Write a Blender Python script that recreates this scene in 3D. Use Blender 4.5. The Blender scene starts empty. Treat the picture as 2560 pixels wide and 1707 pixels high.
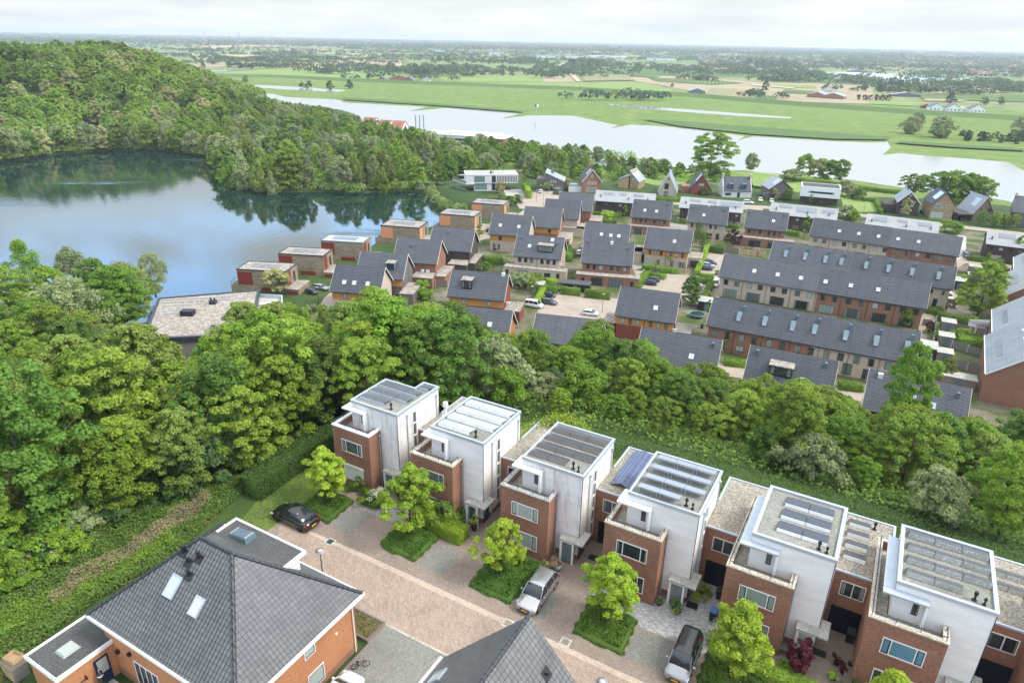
import bpy, math, random
import numpy as np
from mathutils import Vector, Matrix
R=math.radians
sc=bpy.context.scene
col=sc.collection
# ------------------------------------------------------------------ camera, sky, sun, exposure
FPX=1720.; PITCH=R(23.72); ROLL=R(1.12); CAMZ=42.
cam=bpy.data.cameras.new('camera'); co=bpy.data.objects.new('camera',cam); col.objects.link(co)
cam.sensor_width=36; cam.lens=FPX/2560*36; cam.clip_start=1; cam.clip_end=60000
co.matrix_world=Matrix.Translation((0,0,CAMZ))@Matrix.Rotation(R(90)-PITCH,4,'X')@Matrix.Rotation(ROLL,4,'Z')
sc.camera=co
SUN_DIR=Vector((0.80,-0.22,0.95)).normalized()
w=bpy.data.worlds.new('World'); sc.world=w; w.use_nodes=True
nt=w.node_tree; nt.nodes.clear()
def N(nt,t,**k):
    n=nt.nodes.new(t)
    for a,b in k.items():
        if a.startswith('i_'):
            key=a[2:]; key=int(key) if key.isdigit() else key.replace('_',' ')
            n.inputs[key].default_value=b
        else: setattr(n,a,b)
    return n
def Lk(nt,a,b): nt.links.new(a,b)
out=N(nt,'ShaderNodeOutputWorld'); bg=N(nt,'ShaderNodeBackground'); bg.inputs[1].default_value=0.095
sky=N(nt,'ShaderNodeTexSky',sky_type='NISHITA',sun_disc=False); sky.sun_elevation=math.asin(SUN_DIR.z); sky.sun_rotation=math.atan2(SUN_DIR.x,SUN_DIR.y)
sky.air_density=1.0; sky.dust_density=0.6; sky.ozone_density=1.5
tc=N(nt,'ShaderNodeTexCoord'); sep=N(nt,'ShaderNodeSeparateXYZ'); Lk(nt,tc.outputs['Generated'],sep.inputs[0])
# cloud layer: direction projected on a high plane
add=N(nt,'ShaderNodeMath',operation='ADD',i_1=0.12); Lk(nt,sep.outputs[2],add.inputs[0])
dv=N(nt,'ShaderNodeVectorMath',operation='DIVIDE'); cmb=N(nt,'ShaderNodeCombineXYZ')
for i in range(3): Lk(nt,add.outputs[0],cmb.inputs[i])
Lk(nt,tc.outputs['Generated'],dv.inputs[0]); Lk(nt,cmb.outputs[0],dv.inputs[1])
nz=N(nt,'ShaderNodeTexNoise',i_Scale=1.15,i_Detail=7.0,i_Roughness=0.55); Lk(nt,dv.outputs[0],nz.inputs['Vector'])
rp=N(nt,'ShaderNodeMapRange',interpolation_type='SMOOTHSTEP'); rp.inputs[1].default_value=0.50; rp.inputs[2].default_value=0.66; Lk(nt,nz.outputs[0],rp.inputs[0])
b1=N(nt,'ShaderNodeMapRange',interpolation_type='SMOOTHSTEP'); b1.inputs[1].default_value=0.17; b1.inputs[2].default_value=0.26; Lk(nt,sep.outputs[2],b1.inputs[0])
b2=N(nt,'ShaderNodeMapRange',interpolation_type='SMOOTHSTEP'); b2.inputs[1].default_value=0.62; b2.inputs[2].default_value=0.48; Lk(nt,sep.outputs[2],b2.inputs[0])
m1=N(nt,'ShaderNodeMath',operation='MULTIPLY'); Lk(nt,b1.outputs[0],m1.inputs[0]); Lk(nt,b2.outputs[0],m1.inputs[1])
inv=N(nt,'ShaderNodeMath',operation='SUBTRACT',i_0=1.0); Lk(nt,rp.outputs[0],inv.inputs[1])
m2=N(nt,'ShaderNodeMath',operation='MULTIPLY'); Lk(nt,m1.outputs[0],m2.inputs[0]); Lk(nt,inv.outputs[0],m2.inputs[1])
# cloud colour: bright overcast with soft grey-blue variation
nz2=N(nt,'ShaderNodeTexNoise',i_Scale=0.9,i_Detail=5.0); Lk(nt,dv.outputs[0],nz2.inputs['Vector'])
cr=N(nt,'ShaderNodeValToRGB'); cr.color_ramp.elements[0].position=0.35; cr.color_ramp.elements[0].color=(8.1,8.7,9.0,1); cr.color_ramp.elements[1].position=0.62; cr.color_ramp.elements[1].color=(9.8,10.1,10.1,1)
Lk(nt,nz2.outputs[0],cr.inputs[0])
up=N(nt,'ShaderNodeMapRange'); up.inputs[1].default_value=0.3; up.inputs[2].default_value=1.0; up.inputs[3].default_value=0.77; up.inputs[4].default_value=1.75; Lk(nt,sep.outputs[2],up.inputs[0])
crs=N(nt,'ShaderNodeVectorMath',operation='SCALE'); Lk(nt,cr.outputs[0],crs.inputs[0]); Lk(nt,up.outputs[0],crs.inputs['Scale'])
boost=N(nt,'ShaderNodeVectorMath',operation='SCALE'); boost.inputs['Scale'].default_value=4.6; Lk(nt,sky.outputs[0],boost.inputs[0])
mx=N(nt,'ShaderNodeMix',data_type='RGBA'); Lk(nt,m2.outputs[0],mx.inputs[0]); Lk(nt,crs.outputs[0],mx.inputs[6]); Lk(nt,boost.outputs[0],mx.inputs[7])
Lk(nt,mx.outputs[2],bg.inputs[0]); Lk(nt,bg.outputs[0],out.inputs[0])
sl=bpy.data.lights.new('sun','SUN'); sl.energy=2.7; sl.angle=R(16); sl.color=(1,0.965,0.9)
so=bpy.data.objects.new('sun',sl); col.objects.link(so); so.rotation_euler=SUN_DIR.to_track_quat('Z','Y').to_euler()
sc.view_settings.view_transform='Standard'; sc.view_settings.look='None'; sc.view_settings.gamma=1; sc.view_settings.exposure=0.47
sc.cycles.max_bounces=6; sc.cycles.diffuse_bounces=3; sc.cycles.glossy_bounces=3; sc.cycles.transmission_bounces=3; sc.cycles.volume_bounces=0; sc.cycles.transparent_max_bounces=6
sc.cycles.use_denoising=True
rng=random.Random(7); nr=np.random.RandomState(11)

# ------------------------------------------------------------------ maths helpers
_cr,_sr=math.cos(ROLL),math.sin(ROLL); _cp,_sp=math.cos(PITCH),math.sin(PITCH)
def px(u,v,z=0.):
    """the point of the level plane z that the photograph shows at (u,v)"""
    x=u-1280; y=853.5-v
    xr=x*_cr-y*_sr; yr=x*_sr+y*_cr
    d=(xr,FPX*_cp+yr*_sp,-FPX*_sp+yr*_cp)
    t=(z-CAMZ)/d[2]
    return (d[0]*t,d[1]*t)
def pj(x,y,z):
    z=z-CAMZ; dep=y*_cp-z*_sp; yu=y*_sp+z*_cp
    xr=x/dep*FPX; yr=yu/dep*FPX
    return 1280+xr*_cr+yr*_sr, 853.5-(-xr*_sr+yr*_cr)
UA=np.array([math.cos(R(-29.3)),math.sin(R(-29.3))]); VB=np.array([-UA[1],UA[0]]); OO=np.array([3.25,47.24])
def loc(a,b): p=OO+UA*a+VB*b; return (p[0],p[1])
def polydist(X,Y,poly):
    """distance to a polygon's outline, negative inside"""
    P=np.array(poly,float); Q=np.roll(P,-1,0)
    D=np.full(X.shape,1e18); ins=np.zeros(X.shape,bool)
    for (x1,y1),(x2,y2) in zip(P,Q):
        dx,dy=x2-x1,y2-y1; L=dx*dx+dy*dy+1e-12
        t=np.clip(((X-x1)*dx+(Y-y1)*dy)/L,0,1)
        D=np.minimum(D,(X-x1-t*dx)**2+(Y-y1-t*dy)**2)
        c=((y1>Y)!=(y2>Y))&(X<(x2-x1)*(Y-y1)/((y2-y1) if y2!=y1 else 1e-12)+x1)
        ins^=c
    D=np.sqrt(D); return np.where(ins,-D,D)
def sm(t): t=np.clip(t,0,1); return t*t*(3-2*t)
Z1=-22.; ZL=-26.; ZP=-27.2
PLATEAU=[(-60,-40),(-60,20),px(-150,1600),px(0,1440),px(300,1290),px(620,1100),loc(-24,14),loc(-17,22),loc(-5,19),loc(45,19),loc(90,19),(140,-60)]
LAKE=[px(-500,470,ZL),px(-200,432,ZL),px(0,408,ZL),px(130,388,ZL),px(260,377,ZL),px(400,377,ZL),px(480,388,ZL),px(530,396,ZL),px(545,425,ZL),px(560,452,ZL),px(600,470,ZL),px(650,484,ZL),px(760,481,ZL),px(900,483,ZL),px(1000,480,ZL),px(1075,484,ZL),px(1082,505,ZL),px(1100,524,ZL),
 (-20,282),(-23,268),(-33,258),(-40,246),(-50,240),(-52,226),(-64,218),(-67,204),(-74,197),(-76,184),(-82,180),(-81,166),(-92,158),(-110,150),(-150,140),(-220,140),(-420,160)]
DISTRICT=[(-125,80),(-125,150),(-80,190),(-70,215),(-50,245),(-34,275),(-38,300),(-20,345),(40,345),(110,335),(190,305),(260,262),(420,180),(420,0),(-125,0)]
def terr(X,Y):
    X=np.asarray(X,float); Y=np.asarray(Y,float)
    dd=polydist(X,Y,DISTRICT)
    z=ZP+(Z1-ZP)*(1-sm(dd/28))
    dp=polydist(X,Y,PLATEAU)
    z=z+(-0.02-z)*(1-sm(dp/56.))
    e=np.maximum(np.exp(-(((X+350)/np.where(X>-350,118,165))**2+((Y-600)/120)**2))-.035,0)*1.036+0.55*np.exp(-(((X+560)/200)**2+((Y-520)/150)**2))
    z=z+np.where((Y>300),44*np.minimum(e,1.0),0)
    dl=polydist(X,Y,LAKE)
    z=np.where(dl>0,np.maximum(z,ZP+(ZL+1.6-ZP)*(1-sm((dl-14)/30))),z)
    z=np.minimum(z,ZL-0.25+np.clip(dl,-2.2,1e9)*0.7)
    return z
def tz(x,y): return float(terr(np.array([x]),np.array([y]))[0])

# ------------------------------------------------------------------ materials
MATS={}
def newmat(name):
    m=bpy.data.materials.new(name); m.use_nodes=True; m.node_tree.nodes.clear()
    o=N(m.node_tree,'ShaderNodeOutputMaterial'); return m,m.node_tree,o
def bsdf(nt,o,rough=0.7,spec=0.4,metal=0.):
    b=N(nt,'ShaderNodeBsdfPrincipled'); b.inputs['Roughness'].default_value=rough
    b.inputs['Specular IOR Level'].default_value=spec; b.inputs['Metallic'].default_value=metal
    Lk(nt,b.outputs[0],o.inputs[0]); return b
def ramp(nt,stops,src):
    r=N(nt,'ShaderNodeValToRGB'); e=r.color_ramp.elements
    while len(e)<len(stops): e.new(0.5)
    for i,(p,c) in enumerate(stops): e[i].position=p; e[i].color=tuple(c)+(1,)
    Lk(nt,src,r.inputs[0]); return r.outputs[0]
def mixc(nt,fac,a,b,mode='MIX'):
    m=N(nt,'ShaderNodeMix',data_type='RGBA',blend_type=mode)
    for i,s in ((0,fac),(6,a),(7,b)):
        if hasattr(s,'links') or isinstance(s,bpy.types.NodeSocket): Lk(nt,s,m.inputs[i])
        else: m.inputs[i].default_value=s if i==0 else tuple(s)+(1,)
    return m.outputs[2]
def geo_pos(nt):
    g=N(nt,'ShaderNodeNewGeometry'); return g
def noise(nt,scale,detail=4,rough=.55,vec=None):
    n=N(nt,'ShaderNodeTexNoise'); n.inputs['Scale'].default_value=scale; n.inputs['Detail'].default_value=detail; n.inputs['Roughness'].default_value=rough
    if vec is None: vec=geo_pos(nt).outputs['Position']
    Lk(nt,vec,n.inputs['Vector']); return n.outputs[0]
def facecoords(nt,su=1.,sv=1.):
    """(u,v) on a wall or roof plane: u level along the face, v up the face"""
    g=geo_pos(nt)
    c=N(nt,'ShaderNodeVectorMath',operation='CROSS_PRODUCT'); Lk(nt,g.outputs['True Normal'],c.inputs[0]); c.inputs[1].default_value=(0,0,1)
    t=N(nt,'ShaderNodeVectorMath',operation='NORMALIZE'); Lk(nt,c.outputs[0],t.inputs[0])
    s=N(nt,'ShaderNodeVectorMath',operation='CROSS_PRODUCT'); Lk(nt,g.outputs['True Normal'],s.inputs[0]); Lk(nt,t.outputs[0],s.inputs[1])
    du=N(nt,'ShaderNodeVectorMath',operation='DOT_PRODUCT'); Lk(nt,g.outputs['Position'],du.inputs[0]); Lk(nt,t.outputs[0],du.inputs[1])
    dv=N(nt,'ShaderNodeVectorMath',operation='DOT_PRODUCT'); Lk(nt,g.outputs['Position'],dv.inputs[0]); Lk(nt,s.outputs[0],dv.inputs[1])
    cb=N(nt,'ShaderNodeCombineXYZ')
    Lk(nt,du.outputs['Value'],cb.inputs[0]); Lk(nt,dv.outputs['Value'],cb.inputs[1]); return cb.outputs[0]
def bump(nt,b,h,dist=0.02,strength=0.6):
    n=N(nt,'ShaderNodeBump'); n.inputs['Strength'].default_value=strength; n.inputs['Distance'].default_value=dist
    Lk(nt,h,n.inputs['Height']); Lk(nt,n.outputs[0],b.inputs['Normal'])
def plain(name,c,rough=.6,spec=.4,metal=0.,var=.12,scale=1.5):
    if name in MATS: return MATS[name]
    m,nt,o=newmat(name); b=bsdf(nt,o,rough,spec,metal)
    f=noise(nt,scale,5); d=tuple(x*(1-var) for x in c); l=tuple(min(1,x*(1+var)) for x in c)
    Lk(nt,ramp(nt,[(.3,d),(.7,l)],f),b.inputs[0]); MATS[name]=m; return m
def brick(name,c1,c2,mort,bw=.22,bh=.062,ms=.008,dark=.35,patch=.25,bias=0.):
    m,nt,o=newmat(name); b=bsdf(nt,o,.85,.25); v=facecoords(nt)
    t=N(nt,'ShaderNodeTexBrick'); Lk(nt,v,t.inputs['Vector'])
    t.inputs['Scale'].default_value=1; t.inputs['Brick Width'].default_value=bw; t.inputs['Row Height'].default_value=bh; t.inputs['Mortar Size'].default_value=ms; t.inputs['Mortar Smooth'].default_value=.2; t.inputs['Bias'].default_value=bias
    t.inputs['Color1'].default_value=tuple(c1)+(1,); t.inputs['Color2'].default_value=tuple(c2)+(1,); t.inputs['Mortar'].default_value=tuple(mort)+(1,)
    # scattered darker headers
    sc_=N(nt,'ShaderNodeVectorMath',operation='MULTIPLY'); sc_.inputs[1].default_value=(4.5,16,1); Lk(nt,v,sc_.inputs[0])
    wn=N(nt,'ShaderNodeTexNoise',i_Scale=1.0,i_Detail=2.0); Lk(nt,sc_.outputs[0],wn.inputs['Vector'])
    f=ramp(nt,[(.55,(1,1,1)),(.66,(dark,dark,dark*1.1))],wn.outputs[0])
    c=mixc(nt,.8,t.outputs['Color'],f,'MULTIPLY')
    big=ramp(nt,[(.3,(1-patch,)*3),(.7,(1+patch*.4,)*3)],noise(nt,.35,5))
    c=mixc(nt,1.,c,big,'MULTIPLY'); Lk(nt,c,b.inputs[0]); bump(nt,b,t.outputs['Fac'],-.01,.4); MATS[name]=m; return m
def tiles(name,c,line,w_=.3,h_=.34,ms=.018,off=0.,var=.12,bd=.05,rough=.5,gain=1.):
    m,nt,o=newmat(name); b=bsdf(nt,o,rough,.5); v=facecoords(nt)
    t=N(nt,'ShaderNodeTexBrick',offset=off); Lk(nt,v,t.inputs['Vector'])
    t.inputs['Scale'].default_value=1; t.inputs['Brick Width'].default_value=w_; t.inputs['Row Height'].default_value=h_; t.inputs['Mortar Size'].default_value=ms; t.inputs['Mortar Smooth'].default_value=.5
    t.inputs['Color1'].default_value=tuple(x*(1-var) for x in c)+(1,); t.inputs['Color2'].default_value=tuple(x*(1+var) for x in c)+(1,); t.inputs['Mortar'].default_value=tuple(line)+(1,)
    big=ramp(nt,[(.25,(.74,.75,.74)),(.5,(1,1,1)),(.8,(1.2,1.18,1.14))],noise(nt,.33,8,.7))
    oi=N(nt,'ShaderNodeObjectInfo'); c2=mixc(nt,1.,mixc(nt,1.,t.outputs['Color'],big,'MULTIPLY'),ramp(nt,[(0,(.84,.85,.86)),(1,(1.12,1.11,1.08))],oi.outputs['Random']),'MULTIPLY'); Lk(nt,c2,b.inputs[0])
    # stepped profile of the courses
    s=N(nt,'ShaderNodeSeparateXYZ'); Lk(nt,v,s.inputs[0])
    d=N(nt,'ShaderNodeMath',operation='DIVIDE',i_1=h_); Lk(nt,s.outputs[1],d.inputs[0])
    fr=N(nt,'ShaderNodeMath',operation='FRACT'); Lk(nt,d.outputs[0],fr.inputs[0])
    d2=N(nt,'ShaderNodeMath',operation='MULTIPLY',i_1=2*math.pi/w_); Lk(nt,s.outputs[0],d2.inputs[0])
    sn=N(nt,'ShaderNodeMath',operation='SINE'); Lk(nt,d2.outputs[0],sn.inputs[0])
    ml=N(nt,'ShaderNodeMath',operation='MULTIPLY_ADD',i_1=.35); Lk(nt,sn.outputs[0],ml.inputs[0]); Lk(nt,fr.outputs[0],ml.inputs[2])
    bump(nt,b,ml.outputs[0],-bd,gain); MATS[name]=m; return m
def standing(name,c,pitch=.45,rough=.45):
    m,nt,o=newmat(name); b=bsdf(nt,o,rough,.5,.0); v=facecoords(nt)
    s=N(nt,'ShaderNodeSeparateXYZ'); Lk(nt,v,s.inputs[0]); d=N(nt,'ShaderNodeMath',operation='DIVIDE',i_1=pitch); Lk(nt,s.outputs[0],d.inputs[0])
    fr=N(nt,'ShaderNodeMath',operation='FRACT'); Lk(nt,d.outputs[0],fr.inputs[0])
    r=ramp(nt,[(0,tuple(x*.72 for x in c)),(.1,tuple(min(1,x*1.12) for x in c)),(.2,c),(.9,tuple(x*.94 for x in c))],fr.outputs[0])
    big=ramp(nt,[(.3,(.86,.86,.86)),(.7,(1.06,1.06,1.06))],noise(nt,.4,5))
    Lk(nt,mixc(nt,1.,r,big,'MULTIPLY'),b.inputs[0]); MATS[name]=m; return m
def boards(name,c,h_=.16,horizontal=True,dark=.55,stain=0.,rough=.6):
    m,nt,o=newmat(name); b=bsdf(nt,o,rough,.35); v=facecoords(nt)
    s=N(nt,'ShaderNodeSeparateXYZ'); Lk(nt,v,s.inputs[0]); d=N(nt,'ShaderNodeMath',operation='DIVIDE',i_1=h_); Lk(nt,s.outputs[1 if horizontal else 0],d.inputs[0])
    fr=N(nt,'ShaderNodeMath',operation='FRACT'); Lk(nt,d.outputs[0],fr.inputs[0])
    r=ramp(nt,[(0,tuple(x*dark for x in c)),(.10,tuple(x*.93 for x in c)),(.3,c),(1,tuple(min(1,x*1.03) for x in c))],fr.outputs[0])
    mul=N(nt,'ShaderNodeVectorMath',operation='MULTIPLY'); mul.inputs[1].default_value=(.35,1.3,.35) if horizontal else (1.3,.35,1); Lk(nt,v,mul.inputs[0])
    big=ramp(nt,[(.3,(.88,.88,.88)),(.7,(1.04,1.04,1.04))],noise(nt,1.2,5,vec=mul.outputs[0]))
    c_=mixc(nt,1.,r,big,'MULTIPLY')
    if stain:
        mul2=N(nt,'ShaderNodeVectorMath',operation='MULTIPLY'); mul2.inputs[1].default_value=(2.2,.32,1); Lk(nt,v,mul2.inputs[0]); st=noise(nt,.6,7,.72,vec=mul2.outputs[0]); msk=ramp(nt,[(.50,(0,0,0)),(.60,(1,1,1))],st)
        fr2=ramp(nt,[(.0,(1,1,1)),(.55,(.45,.45,.45))],fr.outputs[0])
        mk=mixc(nt,1.,msk,fr2,'MULTIPLY'); mk2=mixc(nt,1.,mk,(stain,stain,stain),'MULTIPLY')
        mm=N(nt,'ShaderNodeMix',data_type='RGBA'); Lk(nt,mk2,mm.inputs[0]); Lk(nt,c_,mm.inputs[6]); mm.inputs[7].default_value=(.22,.15,.13,1); c_=mm.outputs[2]
    Lk(nt,c_,b.inputs[0]); bump(nt,b,fr.outputs[0],.012,.5); MATS[name]=m; return m
def gravel(name,c1,c2,scale=9,moss=.3):
    m,nt,o=newmat(name); b=bsdf(nt,o,.9,.2)
    vo=N(nt,'ShaderNodeTexVoronoi'); vo.inputs['Scale'].default_value=scale; Lk(nt,geo_pos(nt).outputs['Position'],vo.inputs['Vector'])
    sx=N(nt,'ShaderNodeSeparateXYZ'); Lk(nt,vo.outputs['Color'],sx.inputs[0])
    r=ramp(nt,[(0,c1),(.6,c2),(1,tuple(min(1,x*1.5) for x in c2))],sx.outputs[0])
    big=ramp(nt,[(.35,(.62,.64,.58)),(.62,(1.05,1.05,1.05))],noise(nt,.3,6,.7))
    Lk(nt,mixc(nt,moss,r,mixc(nt,1.,r,big,'MULTIPLY')),b.inputs[0]); bump(nt,b,vo.outputs['Distance'],-.03,.6); MATS[name]=m; return m
def pavers(name,c1,c2,mort,ang=0.,bw=.21,bh=.105,patch=.3,ms=.012,stain=None):
    m,nt,o=newmat(name); b=bsdf(nt,o,.85,.25)
    mp=N(nt,'ShaderNodeMapping'); mp.inputs['Rotation'].default_value=(0,0,ang); Lk(nt,geo_pos(nt).outputs['Position'],mp.inputs['Vector'])
    t=N(nt,'ShaderNodeTexBrick'); Lk(nt,mp.outputs[0],t.inputs['Vector'])
    t.inputs['Scale'].default_value=1; t.inputs['Brick Width'].default_value=bw; t.inputs['Row Height'].default_value=bh; t.inputs['Mortar Size'].default_value=ms; t.inputs['Mortar Smooth'].default_value=.3
    t.inputs['Color1'].default_value=tuple(c1)+(1,); t.inputs['Color2'].default_value=tuple(c2)+(1,); t.inputs['Mortar'].default_value=tuple(mort)+(1,)
    big=ramp(nt,[(.25,(1-patch,)*3),(.5,(1,1,1)),(.8,(1+patch*.5,1+patch*.45,1+patch*.4))],noise(nt,.22,7,.65))
    sm_=ramp(nt,[(.3,(.86,.86,.86)),(.7,(1.1,1.1,1.1))],noise(nt,2.5,5,.7))
    wn=ramp(nt,[(.3,(.8,.8,.82)),(.7,(1.18,1.16,1.12))],noise(nt,8.,2))
    c=mixc(nt,1.,mixc(nt,1.,mixc(nt,1.,t.outputs['Color'],big,'MULTIPLY'),sm_,'MULTIPLY'),wn,'MULTIPLY')
    Lk(nt,c,b.inputs[0]); bump(nt,b,t.outputs['Fac'],-.01,.4); MATS[name]=m; return m
def ground(name,stops,scale=.12,scale2=3.,rough=.9,extra=None):
    m,nt,o=newmat(name); b=bsdf(nt,o,rough,.15)
    c=ramp(nt,stops,noise(nt,scale,8,.62)); f=ramp(nt,[(.25,(.6,.62,.6)),(.75,(1.28,1.28,1.2))],noise(nt,scale2,6,.75))
    c=mixc(nt,1.,c,f,'MULTIPLY'); Lk(nt,c,b.inputs[0]); bump(nt,b,noise(nt,scale2*2,6,.8),.12,.8); MATS[name]=m; return m
def striped(name,c1,c2,ang,pitch,soft=.25,scale=.02):
    m,nt,o=newmat(name); b=bsdf(nt,o,.95,.1)
    mp=N(nt,'ShaderNodeMapping'); mp.inputs['Rotation'].default_value=(0,0,ang); Lk(nt,geo_pos(nt).outputs['Position'],mp.inputs['Vector'])
    s=N(nt,'ShaderNodeSeparateXYZ'); Lk(nt,mp.outputs[0],s.inputs[0]); d=N(nt,'ShaderNodeMath',operation='DIVIDE',i_1=pitch); Lk(nt,s.outputs[0],d.inputs[0])
    fr=N(nt,'ShaderNodeMath',operation='FRACT'); Lk(nt,d.outputs[0],fr.inputs[0])
    r=ramp(nt,[(.4-soft/2,c1),(.4+soft/2,c2)],fr.outputs[0]); f=ramp(nt,[(.3,(.8,.82,.8)),(.7,(1.15,1.12,1.1))],noise(nt,scale,6,.7))
    Lk(nt,mixc(nt,1.,r,f,'MULTIPLY'),b.inputs[0]); MATS[name]=m; return m
def leafm(name,c,var=.32,trans=.42,hue=.012):
    m,nt,o=newmat(name)
    oi=N(nt,'ShaderNodeObjectInfo'); hs=N(nt,'ShaderNodeHueSaturation')
    at=N(nt,'ShaderNodeAttribute',attribute_name='tint')
    base=ramp(nt,[(0,tuple(x*(1-var) for x in c)),(.5,c),(1,(min(1,c[0]*(1+var*1.1)),min(1,c[1]*(1+var*.8)),c[2]*(1+var*.3)))],at.outputs['Fac'])
    Lk(nt,base,hs.inputs['Color'])
    r1=N(nt,'ShaderNodeMapRange'); r1.inputs[3].default_value=.5-hue; r1.inputs[4].default_value=.5+hue; Lk(nt,oi.outputs['Random'],r1.inputs[0]); Lk(nt,r1.outputs[0],hs.inputs['Hue'])
    mul=N(nt,'ShaderNodeMath',operation='MULTIPLY',i_1=7.31); fr=N(nt,'ShaderNodeMath',operation='FRACT'); Lk(nt,oi.outputs['Random'],mul.inputs[0]); Lk(nt,mul.outputs[0],fr.inputs[0])
    r2=N(nt,'ShaderNodeMapRange'); r2.inputs[3].default_value=.82; r2.inputs[4].default_value=1.25; Lk(nt,fr.outputs[0],r2.inputs[0]); Lk(nt,r2.outputs[0],hs.inputs['Value'])
    d=N(nt,'ShaderNodeBsdfPrincipled'); d.inputs['Roughness'].default_value=.6; d.inputs['Specular IOR Level'].default_value=.25; Lk(nt,hs.outputs[0],d.inputs[0])
    t=N(nt,'ShaderNodeBsdfTranslucent'); Lk(nt,hs.outputs[0],t.inputs[0])
    mx=N(nt,'ShaderNodeMixShader'); mx.inputs[0].default_value=trans; Lk(nt,d.outputs[0],mx.inputs[1]); Lk(nt,t.outputs[0],mx.inputs[2]); Lk(nt,mx.outputs[0],o.inputs[0])
    MATS[name]=m; return m
def water(name,c,rough,bscale,bdist,ior=1.33,streak=False):
    m,nt,o=newmat(name); b=bsdf(nt,o,rough,.95 if streak else .6); b.inputs['IOR'].default_value=ior
    b.inputs['Base Color'].default_value=tuple(c)+(1,)
    mp=N(nt,'ShaderNodeMapping'); mp.inputs['Scale'].default_value=(1,.45,1); mp.inputs['Rotation'].default_value=(0,0,R(20)); Lk(nt,geo_pos(nt).outputs['Position'],mp.inputs['Vector'])
    n1=noise(nt,bscale,4,.6,vec=mp.outputs[0])
    if streak:
        mp2=N(nt,'ShaderNodeMapping'); mp2.inputs['Scale'].default_value=(.010,.045,1); mp2.inputs['Rotation'].default_value=(0,0,R(-8)); Lk(nt,geo_pos(nt).outputs['Position'],mp2.inputs['Vector'])
        rr=N(nt,'ShaderNodeMapRange',interpolation_type='SMOOTHSTEP'); rr.inputs[1].default_value=.57; rr.inputs[2].default_value=.68; rr.inputs[3].default_value=rough; rr.inputs[4].default_value=.34 if rough<.08 else .02; Lk(nt,noise(nt,1.,5,.6,vec=mp2.outputs[0]),rr.inputs[0]); Lk(nt,rr.outputs[0],b.inputs['Roughness'])
    bump(nt,b,n1,bdist,.5); MATS[name]=m; return m

M=MATS
brick('red_brick',(.43,.20,.12),(.32,.145,.09),(.22,.15,.115),dark=.3)
brick('orange_brick',(.56,.24,.10),(.47,.19,.08),(.42,.24,.14),dark=.62,patch=.15)
brick('beige_brick',(.60,.47,.35),(.52,.40,.29),(.5,.41,.32),dark=.8,patch=.12)
brick('brown_brick',(.36,.17,.10),(.29,.125,.075),(.28,.17,.12),dark=.55,patch=.18)
brick('dark_brick',(.075,.052,.045),(.105,.072,.06),(.08,.06,.055),dark=.7,patch=.2)
brick('grey_brick',(.20,.17,.15),(.16,.13,.115),(.17,.15,.13),dark=.7)
brick('yellow_brick',(.42,.29,.16),(.36,.24,.13),(.34,.25,.16),dark=.7)
brick('wine_brick',(.30,.075,.045),(.24,.055,.035),(.2,.08,.06),dark=.7)
brick('stone_wall_m',(.46,.34,.21),(.26,.215,.16),(.17,.14,.105),bw=.95,bh=.24,ms=.03,dark=.55,patch=.2)
tiles('near_tiles',(.165,.161,.156),(.028,.028,.03),.3,.345,.022,bd=.06)
tiles('near_tiles_dark',(.06,.062,.066),(.014,.014,.016),.3,.345,.022,bd=.06)
tiles('slate_tiles',(.088,.095,.112),(.018,.02,.026),4.5,.43,.075,off=.5,var=.07,bd=.07)
tiles('slate_tiles_dark',(.05,.06,.08),(.02,.024,.03),3.,.38,.04,off=.5,var=.07,bd=.06)
standing('white_metal_roof',(.31,.315,.31),.95)
standing('grey_metal_roof',(.30,.33,.35),.6)
boards('white_cladding',(.84,.81,.765),.17,stain=0.)
boards('white_cladding_stained',(.82,.79,.75),.17,stain=.62)
boards('orange_boards',(.58,.26,.075),.14,False,dark=.7)
boards('salmon_boards',(.72,.29,.13),.2,False,dark=.75)
boards('rust_panel',(.22,.035,.018),.2,False,dark=.8)
boards('grey_boards',(.24,.21,.18),.15,True,dark=.6)
boards('wood_fence',(.25,.2,.155),.16,False,dark=.6)
boards('new_wood',(.5,.35,.2),.16,False,dark=.75)
boards('garage_slats',(.006,.009,.02),.12,True,dark=.5,rough=.35)
gravel('roof_gravel',(.17,.15,.125),(.31,.275,.23),11,.5)
gravel('roof_gravel_far',(.22,.19,.16),(.31,.27,.23),2.5,.35)
gravel('bitumen',(.215,.21,.185),(.24,.235,.205),14,.6)
gravel('bitumen_dark',(.072,.072,.072),(.085,.085,.083),16,.4)
gravel('terrace_paving',(.30,.27,.23),(.34,.31,.26),6,.5)
gravel('coping_stone',(.45,.40,.32),(.50,.44,.355),9,.4)
gravel('concrete_grey',(.37,.36,.33),(.41,.40,.36),10,.7)
pavers('street_pavers',(.40,.30,.235),(.30,.235,.195),(.24,.19,.16),R(29.3+45),bw=.42,bh=.14,patch=.26)
pavers('sidewalk_pavers',(.32,.25,.205),(.245,.20,.17),(.17,.14,.12),R(29.3),patch=.22)
pavers('bay_pavers',(.27,.265,.235),(.20,.20,.185),(.13,.13,.12),R(29.3+90),patch=.2)
pavers('edge_pavers',(.52,.42,.34),(.46,.37,.3),(.32,.26,.21),R(29.3),patch=.2)
pavers('cobbles',(.52,.51,.50),(.27,.28,.30),(.22,.22,.21),R(29.3),bw=.26,bh=.13,patch=.15,ms=.02)
pavers('far_pavers',(.38,.32,.265),(.33,.275,.23),(.28,.23,.19),R(20),bw=1.4,bh=.8,patch=.15)
pavers('patio_pavers',(.33,.32,.3),(.28,.27,.25),(.2,.2,.19),R(26),bw=.6,bh=.6)
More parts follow.
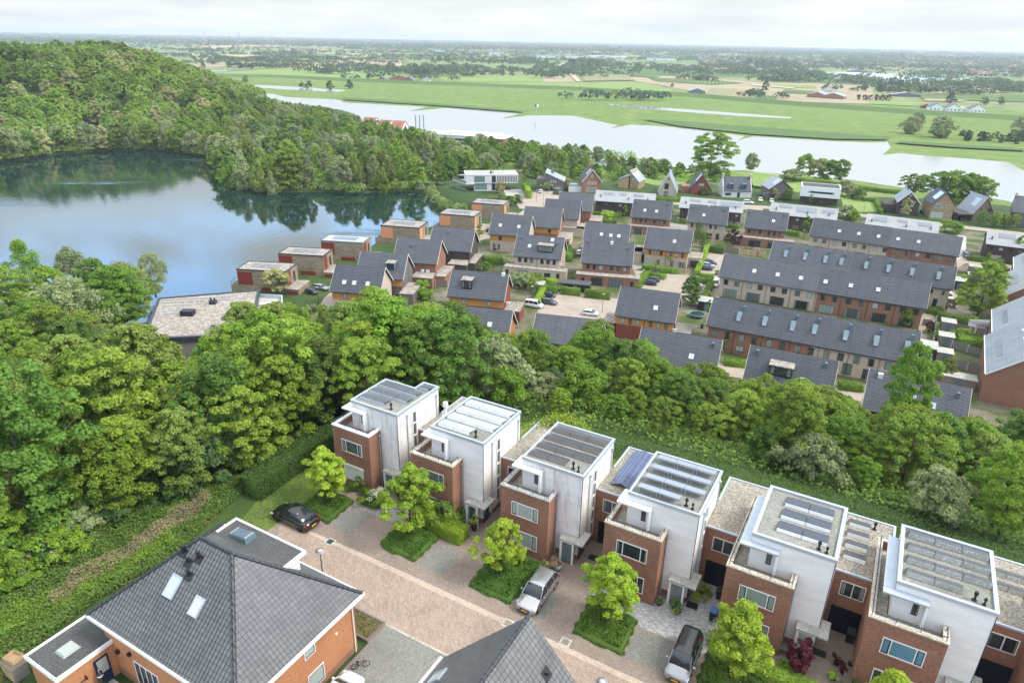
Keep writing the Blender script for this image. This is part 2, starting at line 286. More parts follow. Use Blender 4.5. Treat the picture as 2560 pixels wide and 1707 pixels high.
ground('lawn',[(.3,(.09,.14,.03)),(.55,(.13,.185,.042)),(.75,(.21,.20,.07))],.25,3.)
ground('terrain_mat',[(.3,(.03,.055,.018)),(.5,(.05,.085,.025)),(.72,(.08,.11,.035))],.06,1.5)
ground('meadow',[(.25,(.105,.175,.04)),(.42,(.16,.215,.055)),(.55,(.135,.195,.045)),(.75,(.20,.235,.08))],.02,.08)
ground('meadow_bright',[(.3,(.18,.255,.07)),(.7,(.22,.29,.09))],.01,.3)
ground('meadow_dark',[(.3,(.08,.135,.04)),(.7,(.105,.16,.05))],.012,.3)
ground('soil',[(.3,(.30,.24,.16)),(.7,(.38,.31,.21))],.01,.3)
ground('soil_yellow',[(.3,(.40,.31,.16)),(.7,(.48,.38,.22))],.01,.3)
ground('sandy',[(.3,(.42,.35,.25)),(.7,(.52,.43,.32))],.05,1.)
ground('bare_earth',[(.3,(.14,.085,.05)),(.6,(.22,.15,.095)),(.8,(.10,.12,.03))],.4,4.)
ground('bank_mud',[(.3,(.14,.12,.07)),(.7,(.24,.19,.12))],.1,1.)
striped('orchard',(.055,.105,.03),(.13,.19,.06),R(15),7.)
striped('orchard_rows',(.09,.16,.04),(.33,.27,.17),R(-65),6.)
striped('net_white',(.50,.54,.56),(.62,.66,.68),R(25),9.)
striped('net_grey',(.22,.29,.25),(.33,.40,.36),R(25),9.)
plain('white_paint',(.78,.77,.74),.5,.4,var=.05)
plain('cream_paint',(.62,.58,.50),.6,.3,var=.08)
plain('zinc',(.42,.46,.50),.4,.5,.25,var=.1)
plain('alu_trim',(.46,.50,.55),.35,.5,.3,var=.08)
plain('dark_frame',(.012,.014,.022),.4,.5,var=.1)
plain('anthracite',(.035,.038,.042),.5,.4,var=.1)
plain('navy_door',(.012,.022,.06),.4,.5,var=.1)
plain('navy_rail',(.02,.035,.09),.4,.5,var=.1)
plain('black_plastic',(.012,.012,.013),.45,.5,var=.1)
plain('blue_plastic',(.02,.10,.32),.4,.5,var=.1)
plain('terracotta_roof',(.34,.13,.09),.7,.2,var=.2,scale=.3)
plain('white_plaster',(.80,.80,.77),.7,.3,var=.05)
plain('limestone',(.60,.585,.55),.7,.3,var=.07)
plain('bark',(.11,.09,.065),.95,.1,var=.4,scale=6)
plain('birch_bark',(.4,.38,.33),.9,.1,var=.4,scale=4)
plain('post_wood',(.26,.2,.14),.9,.1,var=.3,scale=5)
plain('lamp_green',(.02,.06,.045),.5,.4,var=.1)
plain('lamp_cap',(.42,.42,.44),.35,.5,var=.05)
plain('tyre',(.012,.012,.012),.8,.2,var=.2)
plain('rim_metal',(.35,.36,.37),.3,.5,.8,var=.1)
plain('rim_black',(.02,.02,.02),.3,.5,.2,var=.1)
plain('plate_yellow',(.75,.48,.02),.4,.4,var=.03)
plain('tail_red',(.35,.01,.012),.2,.6,var=.1)
plain('lamp_glass',(.55,.57,.6),.12,.7,var=.1)
plain('skin',(.5,.3,.22),.6,.3,var=.05)
plain('cloth_pink',(.6,.3,.33),.8,.1,var=.1)
plain('cloth_dark',(.04,.04,.05),.8,.1,var=.1)
plain('cloth_white',(.7,.7,.68),.8,.1,var=.1)
plain('brown_reed',(.23,.155,.09),.95,.05,var=.4,scale=3)
plain('blue_grey_frame',(.12,.17,.2),.4,.5,var=.1)
plain('trampoline_green',(.05,.3,.22),.6,.3,var=.1)
plain('hall_white',(.66,.67,.68),.6,.3,var=.08,scale=.05)
plain('hall_grey',(.30,.33,.37),.6,.3,var=.1,scale=.05)
plain('hall_roof_dark',(.14,.15,.17),.6,.3,var=.15,scale=.05)
def glass(name,c,rough=.06,tint=.3):
    m,nt,o=newmat(name); b=bsdf(nt,o,rough,.7); b.inputs['IOR'].default_value=1.5
    oi=N(nt,'ShaderNodeObjectInfo'); f=noise(nt,1.7,4,.6)
    ad=N(nt,'ShaderNodeMath',operation='ADD'); Lk(nt,f,ad.inputs[0]); Lk(nt,oi.outputs['Random'],ad.inputs[1])
    h=N(nt,'ShaderNodeMath',operation='MULTIPLY',i_1=.5); Lk(nt,ad.outputs[0],h.inputs[0]); base_=ramp(nt,[(.2,tuple(x*(1-tint) for x in c)),(.8,tuple(x*(1+tint) for x in c))],h.outputs[0])
    if name in('pane_mid','pane_dark','pane_curtain'):
        # curtains hanging at both sides, sill objects below
        tcn=N(nt,'ShaderNodeTexCoord'); gs=N(nt,'ShaderNodeSeparateXYZ'); Lk(nt,tcn.outputs['Generated'],gs.inputs[0]); os_=N(nt,'ShaderNodeSeparateXYZ'); Lk(nt,tcn.outputs['Object'],os_.inputs[0])
        e_=N(nt,'ShaderNodeMath',operation='SUBTRACT',i_1=.5); Lk(nt,gs.outputs[0],e_.inputs[0]); ab=N(nt,'ShaderNodeMath',operation='ABSOLUTE'); Lk(nt,e_.outputs[0],ab.inputs[0])
        w_r=N(nt,'ShaderNodeMapRange'); w_r.inputs[3].default_value=.30 if name!='pane_dark' else .40; w_r.inputs[4].default_value=.56; Lk(nt,oi.outputs['Random'],w_r.inputs[0])
        gt=N(nt,'ShaderNodeMath',operation='GREATER_THAN'); Lk(nt,ab.outputs[0],gt.inputs[0]); Lk(nt,w_r.outputs[0],gt.inputs[1])
        fq=N(nt,'ShaderNodeMath',operation='MULTIPLY',i_1=55.); Lk(nt,os_.outputs[0],fq.inputs[0]); sn=N(nt,'ShaderNodeMath',operation='SINE'); Lk(nt,fq.outputs[0],sn.inputs[0])
        cur=ramp(nt,[(.1,(.20,.20,.18)),(.9,(.42,.41,.37))],sn.outputs[0]); base_=mixc(nt,gt.outputs[0],base_,cur)
    Lk(nt,base_,b.inputs[0]); MATS[name]=m; return m
glass('pane_dark',(.03,.037,.04),tint=.7); glass('pane_blind',(.38,.42,.38),.25,.12); glass('pane_curtain',(.20,.24,.21),.2,.5); glass('pane_blue',(.10,.20,.27),.15,.25)
glass('pane_mid',(.10,.12,.12),.1,.7); glass('skylight_pane',(.50,.55,.62),.1,.12); glass('car_glass',(.02,.026,.03),.05,.3); glass('deck_glass',(.16,.22,.20),.08,.2)
def solar(name,c,line,cell=.155,rough=.12):
    m,nt,o=newmat(name); b=bsdf(nt,o,rough,.6 if rough<.2 else .28); tcn=N(nt,'ShaderNodeTexCoord')
    t=N(nt,'ShaderNodeTexBrick',offset=0.); Lk(nt,tcn.outputs['Object'],t.inputs['Vector']); t.inputs['Scale'].default_value=1; t.inputs['Brick Width'].default_value=cell; t.inputs['Row Height'].default_value=cell; t.inputs['Mortar Size'].default_value=.008
    t.inputs['Color1'].default_value=tuple(c)+(1,); t.inputs['Color2'].default_value=tuple(x*1.15 for x in c)+(1,); t.inputs['Mortar'].default_value=tuple(line)+(1,); Lk(nt,t.outputs['Color'],b.inputs[0]); MATS[name]=m
solar('solar_grey',(.05,.052,.058),(.34,.34,.34),.155,.3); solar('solar_blue_sheen',(.20,.235,.34),(.42,.44,.48)); solar('solar_ridge',(.06,.07,.14),(.4,.42,.45),.4); solar('solar_black',(.055,.058,.066),(.1,.1,.1),.155,.28); solar('solar_thermal_sheen',(.36,.39,.43),(.5,.5,.5),.8,.08)  # pale blue and pale grey panels carry a painted-in sky reflection
for n_,c_ in dict(fresh=(.21,.315,.036),deep=(.14,.235,.038),lime=(.33,.46,.045),yellow=(.235,.335,.045),grey=(.28,.335,.15),olive=(.23,.30,.062),cream=(.40,.40,.17),purple=(.045,.02,.024),hedge=(.19,.31,.036),hedge_dark=(.075,.15,.03),bluegreen=(.10,.18,.055),groundcover=(.115,.22,.035),weeds=(.13,.20,.045),white_flower=(.62,.62,.52),red_leaf=(.13,.022,.03),far=(.06,.11,.05),far2=(.09,.14,.06),reed=(.33,.24,.15),dry=(.46,.36,.24)).items():
    leafm('leaf_'+n_,c_)
water('lake_water',(.003,.022,.021),.02,.55,.05,2.0,True)
water('river_water',(.30,.33,.33),.10,.5,.12,1.4,True)

# ------------------------------------------------------------------ mesh helpers
class MB:
    def __init__(s): s.v=[]; s.f=[]
    def poly(s,pts): n=len(s.v); s.v+= [tuple(p) for p in pts]; s.f.append(tuple(range(n,n+len(pts)))); return s
    def box(s,x0,x1,y0,y1,z0,z1):
        n=len(s.v); s.v+=[(x,y,z) for z in (z0,z1) for x,y in ((x0,y0),(x1,y0),(x1,y1),(x0,y1))]
        s.f+=[(n+3,n+2,n+1,n),(n+4,n+5,n+6,n+7)]+[(n+i,n+(i+1)%4,n+4+(i+1)%4,n+4+i) for i in range(4)]; return s
    def prism(s,pts,z0,z1):
        n=len(s.v); k=len(pts)
        if sum(pts[i][0]*pts[(i+1)%k][1]-pts[(i+1)%k][0]*pts[i][1] for i in range(k))<0: pts=pts[::-1]
        s.v+=[(p[0],p[1],z0) for p in pts]+[(p[0],p[1],z1) for p in pts]
        s.f+=[tuple(range(n+k-1,n-1,-1)),tuple(range(n+k,n+2*k))]+[(n+i,n+(i+1)%k,n+k+(i+1)%k,n+k+i) for i in range(k)]; return s
    def hexa(s,b,t):
        """four bottom and four top points, counter-clockwise"""
        n=len(s.v); s.v+=[tuple(p) for p in b]+[tuple(p) for p in t]
        s.f+=[(n+3,n+2,n+1,n),(n+4,n+5,n+6,n+7)]+[(n+i,n+(i+1)%4,n+4+(i+1)%4,n+4+i) for i in range(4)]; return s
    def tube(s,p0,p1,r0,r1=None,k=8,cap=True):
        r1=r0 if r1 is None else r1; p0=Vector(p0); p1=Vector(p1); d=(p1-p0).normalized()
        a=d.cross(Vector((0,0,1)) if abs(d.z)<.9 else Vector((1,0,0))).normalized(); b=d.cross(a); n=len(s.v)
        for p,r in ((p0,r0),(p1,r1)):
            for i in range(k): t=2*math.pi*i/k; s.v.append(tuple(p+a*(r*math.cos(t))+b*(r*math.sin(t))))
        s.f+=[(n+i,n+(i+1)%k,n+k+(i+1)%k,n+k+i) for i in range(k)]
        if cap: s.f+=[tuple(range(n,n+k))[::-1],tuple(range(n+k,n+2*k))]
        return s
    def mesh(s,name,mat,smooth=False):
        me=bpy.data.meshes.new(name); me.from_pydata(s.v,[],s.f); me.update()
        if smooth: me.polygons.foreach_set('use_smooth',[True]*len(me.polygons))
        me.materials.append(M[mat] if isinstance(mat,str) else mat); return me
def link(name,me,parent=None,loc=None,rot=None,label=None):
    o=bpy.data.objects.new(name,me); col.objects.link(o)
    if parent is not None: o.parent=parent
    if loc is not None: o.location=loc
    if rot is not None: o.rotation_euler=rot if not isinstance(rot,(int,float)) else (0,0,rot)
    if label: o['label']=label
    return o
def part(name,mb,mat,parent,smooth=False,label=None): return link(name,mb.mesh(name,mat,smooth),parent,label=label)
def tag(o,label=None,cat=None,group=None,kind=None):
    for k,v in (('label',label),('category',cat),('group',group),('kind',kind)):
        if v: o[k]=v
    return o
def thing(name,label,cat,loc=(0,0,0),rz=0.,group=None):
    return tag(link(name,None,None,loc,rz),label,cat,group)
def struct(name,mb,mat,label=None,cat=None,smooth=False):
    return tag(link(name,mb.mesh(name,mat,smooth)),label,cat,None,'structure')
KIDS={}
def children(o): return [c for c in bpy.data.objects if c.parent==o]
def dup(root,kids,loc,rz,scale=1.,label=None,group=None):
    r=root.copy(); col.objects.link(r); r.location=loc; r.rotation_euler=(0,0,rz); r.scale=(scale,)*3 if isinstance(scale,(int,float)) else scale
    if label: r['label']=label
    if group: r['group']=group
    for ch,sub in kids:
        c=ch.copy(); col.objects.link(c); c.parent=r
        for g_ in sub: d=g_.copy(); col.objects.link(d); d.parent=c
    return r
def kidlist(root): return [(c,children(c)) for c in children(root)]

# ------------------------------------------------------------------ the setting
def terrain():
    xs=[0.]; s=1.6
    while xs[-1]<16000: xs.append(xs[-1]+s); s=1.6 if xs[-1]<70 else s*1.022
    xs=np.array([-x for x in xs[:0:-1]]+xs)
    ys=[-60.]; s=1.6
    while ys[-1]<26000: ys.append(ys[-1]+s); s=1.6 if ys[-1]<130 else s*1.010
    ys=np.array(ys); X,Y=np.meshgrid(xs,ys); Z=terr(X,Y)
    bumpy=(nr.rand(*Z.shape)-.5)*.25; pd=polydist(X,Y,PLATEAU); Z=Z+np.where((pd>2)&(Z>ZP+.3)&(polydist(X,Y,DISTRICT)>0)|((pd>2)&(pd<50)),bumpy,0)
    ny,nx=X.shape; V=np.stack([X.ravel(),Y.ravel(),Z.ravel()],1)
    i=np.arange(ny-1)[:,None]*nx+np.arange(nx-1)[None]; F=np.stack([i,i+1,i+nx+1,i+nx],-1).reshape(-1,4)
    me=bpy.data.meshes.new('ground'); me.vertices.add(len(V)); me.vertices.foreach_set('co',V.ravel())
    me.loops.add(F.size); me.loops.foreach_set('vertex_index',F.ravel()); me.polygons.add(len(F)); me.polygons.foreach_set('loop_start',np.arange(0,F.size,4)); me.polygons.foreach_set('loop_total',np.full(len(F),4))
    me.update(); me.polygons.foreach_set('use_smooth',[True]*len(F)); me.materials.append(M['terrain_mat'])
    # far plain takes the meadow colour
    me.materials.append(M['far_plain']); Yc=ys[:-1,None]+0*xs[None,:-1]; Zc=Z[:-1,:-1]
    mi=((Yc>345)&(Zc<ZP+4.5)&(X[:-1,:-1]>-130)|(Yc>900)).astype(np.int32).ravel(); me.polygons.foreach_set('material_index',mi)
    tag(link('ground',me),None,None,None,'structure')
ground('far_plain',[(.3,(.11,.17,.05)),(.45,(.15,.21,.065)),(.55,(.22,.24,.10)),(.66,(.12,.17,.06))],.0022,.03)
terrain()
def sheet(name,pts,z,mat,pix=True,label=None,off=0.,smoothz=False):
    P=[px(u,v,z) for u,v in pts] if pix else pts
    mb=MB(); A=sum(P[i][0]*P[(i+1)%len(P)][1]-P[(i+1)%len(P)][0]*P[i][1] for i in range(len(P)))
    if A<0: P=P[::-1]
    mb.poly([(p[0],p[1],z+off) for p in P]); return struct(name,mb,mat,label)
def grow(poly,d):
    P=np.array(poly); A=sum(P[i][0]*P[(i+1)%len(P)][1]-P[(i+1)%len(P)][0]*P[i][1] for i in range(len(P)))
    E_=np.roll(P,-1,0)-P; n=np.stack([E_[:,1],-E_[:,0]],1)/np.hypot(*E_.T)[:,None]*(1 if A>0 else -1)
    m=n+np.roll(n,1,0); m/=np.maximum(np.hypot(*m.T)[:,None],.5); return [tuple(p) for p in P+m*d]
sheet('lake',grow(LAKE,4.),ZL,'lake_water',False)
# near street, in row coordinates (a along the row of white towers, b away from the camera)
def lsheet(name,pts,z,mat,kind=True): return sheet(name,[loc(a,b) for a,b in pts],0,mat,False,off=z)
lsheet('pavement',[(-24.2,-9.6),(-24.0,-2.2),(-19.6,0.5),(-14.5,4),(-4.7,5.3),(48,5.3),(48,-40),(-7.6,-40),(-7.6,-12.3),(-19,-12.3)],.0,'sidewalk_pavers')
lsheet('road',[(-24.0,-7.5),(48,-7.5),(48,-12.25),(-7.7,-12.25),(-21,-12.1)],.006,'street_pavers')
lsheet('gutter',[(-22,-7.22),(-14,-7.0),(48,-7.15),(48,-7.55),(-22,-7.55)],.012,'edge_pavers')
lsheet('kerb',[(-9.0,-12.2),(48,-12.2),(48,-12.38),(-9.0,-12.38)],.014,'concrete_grey')
lsheet('driveway',[(-7.4,-12.42),(3.2,-12.42),(3.2,-30),(-7.4,-30)],.008,'bay_pavers')
for k,(a0,a1) in enumerate([(-19.9,-17.3),(-9.7,-7.1),(9.45,12.4),(0.2,2.7)]):
    lsheet('parking_bay',[(a0,-2.5),(a1,-2.5),(a1+.1,-5.6),(a0+.1,-5.6)],.008,'bay_pavers')
lsheet('cobble_drive',[(4.9,-0.1),(10.0,1.7),(12.2,2),(12.2,5.2),(14.8,5.2),(14.8,-2.35),(9.7,-2.35),(8.9,-1.9),(4.9,-1.9)],.010,'cobbles')
lsheet('front_path',[(-20.3,-1.9),(-17.4,-1.9),(-17.4,4),(-14.5,4),(-14.5,-2.3),(-20.3,-2.3)],.004,'patio_pavers')
sheet('patio',[loc(-24,-26),loc(-7.6,-26),loc(-7.6,-40),loc(-24,-40)],0,'concrete_grey',False,off=.004)
LAWNS=[[px(u,v) for u,v in ((665,1325),(700,1250),(760,1190),(800,1150),(700,1110),(560,1220),(480,1290),(530,1330),(590,1345))]]
lsheet('lawn',[(-24.1,-9.5),(-24.1,-2.2),(-19.7,.5),(-19.7,12),(-27.2,12),(-28.6,1),(-28.6,-6),(-26.5,-12),(-21.5,-12.2)],.02,'lawn')
lsheet('back_lawn',[(-19,9.2),(-19,18),(-12,21),(-5,18.8),(44,18.8),(44,9.2)],.01,'lawn')
def garden_patch(name,pts,mat,z=.03): return sheet(name,pts,0,mat,False,off=z)
garden_patch('dirt_path',[px(u,v) for u,v in ((0,1600),(60,1530),(160,1500),(300,1420),(420,1340),(520,1270),(545,1290),(440,1370),(330,1440),(200,1510),(120,1570),(60,1660),(0,1707))],'bare_earth')

# ------------------------------------------------------------------ windows (shared meshes)
WC={}
def winmesh(w_,h_,fw,nm,depth,kind):
    """frame with vertical bars at the fractions nm; origin at the window's centre, facing -y"""
    key=(round(w_,2),round(h_,2),fw,nm,depth,kind)
    if key in WC: return WC[key]
    f=MB(); x=w_/2; z=h_/2
    f.box(-x,x,-depth,.02,z-fw,z); f.box(-x,x,-depth,.02,-z,-z+fw); f.box(-x,-x+fw,-depth,.02,-z+fw,z-fw); f.box(x-fw,x,-depth,.02,-z+fw,z-fw)
    for q in nm: f.box(-x+w_*q-fw/2,-x+w_*q+fw/2,-depth,.02,-z+fw,z-fw)
    WC[key]=f; return f
WM={}
def window(parent,x,y,z,w_,h_,frame='dark_frame',pane='pane_dark',bars=(),fw=.07,depth=.05,rz=0.,sill=None,sashes=None,name='window'):
    key=(round(w_,2),round(h_,2),frame,fw,tuple(bars),depth,name)
    if key not in WM: WM[key]=winmesh(w_,h_,fw,tuple(bars),depth,name).mesh(name,frame)
    o=link(name,WM[key],parent,(x,y,z),rz)
    pk=('p',round(w_,2),round(h_,2),fw,pane)
    if pk not in WM: WM[pk]=MB().box(-w_/2+fw,w_/2-fw,-.018,.03,-h_/2+fw,h_/2-fw).mesh('pane',pane)
    link('pane',WM[pk],o)
    if sashes:
        for a,b in sashes:
            x0=-w_/2+w_*a+fw*.5; x1=-w_/2+w_*b-fw*.5; sk=('s',round(x0,2),round(x1,2),round(h_,2),fw,depth)
            if sk not in WM:
                m=MB(); s_=.075; zt=h_/2-fw; zb=-zt; d=depth*.8
                m.box(x0,x1,-d,-.019,zt-s_,zt); m.box(x0,x1,-d,-.019,zb,zb+s_); m.box(x0,x0+s_,-d,-.019,zb+s_,zt-s_); m.box(x1-s_,x1,-d,-.019,zb+s_,zt-s_)
                WM[sk]=m.mesh('sash','dark_frame')
            link('sash',WM[sk],o)
    if sill:
        sk=('sill',round(w_,2),round(h_,2),sill)
        if sk not in WM: WM[sk]=MB().box(-w_/2-.06,w_/2+.06,-.11,.0,-h_/2-.09,-h_/2-.003).mesh('sill',sill)
        link('sill',WM[sk],o)
    return o

# ------------------------------------------------------------------ the seven white-tower brick houses
def frame_rect(mb,x0,x1,y0,y1,z0,z1,t):
    """upstand round a flat roof"""
    mb.box(x0,x1,y0,y0+t,z0,z1); mb.box(x0,x1,y1-t,y1,z0,z1); mb.box(x0,x0+t,y0+t,y1-t,z0,z1); mb.box(x1-t,x1,y0+t,y1-t,z0,z1)
def panel_row(parent,x0,x1,y,n,w_,z,mat,side,tilt=.28,raised=False,sidemat='zinc'):
    """n solar panels in a row, near edge raised"""
    wl=(x1-x0)/n
    for k in range(n):
        a,b=x0+k*wl+.02,x0+(k+1)*wl-.02
        lo=z+.06+(.35 if raised else 0); hi=lo+tilt
        mb=MB(); mb.hexa([(a,y,hi),(b,y,hi),(b,y+w_,lo),(a,y+w_,lo)],[(a,y,hi+.04),(b,y,hi+.04),(b,y+w_,lo+.04),(a,y+w_,lo+.04)])
        p=part('solar_panel',mb,mat,parent)
        if raised:
            m=MB()
            for xx in (a+.12,b-.12): m.tube((xx,y+.08,z),(xx,y+.08,hi-.02),.03,k=5); m.tube((xx,y+w_-.1,z),(xx,y+w_-.1,lo),.03,k=5)
            part('panel_mount',m,'zinc',p)
        else:
            m=MB(); m.hexa([(a,y-.1,z+.02),(b,y-.1,z+.02),(b,y-.015,z+.02),(a,y-.015,z+.02)],[(a,y-.03,hi-.01),(b,y-.03,hi-.01),(b,y-.01,hi+.0),(a,y-.01,hi+.0)])
            part('panel_mount',m,sidemat,p)
def roof_vent(parent,x,y,z,s=1.,mat='black_plastic'):
    m=MB().tube((x,y,z),(x,y,z+.55*s),.08*s).tube((x,y,z+.55*s),(x,y,z+.62*s),.16*s).tube((x,y,z+.64*s),(x,y,z+.78*s),.13*s).tube((x,y,z),(x,y,z+.05),.2*s)
    return part('vent_pipe',m,mat,parent)
TOWERS=[]
def tower_house(k,a0,label,clad='white_cladding',coping='coping_stone',long_terrace=False,notch=False,right_ext=True,garage=True,panes=('pane_mid','pane_dark')):
    t=thing('row_house',label,'house',(*loc(a0,0),0),R(-29.3),'brick and white clad houses along the near street')
    # local x = a, y = b
    # brick volume of two storeys with a parapet round the terrace
    tb=9.6 if long_terrace else 3.5
    m=MB(); m.prism([(-4.7,.25),(0,.25),(0,1.95),(-.02,9.1),(-4.7,9.1)],0,5.75)
    m.box(-4.7,0,.25,.5,5.76,6.5); m.box(-4.7,-4.45,.5,tb,5.76,6.5); m.box(-.25,0,.5,1.94,5.76,6.5)
    if long_terrace: m.box(-4.45,-3.46,tb-.25,tb,5.76,6.5)
    m.box(-3.3,2.2,8.8,11.2,0,3.1)
    part('brick_wall',m,'red_brick',t)
    m=MB(); m.box(-4.76,.06,.19,.56,6.5,6.62); m.box(-4.76,-4.39,.56,tb+.04,6.5,6.62); m.box(-.33,.06,.56,1.93,6.5,6.62)
    if long_terrace: m.box(-4.39,-3.46,tb-.3,tb+.04,6.5,6.62)
    part('coping',m,coping,t)
    part('terrace_floor',MB().box(-4.44,-.26,.51,1.94,5.77,5.80).box(-4.44,-3.56,1.96,(tb-.27) if long_terrace else 3.4,5.77,5.80),'terrace_paving',t)
    # railing on the parapet
    m=MB(); pts=[(-4.57,tb-.2,6.95),(-4.57,.38,6.95),(-.15,.38,6.95),(-.15,1.4,6.95)]
    for p,q in zip(pts,pts[1:]):
        m.tube(p,q,.035,k=6); n=max(1,int((Vector(q)-Vector(p)).length/1.3))
        for i in range(n+1):
            c=Vector(p).lerp(Vector(q),i/n); m.tube((c.x,c.y,6.62),(c.x,c.y,6.95),.025,k=5)
    part('railing',m,'navy_rail' if k!=4 else 'anthracite',t)
    # white clad tower
    rb=7.3 if notch else 8.75
    m=MB()
    if notch: m.prism([(-3.5,1.95),(2.22,1.95),(2.22,8.8),(.35,8.8),(.35,rb),(-3.5,rb)],5.81,8.62)
    else: m.box(-3.5,2.22,1.95,8.75,5.81,8.62)
    m.box(.02,2.22,1.95,8.75,.55,5.8)
    part('cladding',m,clad,t)
    part('plinth',MB().box(.02,2.16,2.0,8.7,0,.55),'red_brick',t)
    part('corner_trim',MB().box(2.2,2.245,1.925,1.97,.55,8.6),'anthracite',t)
    m=MB()
    if notch:
        for q in ((-3.58,2.3,1.87,2.09),(2.08,2.3,2.09,8.88),(.27,2.08,8.66,8.88),(.27,.49,7.38,8.66),(-3.58,.49,7.16,7.38),(-3.58,-3.36,2.09,7.16)): m.box(*q,8.63,8.9)
        part('roof_edge',m,'alu_trim',t); part('roof',MB().prism([(-3.36,2.09),(2.08,2.09),(2.08,8.66),(.49,8.66),(.49,7.16),(-3.36,7.16)],8.6,8.72),'bitumen',t)
    else:
        frame_rect(m,-3.58,2.3,1.87,8.85,8.63,8.9,.2 if k<4 else .26); part('roof_edge',m,'alu_trim',t)
        part('roof',MB().box(-3.4,2.1,2.05,8.66,8.58,8.72),'bitumen',t)
    # corner canopy over the terrace with its side fin
    m=MB(); m.box(-4.25,-1.45,1.3,1.93,7.98,8.12)
    m.box(-4.25,-3.52,1.95,8.0 if long_terrace else 3.2,7.98,8.12)
    part('terrace_canopy',m,'white_paint' if k<4 else 'alu_trim',t)
    part('canopy_fin',MB().box(-1.62,-1.45,1.32,1.93,6.1,7.97),'white_paint',t)
    window(t,-2.1,1.95,7.15,.55,1.35,'white_paint','pane_mid',sashes=((0,1),),depth=.06)
    if long_terrace:
        window(t,-3.5,5.2,6.95,1.7,2.0,'anthracite','pane_mid',(.5,),rz=R(-90))
    # brick front windows
    o=window(t,-2.27,.25,4.62,2.6,1.38,'white_paint',panes[0],(.21,.79),sashes=((0,.21),(.79,1)),depth=.06,sill='terracotta_roof')
    if k==0:
        sh=part('roller_shutter',MB().box(-3.55,-1.0,.17,.245,.72,2.3).box(-3.6,-.95,.09,.25,2.3,2.52),'white_paint',t)
    else: window(t,-2.27,.25,1.62,2.6,1.6,'white_paint',panes[1],(.21,.79),sashes=((0,.21),(.79,1)),depth=.06,sill='terracotta_roof')
    # tall strip window on the tower's right side
    window(t,2.22,4.6,4.55,.62,6.9,'white_paint','pane_mid',(),rz=R(90),depth=.07,name='stair_window')
    m=MB()
    for z in (2.5,3.9,5.3,6.7): m.box(2.24,2.31,4.33,4.87,z-.05,z+.05)
    part('transom',m,'white_paint',t)
    # porch
    m=MB().box(.75,2.95,1.05,1.92,2.38,2.52).box(2.26,2.95,1.92,2.95,2.38,2.52)
    part('porch_roof',m,'concrete_grey',t)
    m=MB().box(.82,1.0,1.1,1.9,0,2.37).box(1.95,2.1,1.12,1.3,0,2.37).box(1.0,1.95,1.14,1.26,2.2,2.37)
    part('porch_post',m,'white_paint',t)
    part('porch_glazing',MB().box(1.0,1.95,1.18,1.22,.08,2.2),'pane_mid' if k!=4 else 'pane_blind',t)
    d=part('door',MB().box(2.17,2.23,2.1,3.0,.02,2.2),'navy_door',t); part('handle',MB().tube((2.28,2.25,1.0),(2.28,2.25,1.2),.02),'zinc',d)
    # downpipes
    part('downpipe',MB().tube((.08,1.7,.1),(.08,1.7,5.9),.045,k=6).box(.02,.16,1.6,1.8,5.9,6.1),'zinc',t)
    part('downpipe',MB().tube((2.3,3.4,.1),(2.3,3.4,8.0),.045,k=6).box(2.23,2.4,3.3,3.5,8.0,8.2),'zinc',t)
    part('downpipe',MB().tube((2.3,8.3,5.7),(2.3,8.3,8.0),.045,k=6).box(2.23,2.4,8.2,8.4,8.0,8.2),'zinc',t)
    # garage wing to the right
    if garage:
        part('brick_wall',MB().box(2.23,5.02 if k<6 else 6,5.2,13.1,0,5.55).box(5.03,6.1,9.12,13.1,0,5.55),'red_brick',t)
        m=MB(); frame_rect(m,2.23,6.15,9.15,13.2,5.56,5.72,.16)
        m=MB().box(2.23,5.02,5.14,5.3,5.56,5.72).box(2.23,6.15,13.02,13.2,5.56,5.72).box(5.97,6.15,9.62,13.02,5.56,5.72).box(2.23,2.41,9.12,13.02,5.56,5.72)
        part('roof_edge',m,'alu_trim',t)
        part('gravel_roof',MB().box(2.24,5.0,5.3,9.12,5.5,5.64).box(2.42,5.96,9.13,13.0,5.5,5.64),'roof_gravel',t)
        window(t,3.85,5.2,4.2,1.75,1.35,'white_paint','pane_dark' if k%2 else 'pane_mid',(.5,),sashes=((0,.5),(.5,1)),depth=.06)
        g_=part('garage_door',MB().box(2.75,4.95,5.1,5.19,.05,2.35),'garage_slats',t)
    TOWERS.append(t); return t
u6=[-19.55,-9.78,0.,9.76,19.5,29.1,38.8]
LB=['{} brick and white clad house, '+x for x in ('with a lowered white roller shutter and notched flat roof','whose roof carries white framed wedge shaped panels','with large brown streaks down its white front','with pale blue solar panels raised on legs','with three double rows of brown panels on its roof','with four full rows of gridded solar panels','cut off by the picture edge, brick wall only')]
LB=[s.format('narrow') for s in LB]
T=[tower_house(0,u6[0],LB[0],'white_cladding_stained','white_paint',notch=True,panes=('pane_mid','pane_mid')),
   tower_house(1,u6[1],LB[1],'white_cladding','coping_stone',panes=('pane_mid','pane_mid')),
   tower_house(2,u6[2],LB[2],'white_cladding_stained','concrete_grey',panes=('pane_blind','pane_blind')),
   tower_house(3,u6[3],LB[3],'white_cladding','coping_stone',panes=('pane_dark','pane_dark')),
   tower_house(4,u6[4],LB[4],'white_cladding','coping_stone',True,panes=('pane_curtain','pane_curtain')),
   tower_house(5,u6[5],LB[5],'white_cladding','coping_stone',True,panes=('pane_blue','pane_dark')),
   tower_house(6,u6[6],LB[6],'white_cladding','coping_stone',False,garage=False)]
ZR=8.73
